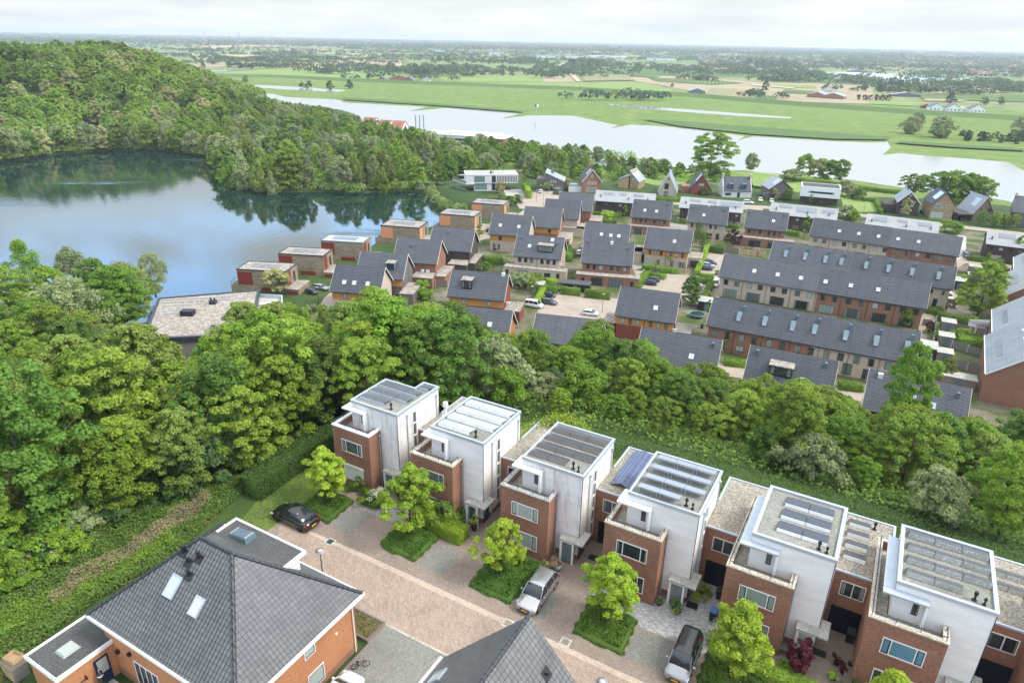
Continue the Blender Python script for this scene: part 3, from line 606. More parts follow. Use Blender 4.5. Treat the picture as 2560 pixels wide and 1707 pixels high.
for j,(y,x0,x1,n) in enumerate([(2.9,-3.2,-.1,2),(4.4,-3.2,1.6,3),(5.9,-3.2,1.6,3)]): panel_row(T[0],x0,x1,y,n,1.1,ZR,'solar_grey','alu_trim',.2,sidemat='alu_trim')
panel_row(T[0],.7,1.95,7.5,1,.9,ZR,'solar_grey','alu_trim',sidemat='alu_trim')
for j,(x0,x1,n) in enumerate([(-3.2,.3,2),(-3.2,1.95,3),(-3.2,1.95,3),(-3.2,1.95,3)]): panel_row(T[1],x0,x1,2.65+1.52*j,n,1.15,ZR,'solar_thermal_sheen','white_paint',.2,sidemat='white_paint')
for j,(x0,x1,n) in enumerate([(-3.2,.2,2),(-3.2,1.95,3),(-3.2,1.95,3),(-3.2,1.95,3)]): panel_row(T[2],x0,x1,2.75+1.52*j,n,1.0,ZR,'solar_black','concrete_grey',.26,sidemat='grey_boards')
for j,(x0,x1,n) in enumerate([(-3.0,.4,2),(-3.0,1.95,3),(-3.0,1.95,3),(-3.0,1.95,3)]): panel_row(T[3],x0,x1,2.4+1.62*j,n,.8,ZR,'solar_blue_sheen','zinc',.16,True)
for j in range(3): panel_row(T[4],-2.1,1.45,3.3+1.75*j,2,1.25,ZR,'solar_black','white_paint',.22,sidemat='white_paint')
for j in range(4): panel_row(T[4],2.7,4.3,6.9+1.5*j,1,.95,5.64,'solar_black','white_paint',.28,sidemat='white_paint')
for j,(x0,x1,n) in enumerate([(-3.1,.3,2),(-3.1,2.0,3),(-3.1,2.0,3),(-3.1,2.0,3)]): panel_row(T[5],x0,x1,2.95+1.55*j,n,.85,ZR,'solar_grey','concrete_grey',.34,sidemat='concrete_grey')
for j in range(2): panel_row(T[5],2.5,5.5,9.2+1.6*j,2,.85,5.64,'solar_grey','concrete_grey',.3,sidemat='concrete_grey')
# ridge of dark panels on the fourth house's left wing
for s_ in (0,1):
    for i in range(5):
        y0=6.4+i*1.25; y1=y0+1.22; xm=-5.75; x=xm-1.0 if s_==0 else xm+1.0; m=MB()
        # left wing belongs to the third house; panels stand on the third house's gravel roof
        pts=[(x,y0,5.72),(xm,y0,6.12),(xm,y1,6.12),(x,y1,5.72)]
        if s_: pts=[(xm,y0,6.12),(x,y0,5.72),(x,y1,5.72),(xm,y1,6.12)]
        pts=[(p[0]+9.76,p[1],p[2]) for p in pts]
        m.hexa(pts,[(p[0],p[1],p[2]+.04) for p in pts]); part('solar_panel',m,'solar_ridge',T[2],label='dark blue ridge panel on the gravel roof')
for t in T[:6]:
    roof_vent(t,.95,2.7,ZR,.9)
    if t in (T[2],T[3],T[4],T[5]): roof_vent(t,1.5,2.55,ZR,.7)
roof_vent(T[0],3.0,8.9,5.64,2.,'white_paint'); roof_vent(T[4],4.6,11.9,5.64,.9)

# ------------------------------------------------------------------ hipped house bottom left
def onslope(parent,name,mb,mat,origin,ux,uy,label=None):
    """places a flat part on a roof plane: ux along the eave, uy up the slope"""
    ux=Vector(ux).normalized(); uy=Vector(uy).normalized(); n=ux.cross(uy)
    o=link(name,mb.mesh(name,mat),parent,label=label); o.matrix_basis=Matrix((( ux.x,uy.x,n.x,origin[0]),(ux.y,uy.y,n.y,origin[1]),(ux.z,uy.z,n.z,origin[2]),(0,0,0,1))); return o
def skylight(parent,origin,ux,uy,w_,h_,pane='skylight_pane',fr='zinc'):
    f=MB(); frame_rect(f,-w_/2,w_/2,-h_/2,h_/2,-.03,.09,.08); o=onslope(parent,'skylight',f,fr,origin,ux,uy)
    part('pane',MB().box(-w_/2+.08,w_/2-.08,-h_/2+.08,h_/2-.08,-.02,.05),pane,o); return o
hip=thing('hipped_house','orange brick house under a grey tiled hip roof with flat dormer','house',(*loc(0,0),0),R(-29.3))
hx0,hx1,hy0,hy1,hz=-22.3,-7.45,-25.9,-14.7,5.25; rz_=10.35; r0,r1,ry=-16.5,-13.35,-20.3
part('brick_wall',MB().box(hx0+.5,hx1-.5,hy0+.5,hy1-.5,0,5.1),'orange_brick',hip)
part('plinth',MB().box(hx0+.47,hx1-.47,hy0+.47,hy1-.47,0,.55),'red_brick',hip)
m=MB(); A_,B_,C_,D_=(hx0,hy0,hz),(hx1,hy0,hz),(hx1,hy1,hz),(hx0,hy1,hz); E_,F_=(r0,ry,rz_),(r1,ry,rz_)
m.poly([A_,B_,F_,E_]).poly([B_,C_,F_]).poly([C_,D_,E_,F_]).poly([D_,A_,E_]).poly([D_,C_,B_,A_])
part('tiled_roof',m,'near_tiles',hip)
m=MB(); frame_rect(m,hx0-.12,hx1+.12,hy0-.12,hy1+.12,5.0,5.24,.16); part('gutter',m,'white_paint',hip)
m=MB()
for p,q in ((E_,F_),(A_,E_),(B_,F_),(C_,F_),(D_,E_)):
    p,q=Vector(p),Vector(q); n=int((q-p).length/.36)
    for i in range(n):
        a=p.lerp(q,i/n); b=p.lerp(q,(i+1.12)/n); m.tube(a+Vector((0,0,.02)),b+Vector((0,0,.02)),.14,.115,k=7)
part('ridge_tiles',m,'near_tiles_dark',hip)
# flat dormer behind the ridge
m=MB().box(-18.1,-11.6,-18.0,-16.4,5.9,8.2); part('dormer',m,'white_paint',hip)
part('dormer_roof',MB().box(-18.25,-11.35,-18.35,-16.2,8.21,8.33),'bitumen_dark',hip)
m=MB().box(-18.4,-11.2,-16.2,-16.05,8.15,8.45).box(-11.35,-11.2,-18.3,-16.2,8.15,8.45).box(-18.4,-18.25,-17.9,-16.2,8.15,8.45); part('roof_edge',m,'white_paint',hip)
m=MB().hexa([(-17.3,-17.75,8.33),(-15.4,-17.75,8.33),(-15.4,-16.75,8.33),(-17.3,-16.75,8.33)],[(-17.25,-17.7,8.55),(-15.45,-17.7,8.75),(-15.45,-16.8,8.75),(-17.25,-16.8,8.55)]); part('roof_light',m,'blue_grey_frame',hip)
part('roof_light_pane',MB().hexa([(-17.2,-17.65,8.57),(-15.5,-17.65,8.77),(-15.5,-16.85,8.77),(-17.2,-16.85,8.57)],[(-17.2,-17.65,8.6),(-15.5,-17.65,8.8),(-15.5,-16.85,8.8),(-17.2,-16.85,8.6)]),'pane_mid',hip)
sl_=(rz_-hz)/(ry-hy0)
def front_pt(x,y,up=.0): return (x,y,hz+(y-hy0)*sl_+up)
skylight(hip,front_pt(-16.57,-22.86,.06),(1,0,0),(0,1,sl_),.95,1.5); skylight(hip,front_pt(-13.9,-23.1,.06),(1,0,0),(0,1,sl_),.85,1.25)
for x,y,s_ in ((-17.2,-21.3,1),(-16.4,-21.6,.7),(-15.75,-21.2,.9),(-15.8,-22.1,.8)):
    p=front_pt(x,y); m=MB().tube(p,(p[0],p[1],p[2]+.5*s_),.1*s_).tube((p[0],p[1],p[2]+.5*s_),(p[0],p[1],p[2]+.66*s_),.17*s_); part('vent_pipe',m,'black_plastic',hip)
    onslope(hip,'flashing',MB().box(-.3,.3,-.3,.3,.0,.05),'black_plastic',p,(1,0,0),(0,1,sl_))
window(hip,hx1-.5,-19.6,4.0,1.0,1.0,'white_paint','pane_blind',(),rz=R(90),sashes=((0,1),)); window(hip,hx1-.5,-19.3,1.2,1.5,1.5,'white_paint','pane_blind',(),rz=R(90),sashes=((0,1),))
window(hip,-17.5,hy0+.5,1.35,2.6,2.3,'white_paint','pane_dark',(.25,.5,.75),sashes=((0,.25),(.25,.5),(.5,.75),(.75,1)))
part('downpipe',MB().tube((hx1-.42,hy1-.75,0),(hx1-.42,hy1-.75,5.),.05,k=6),'white_paint',hip)
part('wall_light',MB().box(-20.6,-20.35,hy0+.3,hy0+.5,2.3,2.55),'black_plastic',hip); part('wall_light',MB().tube((-19.0,hy0+.3,3.0),(-19.0,hy0+.5,3.0),.17),'black_plastic',hip)
part('vent_grille',MB().box(hx1-.5,hx1-.42,-17.2,-17.05,3.2,3.35),'white_paint',hip)
# flat annex
an=[(-24.7,-29.2),(-21.0,-29.2),(-21.0,-25.3),(-24.7,-25.3)]
part('annex_wall',MB().box(-24.6,-21.1,-29.1,-25.42,0,2.95).box(-24.6,-22.3,-25.41,-24.5,0,2.95),'orange_brick',hip)
part('annex_roof',MB().box(-24.65,-21.05,-29.15,-24.5,2.96,3.08),'bitumen_dark',hip)
m=MB(); frame_rect(m,-24.78,-20.95,-29.28,-24.4,2.9,3.2,.14); part('roof_edge',m,'white_paint',hip)
m=MB().hexa([(-23.4,-28.0,3.08),(-22.3,-28.0,3.08),(-22.3,-26.8,3.08),(-23.4,-26.8,3.08)],[(-23.3,-27.9,3.25),(-22.4,-27.9,3.25),(-22.4,-26.9,3.25),(-23.3,-26.9,3.25)]); part('dome_light',m,'pane_blind',hip)
d=part('door',MB().box(-21.1,-21.03,-26.9,-25.9,0.02,2.4),'navy_door',hip); part('pane',MB().box(-21.03,-20.99,-26.75,-26.05,1.1,2.3),'pane_mid',d); part('handle',MB().tube((-20.98,-26.8,1.05),(-20.98,-26.65,1.05),.02),'zinc',d)
m=MB()
for zz in (1.9,): m.box(-21.08,-20.75,-28.9,-28.86,zz-.3,zz).box(-21.08,-20.75,-27.6,-27.56,zz-.3,zz).box(-21.0,-20.95,-28.9,-27.5,zz-.3,zz-.25)
part('shelf_bracket',m,'black_plastic',hip)
bag=thing('punching_bag','black punching bag hanging from the annex wall beside the blue door','punching bag',(*loc(-20.6,-26.9),0),R(-29.3))
part('bag',MB().tube((0,0,.35),(0,0,1.75),.19,k=14),'black_plastic',bag,True); part('strap',MB().tube((0,0,1.75),(0,0,2.1),.03),'zinc',bag); part('band',MB().tube((0,0,1.45),(0,0,1.55),.197,k=14,cap=False),'white_paint',bag); part('bracket',MB().box(-.45,.05,-.03,.03,2.1,2.16),'black_plastic',bag)
hut=thing('wooden_chest','weathered wooden garden chest with an open crate on its lid','chest',(*loc(-27.2,-29.2),0),R(-29.3))
part('body',MB().box(-.75,.75,-.5,.5,.0,1.1),'grey_boards',hut); part('lid',MB().box(-.8,.8,-.55,.55,1.1,1.18),'wood_fence',hut); part('door',MB().box(-.7,-.02,-.54,-.5,.1,1.0).box(.02,.7,-.54,-.5,.1,1.0),'new_wood',hut)
m=MB(); frame_rect(m,-.55,.45,-.35,.45,0,.35,.04); m.box(-.51,.41,-.31,.41,0,.03); crate=tag(link('wooden_crate',m.mesh('wooden_crate','new_wood'),None,(*loc(-27.3,-29.1),1.185),R(-20)),'open new wood crate standing on the weathered garden chest','crate')

# ------------------------------------------------------------------ steep gabled houses at the bottom edge
def near_gable(label,a0,a1,bback,blen,ez,rz,label2=None):
    t=thing('gabled_house',label,'house',(*loc(a0,bback),0),R(-29.3)); W_=a1-a0; mid=W_/2
    part('brick_wall',MB().box(.4,W_-.4,-blen,-.3,0,ez-.1).prism([(.4,-.5),(.4,-.3),(W_-.4,-.3),(W_-.4,-.5)],ez-.1,ez-.05),'orange_brick',t)
    g_=MB(); 
    for y in (-.3,): g_.poly([(.5,y,ez-.1),(mid,y,rz-.35),(W_-.5,y,ez-.1)][::-1]); 
    part('gable_wall',g_,'orange_brick',t)
    n=Vector((rz-ez,0,-(mid))).normalized()
    for sgn,mt in ((0,'near_tiles_dark'),(1,'near_tiles')):
        x_e=0 if sgn==0 else W_; b=[(x_e,-blen,ez),(mid,-blen,rz),(mid,0,rz),(x_e,0,ez)]
        if sgn==0: b=b[::-1]
        m=MB().hexa([(p[0],p[1],p[2]-.14) for p in b][::-1],[p for p in b][::-1]) if False else MB().poly(b[::-1]).poly([(p[0],p[1],p[2]-.14) for p in b]).poly([(x_e,0,ez),(mid,0,rz),(mid,0,rz-.14),(x_e,0,ez-.14)][::(1 if sgn==0 else -1)])
        part('tiled_roof',m,'near_tiles',t)
    m=MB(); nn=int(blen/.36)
    for i in range(nn): m.tube((mid,-i*.36,rz+.03),(mid,-(i+1.12)*.36,rz+.03),.115,.145,k=7)
    part('ridge_tiles',m,'near_tiles_dark',t)
    part('gutter',MB().box(-.2,-.0,-blen,.05,ez-.12,ez+.0),'white_paint',t)
    return t,W_,mid
g3,W3,mid3=near_gable('steep dark tiled gable roof in the middle of the bottom edge',.75,13.2,-16.4,14,5.2,12.1)
s3=(12.1-5.2)/mid3
skylight(g3,(1.35,-2.4,5.2+1.35*s3+.06),(0,-1,0),(1,0,s3),.95,1.3,'pane_blind')
for x,y,s_ in ((8.1,-1.4,.0),(8.5,-2.2,1.),(9.5,-3.1,.9)):
    zz=12.1-(x-mid3)*s3; m=MB().tube((x,y,zz-.1),(x,y,zz+.5*s_+.02),.1).tube((x,y,zz+.5*s_),(x,y,zz+.5*s_+.2),.15); part('vent_pipe',m,'black_plastic',g3); onslope(g3,'flashing',MB().box(-.32,.32,-.32,.32,.0,.05),'black_plastic',(x,y,zz),(0,1,0),(-1,0,s3))
g4,_,_=near_gable('small visible peak of a dark tiled roof at the bottom edge below the grey car',13.0,24.6,-17.2,10,5.2,11.6)

# ------------------------------------------------------------------ the lower district
def band(mb,L,x0,x1,y,z0,z1,t=.03): return mb.box(x0,x1,y-t,y,z0,z1)
def slate_house(label,x,y,ang,L,d,zr,wall='beige_brick',ez=5.7,name='slate_house',walls=None,upper=None,nwin=6,wpane=('pane_dark',),winw=.95,winh=1.35,ext=None,extdepth=3.,doors=(),vents=(),sky=(),chim=(),lanterns=(),dormer=None,roofm='slate_tiles',side=None,group='slate roofed houses of the lower district',zb=Z1,verge='cream_paint',wz=4.55,low=None,garage=None,steps=None,metal=False,solar=(),acs=()):
    t=thing(name,label,'house',(x,y,zb),R(ang),group)
    k=(zr-ez)/d; wy=d-.55; h=L/2; ww=h-.55
    if walls is None: walls=[(-ww,ww,wall)]
    for a,b,mt in walls:
        m=MB(); zt=ez-.12
        # pentagonal body: walls up to the eaves and gable triangles
        def hgt(yy): return ez-.25+(d-abs(yy))*k
        P=[(-wy,0),(wy,0),(wy,hgt(wy)),(0,hgt(0)),(-wy,hgt(wy))]
        n=len(m.v); m.v+=[(a,p[0],p[1]) for p in P]+[(b,p[0],p[1]) for p in P]
        m.f+=[tuple(range(n+4,n-1,-1)),tuple(range(n+5,n+10))]+[(n+i,n+(i+1)%5,n+5+(i+1)%5,n+5+i) for i in range(5)]
        part('wall',m,mt,t)
    if upper: part('timber_band',MB().box(-ww-.03,ww+.03,-wy-.06,-wy-.005,3.6,ez-.2),upper,t)
    segs=steps or [(-h,h,0.,0.)]
    for a,b,dz,dy in segs:
        m=MB(); 
        for s_ in (-1,1):
            e=[(a,s_*d+dy,ez+dz),(b,s_*d+dy,ez+dz),(b,dy,zr+dz),(a,dy,zr+dz)]
            if s_>0: e=e[::-1]
            m.hexa([(p[0],p[1],p[2]-.2) for p in e],e)
        part('roof',m,roofm,t)
    m=MB()
    for s_ in (-1,1):
        for xx in (-h-.03,h+.0):
            e=[(xx,s_*d,ez),(xx+.05,s_*d,ez),(xx+.05,0,zr),(xx,0,zr)]
            if s_>0: e=e[::-1]
            m.hexa([(p[0],p[1],p[2]-.32) for p in e],[(p[0],p[1],p[2]+.03) for p in e])
    part('verge_board',m,verge,t)
    part('gutter',MB().box(-h,h,-d-.12,-d-.005,ez-.16,ez-.03),'anthracite' if not metal else 'zinc',t)
    if nwin:
        for i in range(nwin):
            g_=i//3 if nwin==6 else i//2; per=3 if nwin==6 else 2; cnt=nwin//per; cw=2*ww/cnt
            fx=-ww+cw*g_+cw*((i%per)+.5 if per==3 else (.28,.75)[i%per])/ (per if per==3 else 1)
            if per==3: fx=-ww+cw*(g_+.5)+((i%3)-1)*cw*.27
            window(t,fx,-wy-(.06 if upper else 0),wz,winw,winh,pane=wpane[(i*7+int(x))%len(wpane)])
        for g_ in range(1,cnt):
            xx=-ww+2*ww/cnt*g_; part('downpipe',MB().tube((xx,-wy-.1,.1 if not ext else 3.0),(xx,-wy-.1,ez-.1),.05,k=5),'anthracite',t)
    if ext:
        for a,b,mt,rm in ext:
            part('extension_wall',MB().box(a,b,-wy-extdepth,-wy-.005,0,2.95),mt,t)
            part('extension_roof',MB().box(a-.08,b+.08,-wy-extdepth-.1,-wy-.01,2.96,3.12),rm,t)
    yf=-wy-(extdepth if ext else 0)
    for fx,w_,h_,pn in doors: window(t,fx,yf,h_/2+.12,w_,h_,pane=pn,bars=(.25,.5,.75) if w_>2.4 else ((.5,) if w_>1.3 else ()),name='glazed_door')
    if low:
        for fx,zz,w_,h_,pn,fr in low: window(t,fx,-wy,zz,w_,h_,frame=fr,pane=pn,bars=(.5,) if w_>1.2 else ())
    S=lambda fx,f:(fx,-d+f*d,ez+f*(zr-ez))
    for fx,f in sky:
        p=S(fx,f); skylight(t,(p[0],p[1],p[2]+.03),(1,0,0),(0,1,k),1.0,1.15)
    for fx,f in vents:
        p=S(fx,f); part('roof_vent',MB().box(fx-.22,fx+.22,p[1]-.25,p[1]+.35,p[2]-.3,p[2]+.95),'blue_grey_frame',t)
    for fx,f in lanterns:
        p=S(fx,f); m=MB().hexa([(fx-.5,p[1]-1.1,p[2]-.9),(fx+.5,p[1]-1.1,p[2]-.9),(fx+.5,p[1]+.6,p[2]+.4),(fx-.5,p[1]+.6,p[2]+.4)],[(fx-.5,p[1]-.95,p[2]+.05),(fx+.5,p[1]-.95,p[2]+.05),(fx+.5,p[1]+.5,p[2]+.95),(fx-.5,p[1]+.5,p[2]+.95)])
        q=part('roof_lantern',m,'blue_grey_frame',t); part('pane',MB().hexa([(fx-.42,p[1]-.98,p[2]-.75),(fx+.42,p[1]-.98,p[2]-.75),(fx+.42,p[1]-.92,p[2]-.0),(fx-.42,p[1]-.92,p[2]-.0)],[(fx-.42,p[1]-1.12,p[2]-.72),(fx+.42,p[1]-1.12,p[2]-.72),(fx+.42,p[1]-1.0,p[2]+.0),(fx-.42,p[1]-1.0,p[2]+.0)]),'skylight_pane',q)
        part('roof_vent',MB().box(fx+.35,fx+.8,p[1]+1.0,p[1]+1.5,p[2]+.6,p[2]+2.1),'blue_grey_frame',t)
    for fx,f in chim:
        p=S(fx,f); c_=part('chimney',MB().box(fx-.4,fx+.4,p[1]-.3,p[1]+.5,p[2]-.3,p[2]+.55),'white_paint',t); part('flue',MB().tube((fx,p[1]+.1,p[2]+.55),(fx,p[1]+.1,p[2]+1.5),.1,k=6),'zinc',c_)
    if dormer:
        fx,f,w_,hh,mt,pn,nb=dormer; p=S(fx,f); y0=p[1]-.2; yb=y0+(hh)/k+.6
        dm=part('dormer',MB().box(fx-w_/2,fx+w_/2,y0,yb,p[2]-.3,p[2]+hh),mt,t)
        part('dormer_roof',MB().box(fx-w_/2-.2,fx+w_/2+.2,y0-.3,yb+.2,p[2]+hh+.005,p[2]+hh+.18),'roof_gravel_far',dm)
        window(t,fx,y0,p[2]+hh/2,w_-.3,hh-.3,pane=pn,bars=tuple((i+1)/nb for i in range(nb-1)),name='dormer_window')
    if garage:
        for gx0,gx1,gy0,gy1,mt,door in garage:
            part('side_wing',MB().box(gx0,gx1,gy0,gy1,0,2.95),mt,t); part('side_wing_roof',MB().box(gx0-.08,gx1+.08,gy0-.08,gy1+.08,2.96,3.12),'roof_gravel_far' if door!=2 else 'bitumen',t)
            if door: part('garage_door',MB().box(gx0+.35,gx1-.35,gy0-.06,gy0-.005,.02,2.3),'anthracite',t)
    for a,b,f0,f1 in solar:
        p=S(a,f0); q=S(a,f1); o=onslope(t,'solar_panel',MB().box(0,b-a,0,math.hypot(q[1]-p[1],q[2]-p[2]),.06,.12),'solar_far',(a,p[1],p[2]),(1,0,0),(0,1,k))
    for ax,ay,az in acs: part('heat_pump',MB().box(ax-.45,ax+.45,ay-.35,ay,az,az+.75),'white_paint',t)
    return t
solar('solar_far',(.20,.21,.24),(.3,.31,.33),.8,.3)
dk=('pane_dark','pane_dark','pane_mid','pane_dark'); mixp=('pane_dark','pane_blind','pane_mid','pane_curtain')
slate_house('slate roof house with reddish brick base, farthest of the chain by the round lawn',23.4,260.8,-10.5,13.2,6.,11.3,'brown_brick',nwin=0,garage=[(6,10.5,-9,0,'brown_brick',0)],low=[(-2,4.6,.9,1.1,'pane_dark','dark_frame')])
slate_house('slate roof house with beige base, second from the round lawn in its chain',17.6,248.2,-10.8,13.1,6.,11.3,'beige_brick',nwin=0,ext=[(-6,10,'beige_brick','roof_gravel_far')],extdepth=2.5,garage=[(6,10.5,-8,0,'beige_brick',0)])
slate_house('slate roof house with orange timber band and dark garage wing',10.1,235.0,-11.5,13.3,6.,11.3,'brown_brick',upper='orange_boards',nwin=2,wpane=dk,garage=[(6,10.5,-9,0,'beige_brick',1)])
slate_house('slate roof house with two skylights and orange timber band over beige brick',-0.6,223.5,-12.5,13.5,6.0,11.3,'beige_brick',upper='orange_boards',nwin=2,wpane=dk,sky=[(-3.3,.45),(2.9,.45)],low=[(-4.8,1.6,.7,1.9,'pane_mid','dark_frame'),(-3.2,1.6,.7,1.9,'pane_mid','dark_frame')])
slate_house('beige brick house with wide grey dormer, terrace doors and long flat extension',8.0,198.9,-13.5,14.5,5.6,10.9,'beige_brick',wpane=dk,ext=[(-9.2,9.3,'beige_brick','roof_gravel_far')],doors=[(-3.8,3.6,2.2,'pane_curtain'),(1.1,2.1,1.9,'pane_mid'),(3.8,1.8,2.1,'pane_dark'),(6.9,1.,2.2,'pane_dark'),(-8.2,.9,2.1,'pane_dark')],vents=[(-5.6,.78),(5.2,.62)],sky=[(-2.8,.5),(3.6,.85)],dormer=(2.2,.30,4.3,1.9,'anthracite','pane_curtain',4),acs=[(6.95,-3,3.2)])
slate_house('slate roof with three skylights, behind the brown brick house with the white chimney',29.8,215.3,-12.5,14.4,5.7,11.0,'brown_brick',nwin=0,sky=[(-1.6,.45),(1.4,.43),(3.9,.43)],garage=[(7,11.5,-5,3,'beige_brick',0)])
slate_house('brown brick house with white chimney on its slate roof and long flat extension',27.5,193.7,-11,14.7,5.6,10.9,'brown_brick',wpane=('pane_dark','pane_dark','pane_blind'),ext=[(-8.3,9.6,'brown_brick','roof_gravel_far')],doors=[(-2.3,3.6,2.3,'pane_dark'),(3.,3.8,2.1,'pane_mid'),(-6.2,.9,2.1,'pane_dark'),(7.6,1.,2.0,'pane_dark')],vents=[(-5.9,.86),(5.6,.68)],chim=[(.8,.93)])
slate_house('slate roof house with dark brick walls and low dark brick outbuilding, nearest the lake bend',-18.3,204.9,-10.4,13.4,5.9,11.1,'dark_brick',nwin=0,vents=[(-1.3,.75)],low=[(-.3,4.7,.9,1.,'pane_mid','dark_frame'),(-.3,1.2,1.5,2.1,'pane_dark','dark_frame')],garage=[(.8,6.5,-10.5,-5.6,'dark_brick',0),(6.3,8.5,-8,2,'dark_brick',0)])
slate_house('slate roof house with brown brick walls and two white heat pumps above its flat extension',-27.0,192.1,-10.1,13.2,5.8,11.1,'brown_brick',nwin=0,vents=[(-1.6,.62)],low=[(-.2,4.7,.9,1.,'pane_dark','dark_frame')],garage=[(.5,6.5,-10.5,-5.5,'brown_brick',0),(6.3,9.5,-8,2,'brown_brick',0)],acs=[(2.4,-5.6,3.2),(3.9,-5.6,3.2)])
slate_house('slate roof house with a single framed dormer, behind the house with three skylights',-34.6,177.9,-7.5,13.1,5.8,11.1,'grey_brick',nwin=0,upper='orange_boards',dormer=(2.7,.34,2.2,1.9,'blue_grey_frame','pane_dark',1),garage=[(6.3,10.,-9,0,'grey_brick',0)])
slate_house('slate roof house with three skylights nearest the forest and the stone villas',-38.5,166.1,-8,13.1,5.7,11.1,'beige_brick',nwin=2,wpane=('pane_blind','pane_mid'),upper='orange_boards',sky=[(-3.2,.36),(-.6,.36),(2.9,.36)])
slate_house('wine red brick house with a black box dormer and steel chimney',-8.2,163.7,-10.5,14.6,5.6,10.9,'wine_brick',nwin=2,wpane=('pane_blind',),upper='orange_boards',dormer=(-2.6,.35,2.5,2.1,'black_plastic','pane_mid',1),chim=[(5.9,.93)],garage=[(7.1,11,-5,1.5,'wine_brick',1)],acs=[(7.4,-1.2,3.2)])
slate_house('small slate roof with a pale verge, half hidden by treetops below the wine red house',-6.2,138.6,-12,13.,5.5,10.9,'orange_brick',nwin=0,sky=[(2,.5)])
slate_house('slate roof with one skylight just below the parking yard, its eaves lost in treetops',12.2,137.0,-13.5,14.6,5.6,9.9,'beige_brick',nwin=0,sky=[(4.6,.22)])
slate_house('brick house with two skylights, left of the beige house with a black flue pipe',50.5,250.5,-16.1,14.3,5.7,11.1,'brown_brick',wpane=dk,sky=[(-2.4,.42),(1.8,.42)],vents=[(-5.8,.75),(5.5,.75)],ext=[(-7.5,10,'brown_brick','roof_gravel_far')],extdepth=2.5,doors=[(-3.8,4.,2.2,'pane_mid')])
slate_house('beige brick house with one skylight and a black flue pipe on its slate roof',69.4,244.4,-17.2,13.8,5.7,11.0,'beige_brick',wpane=('pane_dark','pane_mid','pane_blind'),sky=[(-1.4,.45)],vents=[(-5.6,.75),(5.3,.75)],chim=[(-.2,.97)],doors=[(1.2,2.,2.2,'pane_dark'),(4.2,1.2,2.2,'pane_dark'),(-4.2,2.2,2.1,'pane_mid')])
slate_house('brick house with one skylight whose flat extension faces the wooden fence',87.9,237.3,-20.5,14.0,5.8,11.0,'brown_brick',wpane=dk,sky=[(2.3,.5)],vents=[(-5.6,.78),(5.6,.78)],ext=[(-9.8,9.8,'brown_brick','roof_gravel_far')],extdepth=3,doors=[(-2.6,4.2,2.2,'pane_dark'),(3.3,3.2,2.0,'pane_dark'),(-7.6,.9,2.1,'pane_mid')])
slate_house('beige and orange timber house behind a long clipped hedge, with one skylight',48.4,209.3,-18.5,14.0,5.8,11.1,'beige_brick',upper='orange_boards',wpane=('pane_mid','pane_blind','pane_dark'),winw=.8,sky=[(1.9,.45)],low=[(-5.,1.6,2.3,1.9,'pane_blind','orange_boards'),(-2.2,1.6,1.,1.9,'pane_mid','orange_boards'),(2.,1.6,1.,1.9,'pane_mid','orange_boards'),(5.,1.6,2.4,1.9,'pane_curtain','orange_boards')],garage=[(6.8,10.4,-1.5,5.5,'beige_brick',1),(-10.6,-6.9,-1,6,'beige_brick',1)])
slate_house('house with one skylight and wine red brick flank between two parking yards',32.1,152.1,-19.,14.0,5.8,11.1,'wine_brick',upper='orange_boards',nwin=6,wpane=('pane_blind','pane_mid'),winw=.8,sky=[(2.,.42)],garage=[(6.8,10.6,-4,2,'wine_brick',2),(-10,-6.9,-4,2,'wine_brick',1)],acs=[(6.9,-4.3,3.2)])
G8=dict(name='terrace_row',group='long terraces under slate roofs')
ww=25.1-.55
def vrow(L,n,off,f): return [(-L/2+L*(i+off)/n,f) for i in range(n)]
slate_house('terrace row with five skylights, beige brick left and red brick right, farthest of the rows',119.9,219.3,-30.2,43.4,5.4,10.7,walls=[(-21.2,2.1,'beige_brick'),(2.1,21.2,'brown_brick')],nwin=14,wpane=mixp,winw=1.25,winh=1.4,wz=4.3,sky=[(-12.9,.45),(-7,.45),(-1.2,.45),(4.4,.45),(10.2,.45)],doors=[(-18+6.2*i,3.2,2.2,'pane_dark') for i in range(7)],steps=[(-21.7,2.1,0,0),(2.1,21.7,-.12,0)],**G8)
slate_house('terrace row with eight roof lanterns, behind the beige and brown row',97.5,187.7,-28.0,47.0,5.3,10.8,walls=[(-22.9,.5,'brown_brick'),(.5,22.9,'beige_brick')],nwin=16,wpane=dk,wz=4.3,winw=.6,winh=1.2,lanterns=[(-19.2,.5),(-13.9,.5),(-8.5,.5),(-4.3,.5),(2.0,.5),(7.6,.5),(13.3,.5),(19.6,.5)],steps=[(-23.5,-1.6,0,0),(-1.6,23.5,-.14,0)],low=[(20.2,1.3,1.1,2.3,'pane_dark','dark_frame')],**G8)
slate_house('longest terrace row, beige brick then brown brick, with garden doors and eight skylights',80.7,173.2,-26.4,50.2,5.3,10.7,walls=[(-24.5,.3,'beige_brick'),(.3,24.5,'brown_brick')],nwin=16,wpane=('pane_dark','pane_dark','pane_mid','pane_dark','pane_blind'),winw=1.3,winh=1.45,wz=4.25,sky=[(-16.2,.45),(-10.2,.45),(-4.4,.45),(1.6,.45),(7.6,.45),(13.9,.45)],doors=[(-21.4+6.13*i,3.6,2.3,('pane_curtain','pane_mid','pane_dark','pane_dark')[i%4]) for i in range(8)],steps=[(-25.1,.3,0,0),(.3,25.1,-.12,0)],**G8)
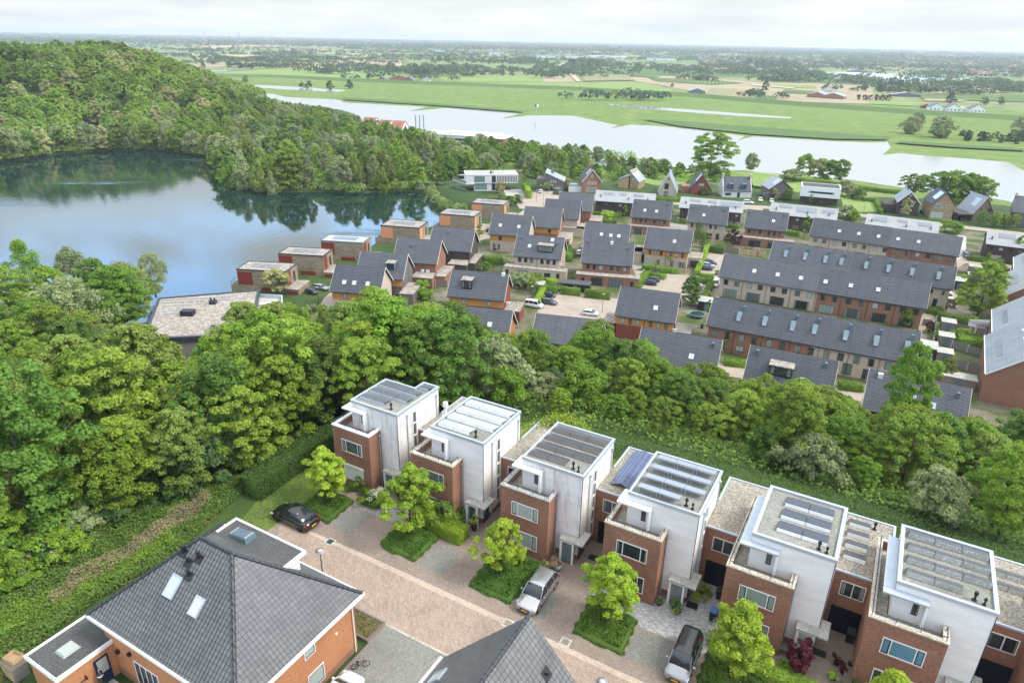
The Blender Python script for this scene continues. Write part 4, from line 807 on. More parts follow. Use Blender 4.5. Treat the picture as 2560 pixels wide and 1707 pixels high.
slate_house('terrace row with seven roof lanterns and french balconies, nearest of the long rows',64.8,139.4,-26.4,42.0,5.5,10.8,walls=[(-20.4,1.4,'brown_brick'),(1.4,20.4,'beige_brick')],nwin=14,wpane=('pane_curtain','pane_dark'),winw=1.2,winh=1.7,wz=4.05,lanterns=[(-14.4,.5),(-8.9,.5),(-3.1,.5),(1.3,.52),(7.4,.5),(13.2,.5),(18.9,.5)],steps=[(-21,1.4,0,0),(1.4,21,-.14,0)],low=[(-13.,1.5,1.7,1.3,'pane_blind','dark_frame'),(9.,1.6,1.8,2.6,'pane_mid','dark_frame'),(12.6,1.3,1.2,2.3,'pane_dark','dark_frame'),(-16.8,1.2,1.1,2.2,'pane_dark','dark_frame')],**G8)
slate_house('slate roof house with a gravel topped dormer peering over the treetops',52.8,117.5,-25.5,15.6,5.8,11.2,'beige_brick',nwin=0,dormer=(-1.5,.36,4.0,1.9,'anthracite','pane_mid',2),vents=[(-6.2,.78),(5.8,.78)],sky=[(2.5,.35)])
slate_house('slate roof house half hidden behind a tall tree at the right of the tree belt',71.3,108.0,-27.5,15.8,5.9,11.1,'orange_brick',nwin=0,sky=[(2.6,.42),(-.5,.5)],vents=[(6.,.72)],chim=[(-6,.85)])
slate_house('slate roof cut by treetops, left of the roof with the gravel topped dormer',33.8,126.6,-21.5,16.0,5.7,10.9,'beige_brick',nwin=0,sky=[(2.8,.4)],vents=[(6.4,.75)])
W8=dict(name='metal_roof_house',group='dark brick houses under pale metal roofs',roofm='white_metal_roof',verge='zinc',metal=True,ez=5.7)
for i,(x,y,a,L,lab,so_) in enumerate([(44.6,277.0,-14.,23.8,'dark brick house under pale metal roof with three solar patches, beside the wedge roofed house',[(-8.6,-4.8,.62,.85),(-2.3,.7,.62,.85),(3.3,7.2,.62,.85)]),(76.5,266.4,-19,23.7,'dark brick house under pale metal roof with a broad solar patch on its right half',[(-8.2,-4.2,.62,.85),(-1.5,1.8,.62,.85),(3.4,11.,.45,.85)]),(108.9,258.,-24,23.6,'dark brick house under pale metal roof in front of the long white modern house',[(-8.5,-4.2,.62,.88),(-2.6,4.6,.4,.85),(6.5,10.6,.5,.82)]),(137.3,241.,-30.,22.8,'pale metal roof rising behind the row with five skylights',[(-9,-4.8,.45,.85),(-1.5,1.6,.6,.8),(5,9,.5,.78)]),(166.6,219.8,-28.,22.,'dark brick house under pale metal roof at the right edge with an orange door',[(-7.6,-3.,.55,.9),(.6,4.4,.55,.8)])]):
    slate_house(lab,x,y,a,L,6.2,8.7,'dark_brick',nwin=8,wpane=('pane_dark','pane_blind','pane_dark','pane_mid'),winw=1.15,winh=1.0,wz=4.35,solar=so_,low=[(-7.2,1.5,2.6,1.3,'pane_blind','cream_paint'),(-1.6,1.4,1.6,1.2,'pane_mid','new_wood'),(2.2,1.2,1.2,2.2,'pane_dark','orange_boards'),(8,1.4,1.7,1.3,'pane_mid','new_wood')],vents=[(-9.5,.4),(1.5,.3),(9.,.35)],**W8)

# big pale roofs at the right edge (gable ends towards the camera)
def edge_row(label,pe,zb,ez,L,w_,rise,ang,roofm,wallm):
    t=thing('edge_row_house',label,'house',(pe[0],pe[1],zb),R(ang),'pale roofed row at the right edge')
    part('wall',MB().hexa([(.3,.3,0),(w_-.3,.3,0),(w_-.3,L-.3,0),(.3,L-.3,0)],[(.3,.3,ez-.2),(w_-.3,.3,ez-.2),(w_-.3,L-.3,ez-.2),(.3,L-.3,ez-.2)]),wallm,t)
    m=MB(); n=len(m.v); P=[(.3,ez-.2),(w_/2,ez+rise-.3),(w_-.3,ez-.2)]; m.v+=[(p[0],.32,p[1]) for p in P]+[(p[0],L-.32,p[1]) for p in P]; m.f+=[(n,n+2,n+1)[::-1],(n+3,n+4,n+5)[::-1],(n,n+1,n+4,n+3),(n+1,n+2,n+5,n+4)]; part('gable_wall',m,wallm,t)
    m=MB()
    for s_ in (0,1):
        xe=0 if s_==0 else w_; e=[(xe,0,ez),(w_/2,0,ez+rise),(w_/2,L,ez+rise),(xe,L,ez)]
        if s_: e=e[::-1]
        m.hexa([(p[0],p[1],p[2]-.2) for p in e],e)
    part('roof',m,roofm,t)
    m=MB()
    for s_ in (0,1):
        xe=0 if s_==0 else w_; e=[(xe,-.05,ez),(w_/2,-.05,ez+rise),(w_/2,.0,ez+rise),(xe,.0,ez)]
        if s_: e=e[::-1]
        m.hexa([(p[0],p[1],p[2]-.3) for p in e],[(p[0],p[1],p[2]+.03) for p in e])
    part('verge_board',m,'white_paint',t); part('gutter',MB().box(-.14,-.005,0,L,ez-.14,ez),'white_paint',t)
    for f in (.3,.5,.72):
        onslope(t,'skylight',MB().box(-.6,.6,-.35,.35,-.02,.14),'white_paint',(w_*.27,L*f,ez+rise*.54),(0,-1,0),(w_/2,0,rise))
    for f in (.4,.62): onslope(t,'solar_panel',MB().box(-2.4,2.4,-.5,.5,.03,.1),'solar_far',(w_*.1,L*f,ez+rise*.2),(0,-1,0),(w_/2,0,rise))
    return t
e1=edge_row('nearest pale roofed brick row at the right edge, with tall brown brick gable',px(2464,935,Z1+6.),Z1,6.,16,13,5.5,-22,'pale_tiles','brown_brick') if False else None
tiles('pale_tiles',(.30,.32,.34),(.17,.18,.19),.35,2.6,.03,var=.06,bd=.03)
for i,(u,v,L,a_,lab) in enumerate([(2464,934,23,-31.5,'nearest pale roofed brick row at the right edge, with tall brown brick gable'),(2481,840,20,-32,'second pale roofed brick row at the right edge, beyond the nearest gable'),(2511,739,23,-33,'third pale roofed brick row at the right edge beside the yellow green tree'),(2535,673,15,-33,'farthest pale roofed row at the right edge near the parked white car')]):
    edge_row(lab,px(u,v,Z1+6.),Z1,6.,L,21,9.,a_,'pale_tiles' if i<2 else 'white_metal_roof','brown_brick')

# ------------------------------------------------------------------ stone villas on the lake shore
def stone_villa(label,x,y,ang,w_,dp,panel,roof,wingdoor,zb=-23.5,zt=-15.9):
    t=thing('stone_villa',label,'house',(x,y,zb),R(ang),'flat roofed stone villas on the lake shore'); H_=zt-zb
    part('wall',MB().box(-w_/2,w_/2,-dp/2,dp/2,3.,H_-.3).box(-w_/2-2.2,w_/2,-dp/2-.02,dp/2,-3.5,3.),'stone_wall_m',t)
    m=MB(); frame_rect(m,-w_/2-.08,w_/2+.08,-dp/2-.08,dp/2+.08,H_-.3,H_,.25); part('roof_edge',m,'anthracite' if not roof else 'grey_boards',t)
    part('roof',MB().box(-w_/2+.2,w_/2-.2,-dp/2+.2,dp/2-.2,H_-.35,H_-.12),'roof_gravel_far' if not roof else 'zinc',t)
    m=MB()
    for yy in (-1.2,0,1.2): m.box(-w_*.3,w_*.28,dp*.02+yy-.07,dp*.02+yy+.07,H_-.1,H_+.12)
    part('roof_rail',m,'zinc',t)
    part('shutter_panel',MB().box(-w_/2+.15,-w_/2+4.2,-dp/2-.08,-dp/2-.005,3.3,H_-.7),panel,t)
    part('shutter_panel',MB().box(w_/2+.005,w_/2+.08,-dp/2+.3,-dp/2+2.6,3.2,H_-.5),panel,t)
    window(t,w_/2,dp/2-2.4,4.8,1.2,2.6,rz=R(90))
    part('wing_wall',MB().box(w_/2+.005,w_/2+3.6,-dp/2-1.2,dp/2-1,0,2.9),'stone_wall_m',t); part('wing_roof',MB().box(w_/2+.01,w_/2+3.7,-dp/2-1.3,dp/2-.9,2.91,3.1),'roof_gravel_far',t)
    part('wing_door',MB().box(w_/2+.4,w_/2+3.2,-dp/2-1.27,-dp/2-1.205,0,2.5),panel,t)
    if wingdoor: part('shutter_panel',MB().box(-.5,4.0,-dp/2-.1,-dp/2-.03,.2,2.7),panel,t)
    m=MB(); 
    for yy in (-dp/2,dp/2): m.tube((-w_/2-2.15,yy+(.1 if yy<0 else -.1),3.),(-w_/2-2.15,yy+(.1 if yy<0 else -.1),4.),.04,k=5)
    m.tube((-w_/2-2.15,-dp/2+.1,4.),(-w_/2-2.15,dp/2-.1,4.),.04,k=5).tube((-w_/2-2.15,-dp/2+.1,4.),(-w_/2,-dp/2+.1,4.),.04,k=5); part('railing',m,'anthracite',t)
    return t
stone_villa('stone villa with rust red panels nearest the forest, half behind a creamy tree',-67.3,179.7,-6,13.8,7.4,'rust_panel',0,1)
stone_villa('second stone villa from the forest, rust red panels and gravel roof with pipes',-61.0,194.6,-7,13.6,7.2,'rust_panel',0,1)
stone_villa('third stone villa, with a ribbed silver roof and rust red panels',-52.5,209.2,-7.5,13.6,7.,'rust_panel',1,1)
stone_villa('stone villa with salmon orange panels, fourth from the forest',-37.3,229.8,-11,13.6,9.2,'salmon_boards',0,0)
stone_villa('stone villa with salmon orange panels beside the dark parked car court',-19.6,247.6,-14,13.3,8.8,'salmon_boards',0,0)
stone_villa('farthest stone villa with salmon orange panels, next to the white modern villa',-9.4,266.6,-13,12.9,8.3,'salmon_boards',0,0)
# ------------------------------------------------------------------ white modern villa on the lake
v=thing('modern_villa','white flat roofed modern villa with slit windows and cantilevered glass decks','house',(1.3,318,-22.),R(-187),None); v.rotation_euler=(0,0,R(7.5))
# local: x to the left is negative, front face at y=0
part('upper_floor',MB().box(-24,0,0,11,3.6,7.2),'limestone',v)
part('roof',MB().box(-23.6,-.4,.4,10.6,7.2,7.27),'concrete_grey',v)
m=MB(); frame_rect(m,-24.1,.1,-.1,11.1,7.2,7.45,.35); m.box(-27,-24.15,.6,1.,7.0,7.4); part('roof_edge',m,'limestone',v)
part('lower_floor',MB().box(-20,-10,.4,10,0,3.59),'limestone',v); part('timber_wall',MB().box(-9.9,-5.5,1.6,9,0,3.59),'orange_brick',v)
part('base',MB().box(-22,-9.5,.8,10,-5,-.01),'dark_brick',v)
for i in range(13): part('slit_window',MB().box(-9.6+i*.72,-9.6+i*.72+.36,-.04,.05,4.0,6.8),'dark_frame',v)
window(v,-11.1,0,5.4,1.9,3.0); window(v,-11.1,.4,1.8,1.9,3.0)
window(v,-17.6,0,5.4,4.8,2.6,pane='deck_glass',bars=(.33,.66)); window(v,-17.0,.4,1.9,5.6,2.6,pane='deck_glass',bars=(.33,.66))
for z0,x1 in ((3.1,-29.5),(-.5,-29.5)):
    m=MB().hexa([(-24 if z0>0 else -20,0,z0),(-20,0,z0),(-20,10,z0),(x1+2,9,z0+.2)],[(-24 if z0>0 else -21,0,z0+.9),(-20,0,z0+.9),(-20,10,z0+.9),(x1,9,z0+.9)])
    part('deck',MB().prism([(-23.9,-.3),(-19.9,-.3),(-19.9,10),(x1,10.5)],z0,z0+.45),'limestone',v)
    g_=MB(); g_.hexa([(-23.8,-.25,z0+.46),(-23.7,-.2,z0+.46),(x1+.25,10.3,z0+.46),(x1+.1,10.3,z0+.46)],[(-23.8,-.25,z0+1.5),(-23.7,-.2,z0+1.5),(x1+.25,10.3,z0+1.5),(x1+.1,10.3,z0+1.5)]); part('deck_glass',g_,'deck_glass',v)
part('chimney',MB().box(-12.5,-11.6,4,4.8,7.28,8.2).box(-11.2,-10.9,4,4.4,7.28,8.4),'anthracite',v)
part('carport_ceiling',MB().box(-5.4,-.3,.8,10,3.45,3.59),'anthracite',v)
# ------------------------------------------------------------------ apartment block with gravel roof in the trees on the left
zt_=-13.; P=[px(u,v_,zt_) for u,v_ in ((398,745),(645,725),(628,830),(530,812),(520,838),(430,842),(362,838))]
ap=thing('apartment_block','low apartment block with gravel roof and bare timber walls among the trees','building',(0,0,0))
part('wall',MB().prism(P,-25,zt_-.9),'grey_boards',ap)
cx_=sum(p[0] for p in P)/7; cy_=sum(p[1] for p in P)/7
G_=grow(P,.45); part('eaves',MB().prism(G_,zt_-.89,zt_-.35),'anthracite',ap)
G2_=grow(P,-.3); part('gravel_roof',MB().prism(G2_,zt_-.34,zt_-.2),'roof_gravel_far',ap)
m=MB()
for i in range(7): a,b=Vector((*G_[i],0)),Vector((*G_[(i+1)%7],0)); c_,d_=Vector((*G2_[i],0)),Vector((*G2_[(i+1)%7],0)); m.hexa([(a.x,a.y,zt_-.34),(b.x,b.y,zt_-.34),(d_.x,d_.y,zt_-.34),(c_.x,c_.y,zt_-.34)][::(1)],[(a.x,a.y,zt_),(b.x,b.y,zt_),(d_.x,d_.y,zt_),(c_.x,c_.y,zt_)])
part('roof_edge',m,'anthracite',ap)
q=px(470,785,zt_); part('roof_unit',MB().box(q[0]-1.3,q[0]+1.3,q[1]-.9,q[1]+.9,zt_-.19,zt_+.9),'black_plastic',ap)
q=px(533,757,zt_); part('roof_unit',MB().box(q[0]-.7,q[0]+.7,q[1]-.6,q[1]+.6,zt_-.19,zt_+.6).tube((q[0]-.4,q[1],zt_+.6),(q[0]-.4,q[1],zt_+1.2),.2).tube((q[0]+.4,q[1],zt_+.6),(q[0]+.4,q[1],zt_+1.2),.2),'anthracite',ap)
for (u0,v0,u1,v1) in ((404,750,585,741),(402,757,584,747),(398,766,490,760),(391,779,505,774),(388,786,460,781)):
    a=px(u0,v0,zt_-.1); b=px(u1,v1,zt_-.1); part('roof_rail',MB().tube((*a,zt_-.0),(*b,zt_-.0),.07,k=5),'zinc',ap)
def wall_window(par,u,v_,z,w_,h_,pane,ang):
    p=px(u,v_,z); return window(par,p[0],p[1],z,w_,h_,'anthracite',pane,(),rz=R(ang))
for p,q,n,pn in ((P[5],P[6],2,'pane_blind'),(P[3],P[2],1,'pane_mid'),(P[4],P[5],0,'pane_mid')):
    a=math.atan2(q[1]-p[1],q[0]-p[0]); 
    if abs(a)>math.pi/2: a+=math.pi
    for j in range(n):
        f=(j+.5)/n; X=p[0]+(q[0]-p[0])*f; Y=p[1]+(q[1]-p[1])*f; nx,ny=math.sin(a),-math.cos(a)
        window(ap,X+nx*.06,Y+ny*.06,zt_-2.4,1.3,1.8,'anthracite',pn,rz=a)
Q=[px(u,v_,-14.4) for u,v_ in ((632,735),(706,738),(708,800),(620,800))]
part('terrace',MB().prism(Q,-25,-15.3),'grey_boards',ap); Qi=grow(Q,-.35)
m=MB()
for i in range(4): a,b,c_,d_=Q[i],Q[(i+1)%4],Qi[(i+1)%4],Qi[i]; m.prism([a,b,c_,d_],-15.29,-14.3)
part('parapet',m,'alu_trim',ap); part('terrace_floor',MB().prism(Qi,-15.29,-15.2),'concrete_grey',ap)
q=px(668,765,-15.2); tb=thing('garden_table','long white table with benches on the roof terrace','table',(q[0],q[1],-15.2),R(8)); part('tabletop',MB().box(-1.5,1.5,-.45,.45,.7,.76),'white_paint',tb)
for sx in (-1.35,1.35):
    for sy in (-.35,.35): part('leg',MB().box(sx-.05,sx+.05,sy-.05,sy+.05,0,.7),'white_paint',tb)

# ------------------------------------------------------------------ river, ponds, meadows and fields
RIVER=[(560,228),(640,231),(686,236),(714,243),(790,247),(831,248),(850,251),(861,257),(960,262),(1068,268),(1024,278),(1070,275),(1114,270),(1180,273),(1240,279),(1300,285),(1254,297),(1290,293),(1322,289),(1380,289),(1432,290),(1477,299),(1546,314),(1525,322),(1577,312),(1650,316),(1730,322),(1817,335),(1861,341),(1844,352),(1883,341),(1980,347),(2084,353),(2180,357),(2219,355),(2227,370),(2206,388),(2248,383),(2322,390),(2420,397),(2523,406),(2575,436),(2800,480),(3000,640),(2700,545),(2560,517),(2519,503),(2465,494),(2350,482),(2261,470),(2197,461),(2113,448),(1963,437),(1857,426),(1700,430),(1500,415),(1300,400),(1100,380),(850,330),(700,285),(600,245)]
sheet('river_shore',grow([px(u,v,-27.) for u,v in RIVER],1.6),-27.06,'bank_mud',False,off=-27.06)
sheet('river',RIVER,-27.0,'river_water')
def meadow(name,pts,mat,dz): return sheet(name,pts,ZP,mat,off=dz)
meadow('meadow',[(420,172),(960,178),(1100,196),(1673,228),(2300,262),(3100,330),(3200,700),(2560,520),(1900,450),(1300,420),(600,280),(450,230)],'meadow',.06)
meadow('water_strip',[(1502,260),(1560,262),(1700,273),(1850,284),(1980,294),(1975,297),(1850,291),(1700,280),(1560,268)],'river_water',.14)
meadow('pond',[(635,213),(706,216),(783,220),(808,223),(872,226),(850,230),(834,231),(770,227),(706,224),(642,219)],'river_water',.14)
meadow('canal',[(520,177),(640,174),(640,176),(520,180)],'river_water',.14)
FI=0
for mt,pts in [('meadow_bright',[(520,184),(700,172),(965,181),(1000,190),(925,199),(900,200),(700,193),(560,192)]),
 ('soil_yellow',[(680,168),(732,157),(900,149),(1000,151),(1010,162),(935,177),(820,175),(680,172)]),('soil',[(850,150),(1003,151),(976,176),(900,176),(840,176)]),('soil',[(900,136),(1006,138),(1006,146),(900,146)]),('soil',[(470,160),(670,155),(670,162),(500,170)]),
 ('meadow_bright',[(1098,195),(1232,189),(1355,191),(1355,206),(1118,204)]),('soil',[(1359,184),(1437,184),(1450,205),(1356,207)]),('meadow_bright',[(1102,209),(1443,207),(1627,209),(1685,230),(1539,227),(1250,214)]),
 ('orchard',[(1508,164),(1900,168),(1990,184),(1985,196),(1700,190),(1523,185)]),('orchard',[(1350,160),(1440,158),(1450,183),(1360,183)]),
 ('soil',[(1560,189),(1700,192),(1900,206),(2170,214),(2180,226),(2190,262),(1990,256),(1760,236),(1650,214),(1570,202)]),('orchard_rows',[(1780,221),(1840,223),(1830,240),(1760,236)]),('orchard',[(1890,238),(1942,242),(1940,253),(1888,248)]),('orchard_rows',[(1830,226),(1900,230),(1890,238),(1840,235)]),('meadow_bright',[(2160,252),(2250,256),(2310,268),(2180,262)]),
 ('orchard',[(1990,186),(2060,190),(2300,211),(2560,224),(2560,232),(2300,217),(2100,207),(1900,203)]),
 ('net_white',[(2075,181),(2157,182),(2431,211),(2322,211)]),('net_grey',[(1993,186),(2069,182),(2322,211),(2212,211)]),('net_grey',[(2160,182),(2322,187),(2560,208),(2600,214),(2431,211)]),
 ('soil',[(2290,219),(2446,216),(2519,233),(2307,237)]),('orchard',[(2300,238),(2620,239),(2620,259),(2300,248)]),('soil',[(2310,248),(2420,252),(2400,256),(2310,254)]),
 ('orchard',[(690,158),(900,144),(1000,140),(1010,148),(900,148),(730,156)]),('meadow_bright',[(480,128),(700,122),(720,127),(520,134)]),('soil_yellow',[(500,116),(760,112),(770,115),(520,121)]),
 ('meadow_dark',[(1600,300),(1700,306),(1950,325),(2225,345),(2215,353),(2084,351),(1883,339),(1700,319)]),('meadow_dark',[(860,245),(1100,262),(1300,279),(1310,284),(1080,266),(860,252)]),('meadow_dark',[(2250,356),(2400,366),(2560,376),(2560,381),(2380,372),(2240,361)]),
 ('orchard',[(1620,196),(1790,202),(1860,210),(1780,214),(1640,205)]),('meadow_bright',[(1900,212),(2040,216),(2040,223),(1900,219)]),('orchard',[(1960,226),(2035,230),(2030,238),(1955,234)]),('orchard',[(1580,189),(1650,192),(1640,196),(1570,193)]),('orchard_rows',[(1450,186),(1560,190),(1590,203),(1460,205)]),('soil_yellow',[(1770,170),(1830,172),(1850,178),(1790,177)]),('sandy',[(1392,160),(1410,158),(1452,205),(1443,207)]),('sandy',[(1880,212),(1985,222),(1990,225),(1880,216)])]:
    FI+=1; meadow('field',pts,mt,.10+.04*FI)
rf=random.Random(31)
for i in range(46):
    u0=rf.uniform(420,2300); v0=rf.choice([rf.uniform(98,128),rf.uniform(122,150)])+max(0,(u0-1500))*.022; v0=max(v0,84+u0*.0195); L_=rf.uniform(60,230); h_=rf.uniform(2.5,6) if v0>115 else rf.uniform(1.2,3); sl_2=.02; sh_=rf.uniform(-15,15)
    sheet('field',[(u0,v0),(u0+L_,v0+L_*sl_2),(u0+L_+sh_,v0+L_*sl_2+h_),(u0+sh_,v0+h_)],ZP,rf.choice(['meadow_bright','meadow','orchard','soil','meadow_dark','soil_yellow','meadow','orchard']),off=.03+.012*i)
# flood bank as a long low ridge
DK=[px(u,v,ZP) for u,v in ((420,186),(540,191),(700,194),(860,202),(1080,211),(1424,224),(1750,243),(1990,263),(2300,285),(2560,300),(2900,325))]
m=MB()
def offs(P,d):
    out=[]
    for i,p in enumerate(P):
        a=Vector(P[max(0,i-1)]); b=Vector(P[min(len(P)-1,i+1)]); t_=(b-a).normalized(); out.append((p[0]-t_.y*d,p[1]+t_.x*d))
    return out
A1,A2,A3,A4=offs(DK,-16),offs(DK,-2.5),offs(DK,2.5),offs(DK,14)
for i in range(len(DK)-1):
    for (p,zp),(q,zq) in (((A1,ZP),(A2,ZP+4.2)),((A2,ZP+4.2),(A3,ZP+4.2)),((A3,ZP+4.2),(A4,ZP))):
        m.poly([(*p[i],zp),(*p[i+1],zp),(*q[i+1],zq),(*q[i],zq)])
struct('dike_hill',m,'meadow_dark')

def ribbon(name,pts,width,z,mat):
    m=MB(); a=offs(pts,-width/2); b=offs(pts,width/2)
    for i in range(len(pts)-1): m.poly([(*a[i],z),(*a[i+1],z),(*b[i+1],z),(*b[i],z)])
    return struct(name,m,mat)
# district streets and yards
ground('garden_mat',[(.3,(.05,.075,.02)),(.46,(.085,.11,.035)),(.56,(.17,.15,.11)),(.7,(.24,.215,.18))],.14,2.)
sheet('garden_ground',[(-48,160),(-46,190),(-30,225),(-6,262),(10,284),(60,288),(120,278),(170,262),(230,225),(230,90),(60,95),(20,120),(-30,130),(-52,145)],0,'garden_mat',False,off=Z1+.03)
Zs=Z1+.05
ribbon('street',[(-46,150),(-47,172),(-44,190),(-36,207),(-24,222),(-9,240),(0,258),(6,276),(14,292)],6.5,Zs,'far_pavers')
ribbon('street',[(2,302),(14,296),(40,300),(64,300),(90,296),(115,292),(140,283),(165,270),(195,254),(225,236)],6.,Zs+.004,'far_pavers')
sheet('street',[(-4,306),(6,314),(20,322),(26,310),(16,296),(6,280),(2,282),(0,296)],0,'far_pavers',False,off=Zs+.008)
sheet('lawn',[(14,282),(24,284),(25,290),(16,290),(11,287)],0,'meadow_bright',False,off=Zs+.014)
kB_=lambda x,y:(1500+.2551*x,400+.2551*y)
kF_=lambda x,y:(1000+.2551*x,650+.2551*y)
kD_=lambda x,y:(1700+.36565*x,700+.36565*y)
kC_=lambda x,y:(1960+.2551*x,400+.2551*y)
kA_=lambda x,y:(1000+.2551*x,380+.2551*y)
def zsheet(name,f,pts,mat,dz): return sheet(name,[f(*p) for p in pts],Zs+dz,mat)
zsheet('car_park',kF_,[(1360,300),(2130,380),(2120,560),(2000,700),(1300,700),(1350,520)],'far_pavers',.012)
zsheet('car_park',kB_,[(330,1080),(640,1115),(930,1130),(1080,890),(1220,920),(1150,1150),(1180,1160),(1170,1350),(1000,1420),(560,1290),(420,1290)],'far_pavers',.016)
zsheet('street',kB_,[(280,1000),(330,900),(440,960),(430,1060),(330,1080)],'patio_pavers',.012)
zsheet('street',kC_,[(1400,1480),(1500,1560),(1330,1700),(1300,1560)],'far_pavers',.012)
zsheet('street',kC_,[(1600,1420),(1560,1280),(1640,1270),(1700,1330),(1700,1450),(1850,1500),(1840,1540),(1600,1500)],'far_pavers',.016)
zsheet('street',kC_,[(1690,980),(1790,940),(2352,1060),(2352,1110),(1780,1010),(1700,1060)],'far_pavers',.02)
zsheet('street',kC_,[(1700,730),(1790,750),(1770,1010),(1690,1000)],'concrete_grey',.012)
zsheet('street',kD_,[(250,560),(460,610),(1260,770),(1240,830),(1000,770),(240,640)],'far_pavers',.012)
zsheet('street',kB_,[(560,395),(760,410),(1400,460),(1600,480),(1600,500),(740,440),(560,420)],'far_pavers',.012)
zsheet('street',kB_,[(690,620),(860,640),(860,700),(660,650)],'patio_pavers',.012)
zsheet('lawn',kC_,[(560,385),(880,400),(930,505),(600,515)],'meadow_bright',.02)
zsheet('lawn',kB_,[(360,150),(540,145),(870,190),(830,240),(560,250),(390,215)],'meadow_bright',.0)
zsheet('meadow',kB_,[(1330,120),(1540,120),(1800,160),(2352,235),(2600,290),(2600,420),(2352,380),(1500,250),(1480,180)],'meadow_bright',-.02)
ribbon('path',[px(*kB_(*p),Z1) for p in ((1480,110),(1620,130),(1810,155),(2000,185),(2300,215))],2.0,Z1+.06,'sandy')
zsheet('driveway',kA_,[(1010,370),(1190,365),(1245,430),(1040,432)],'concrete_grey',.02)

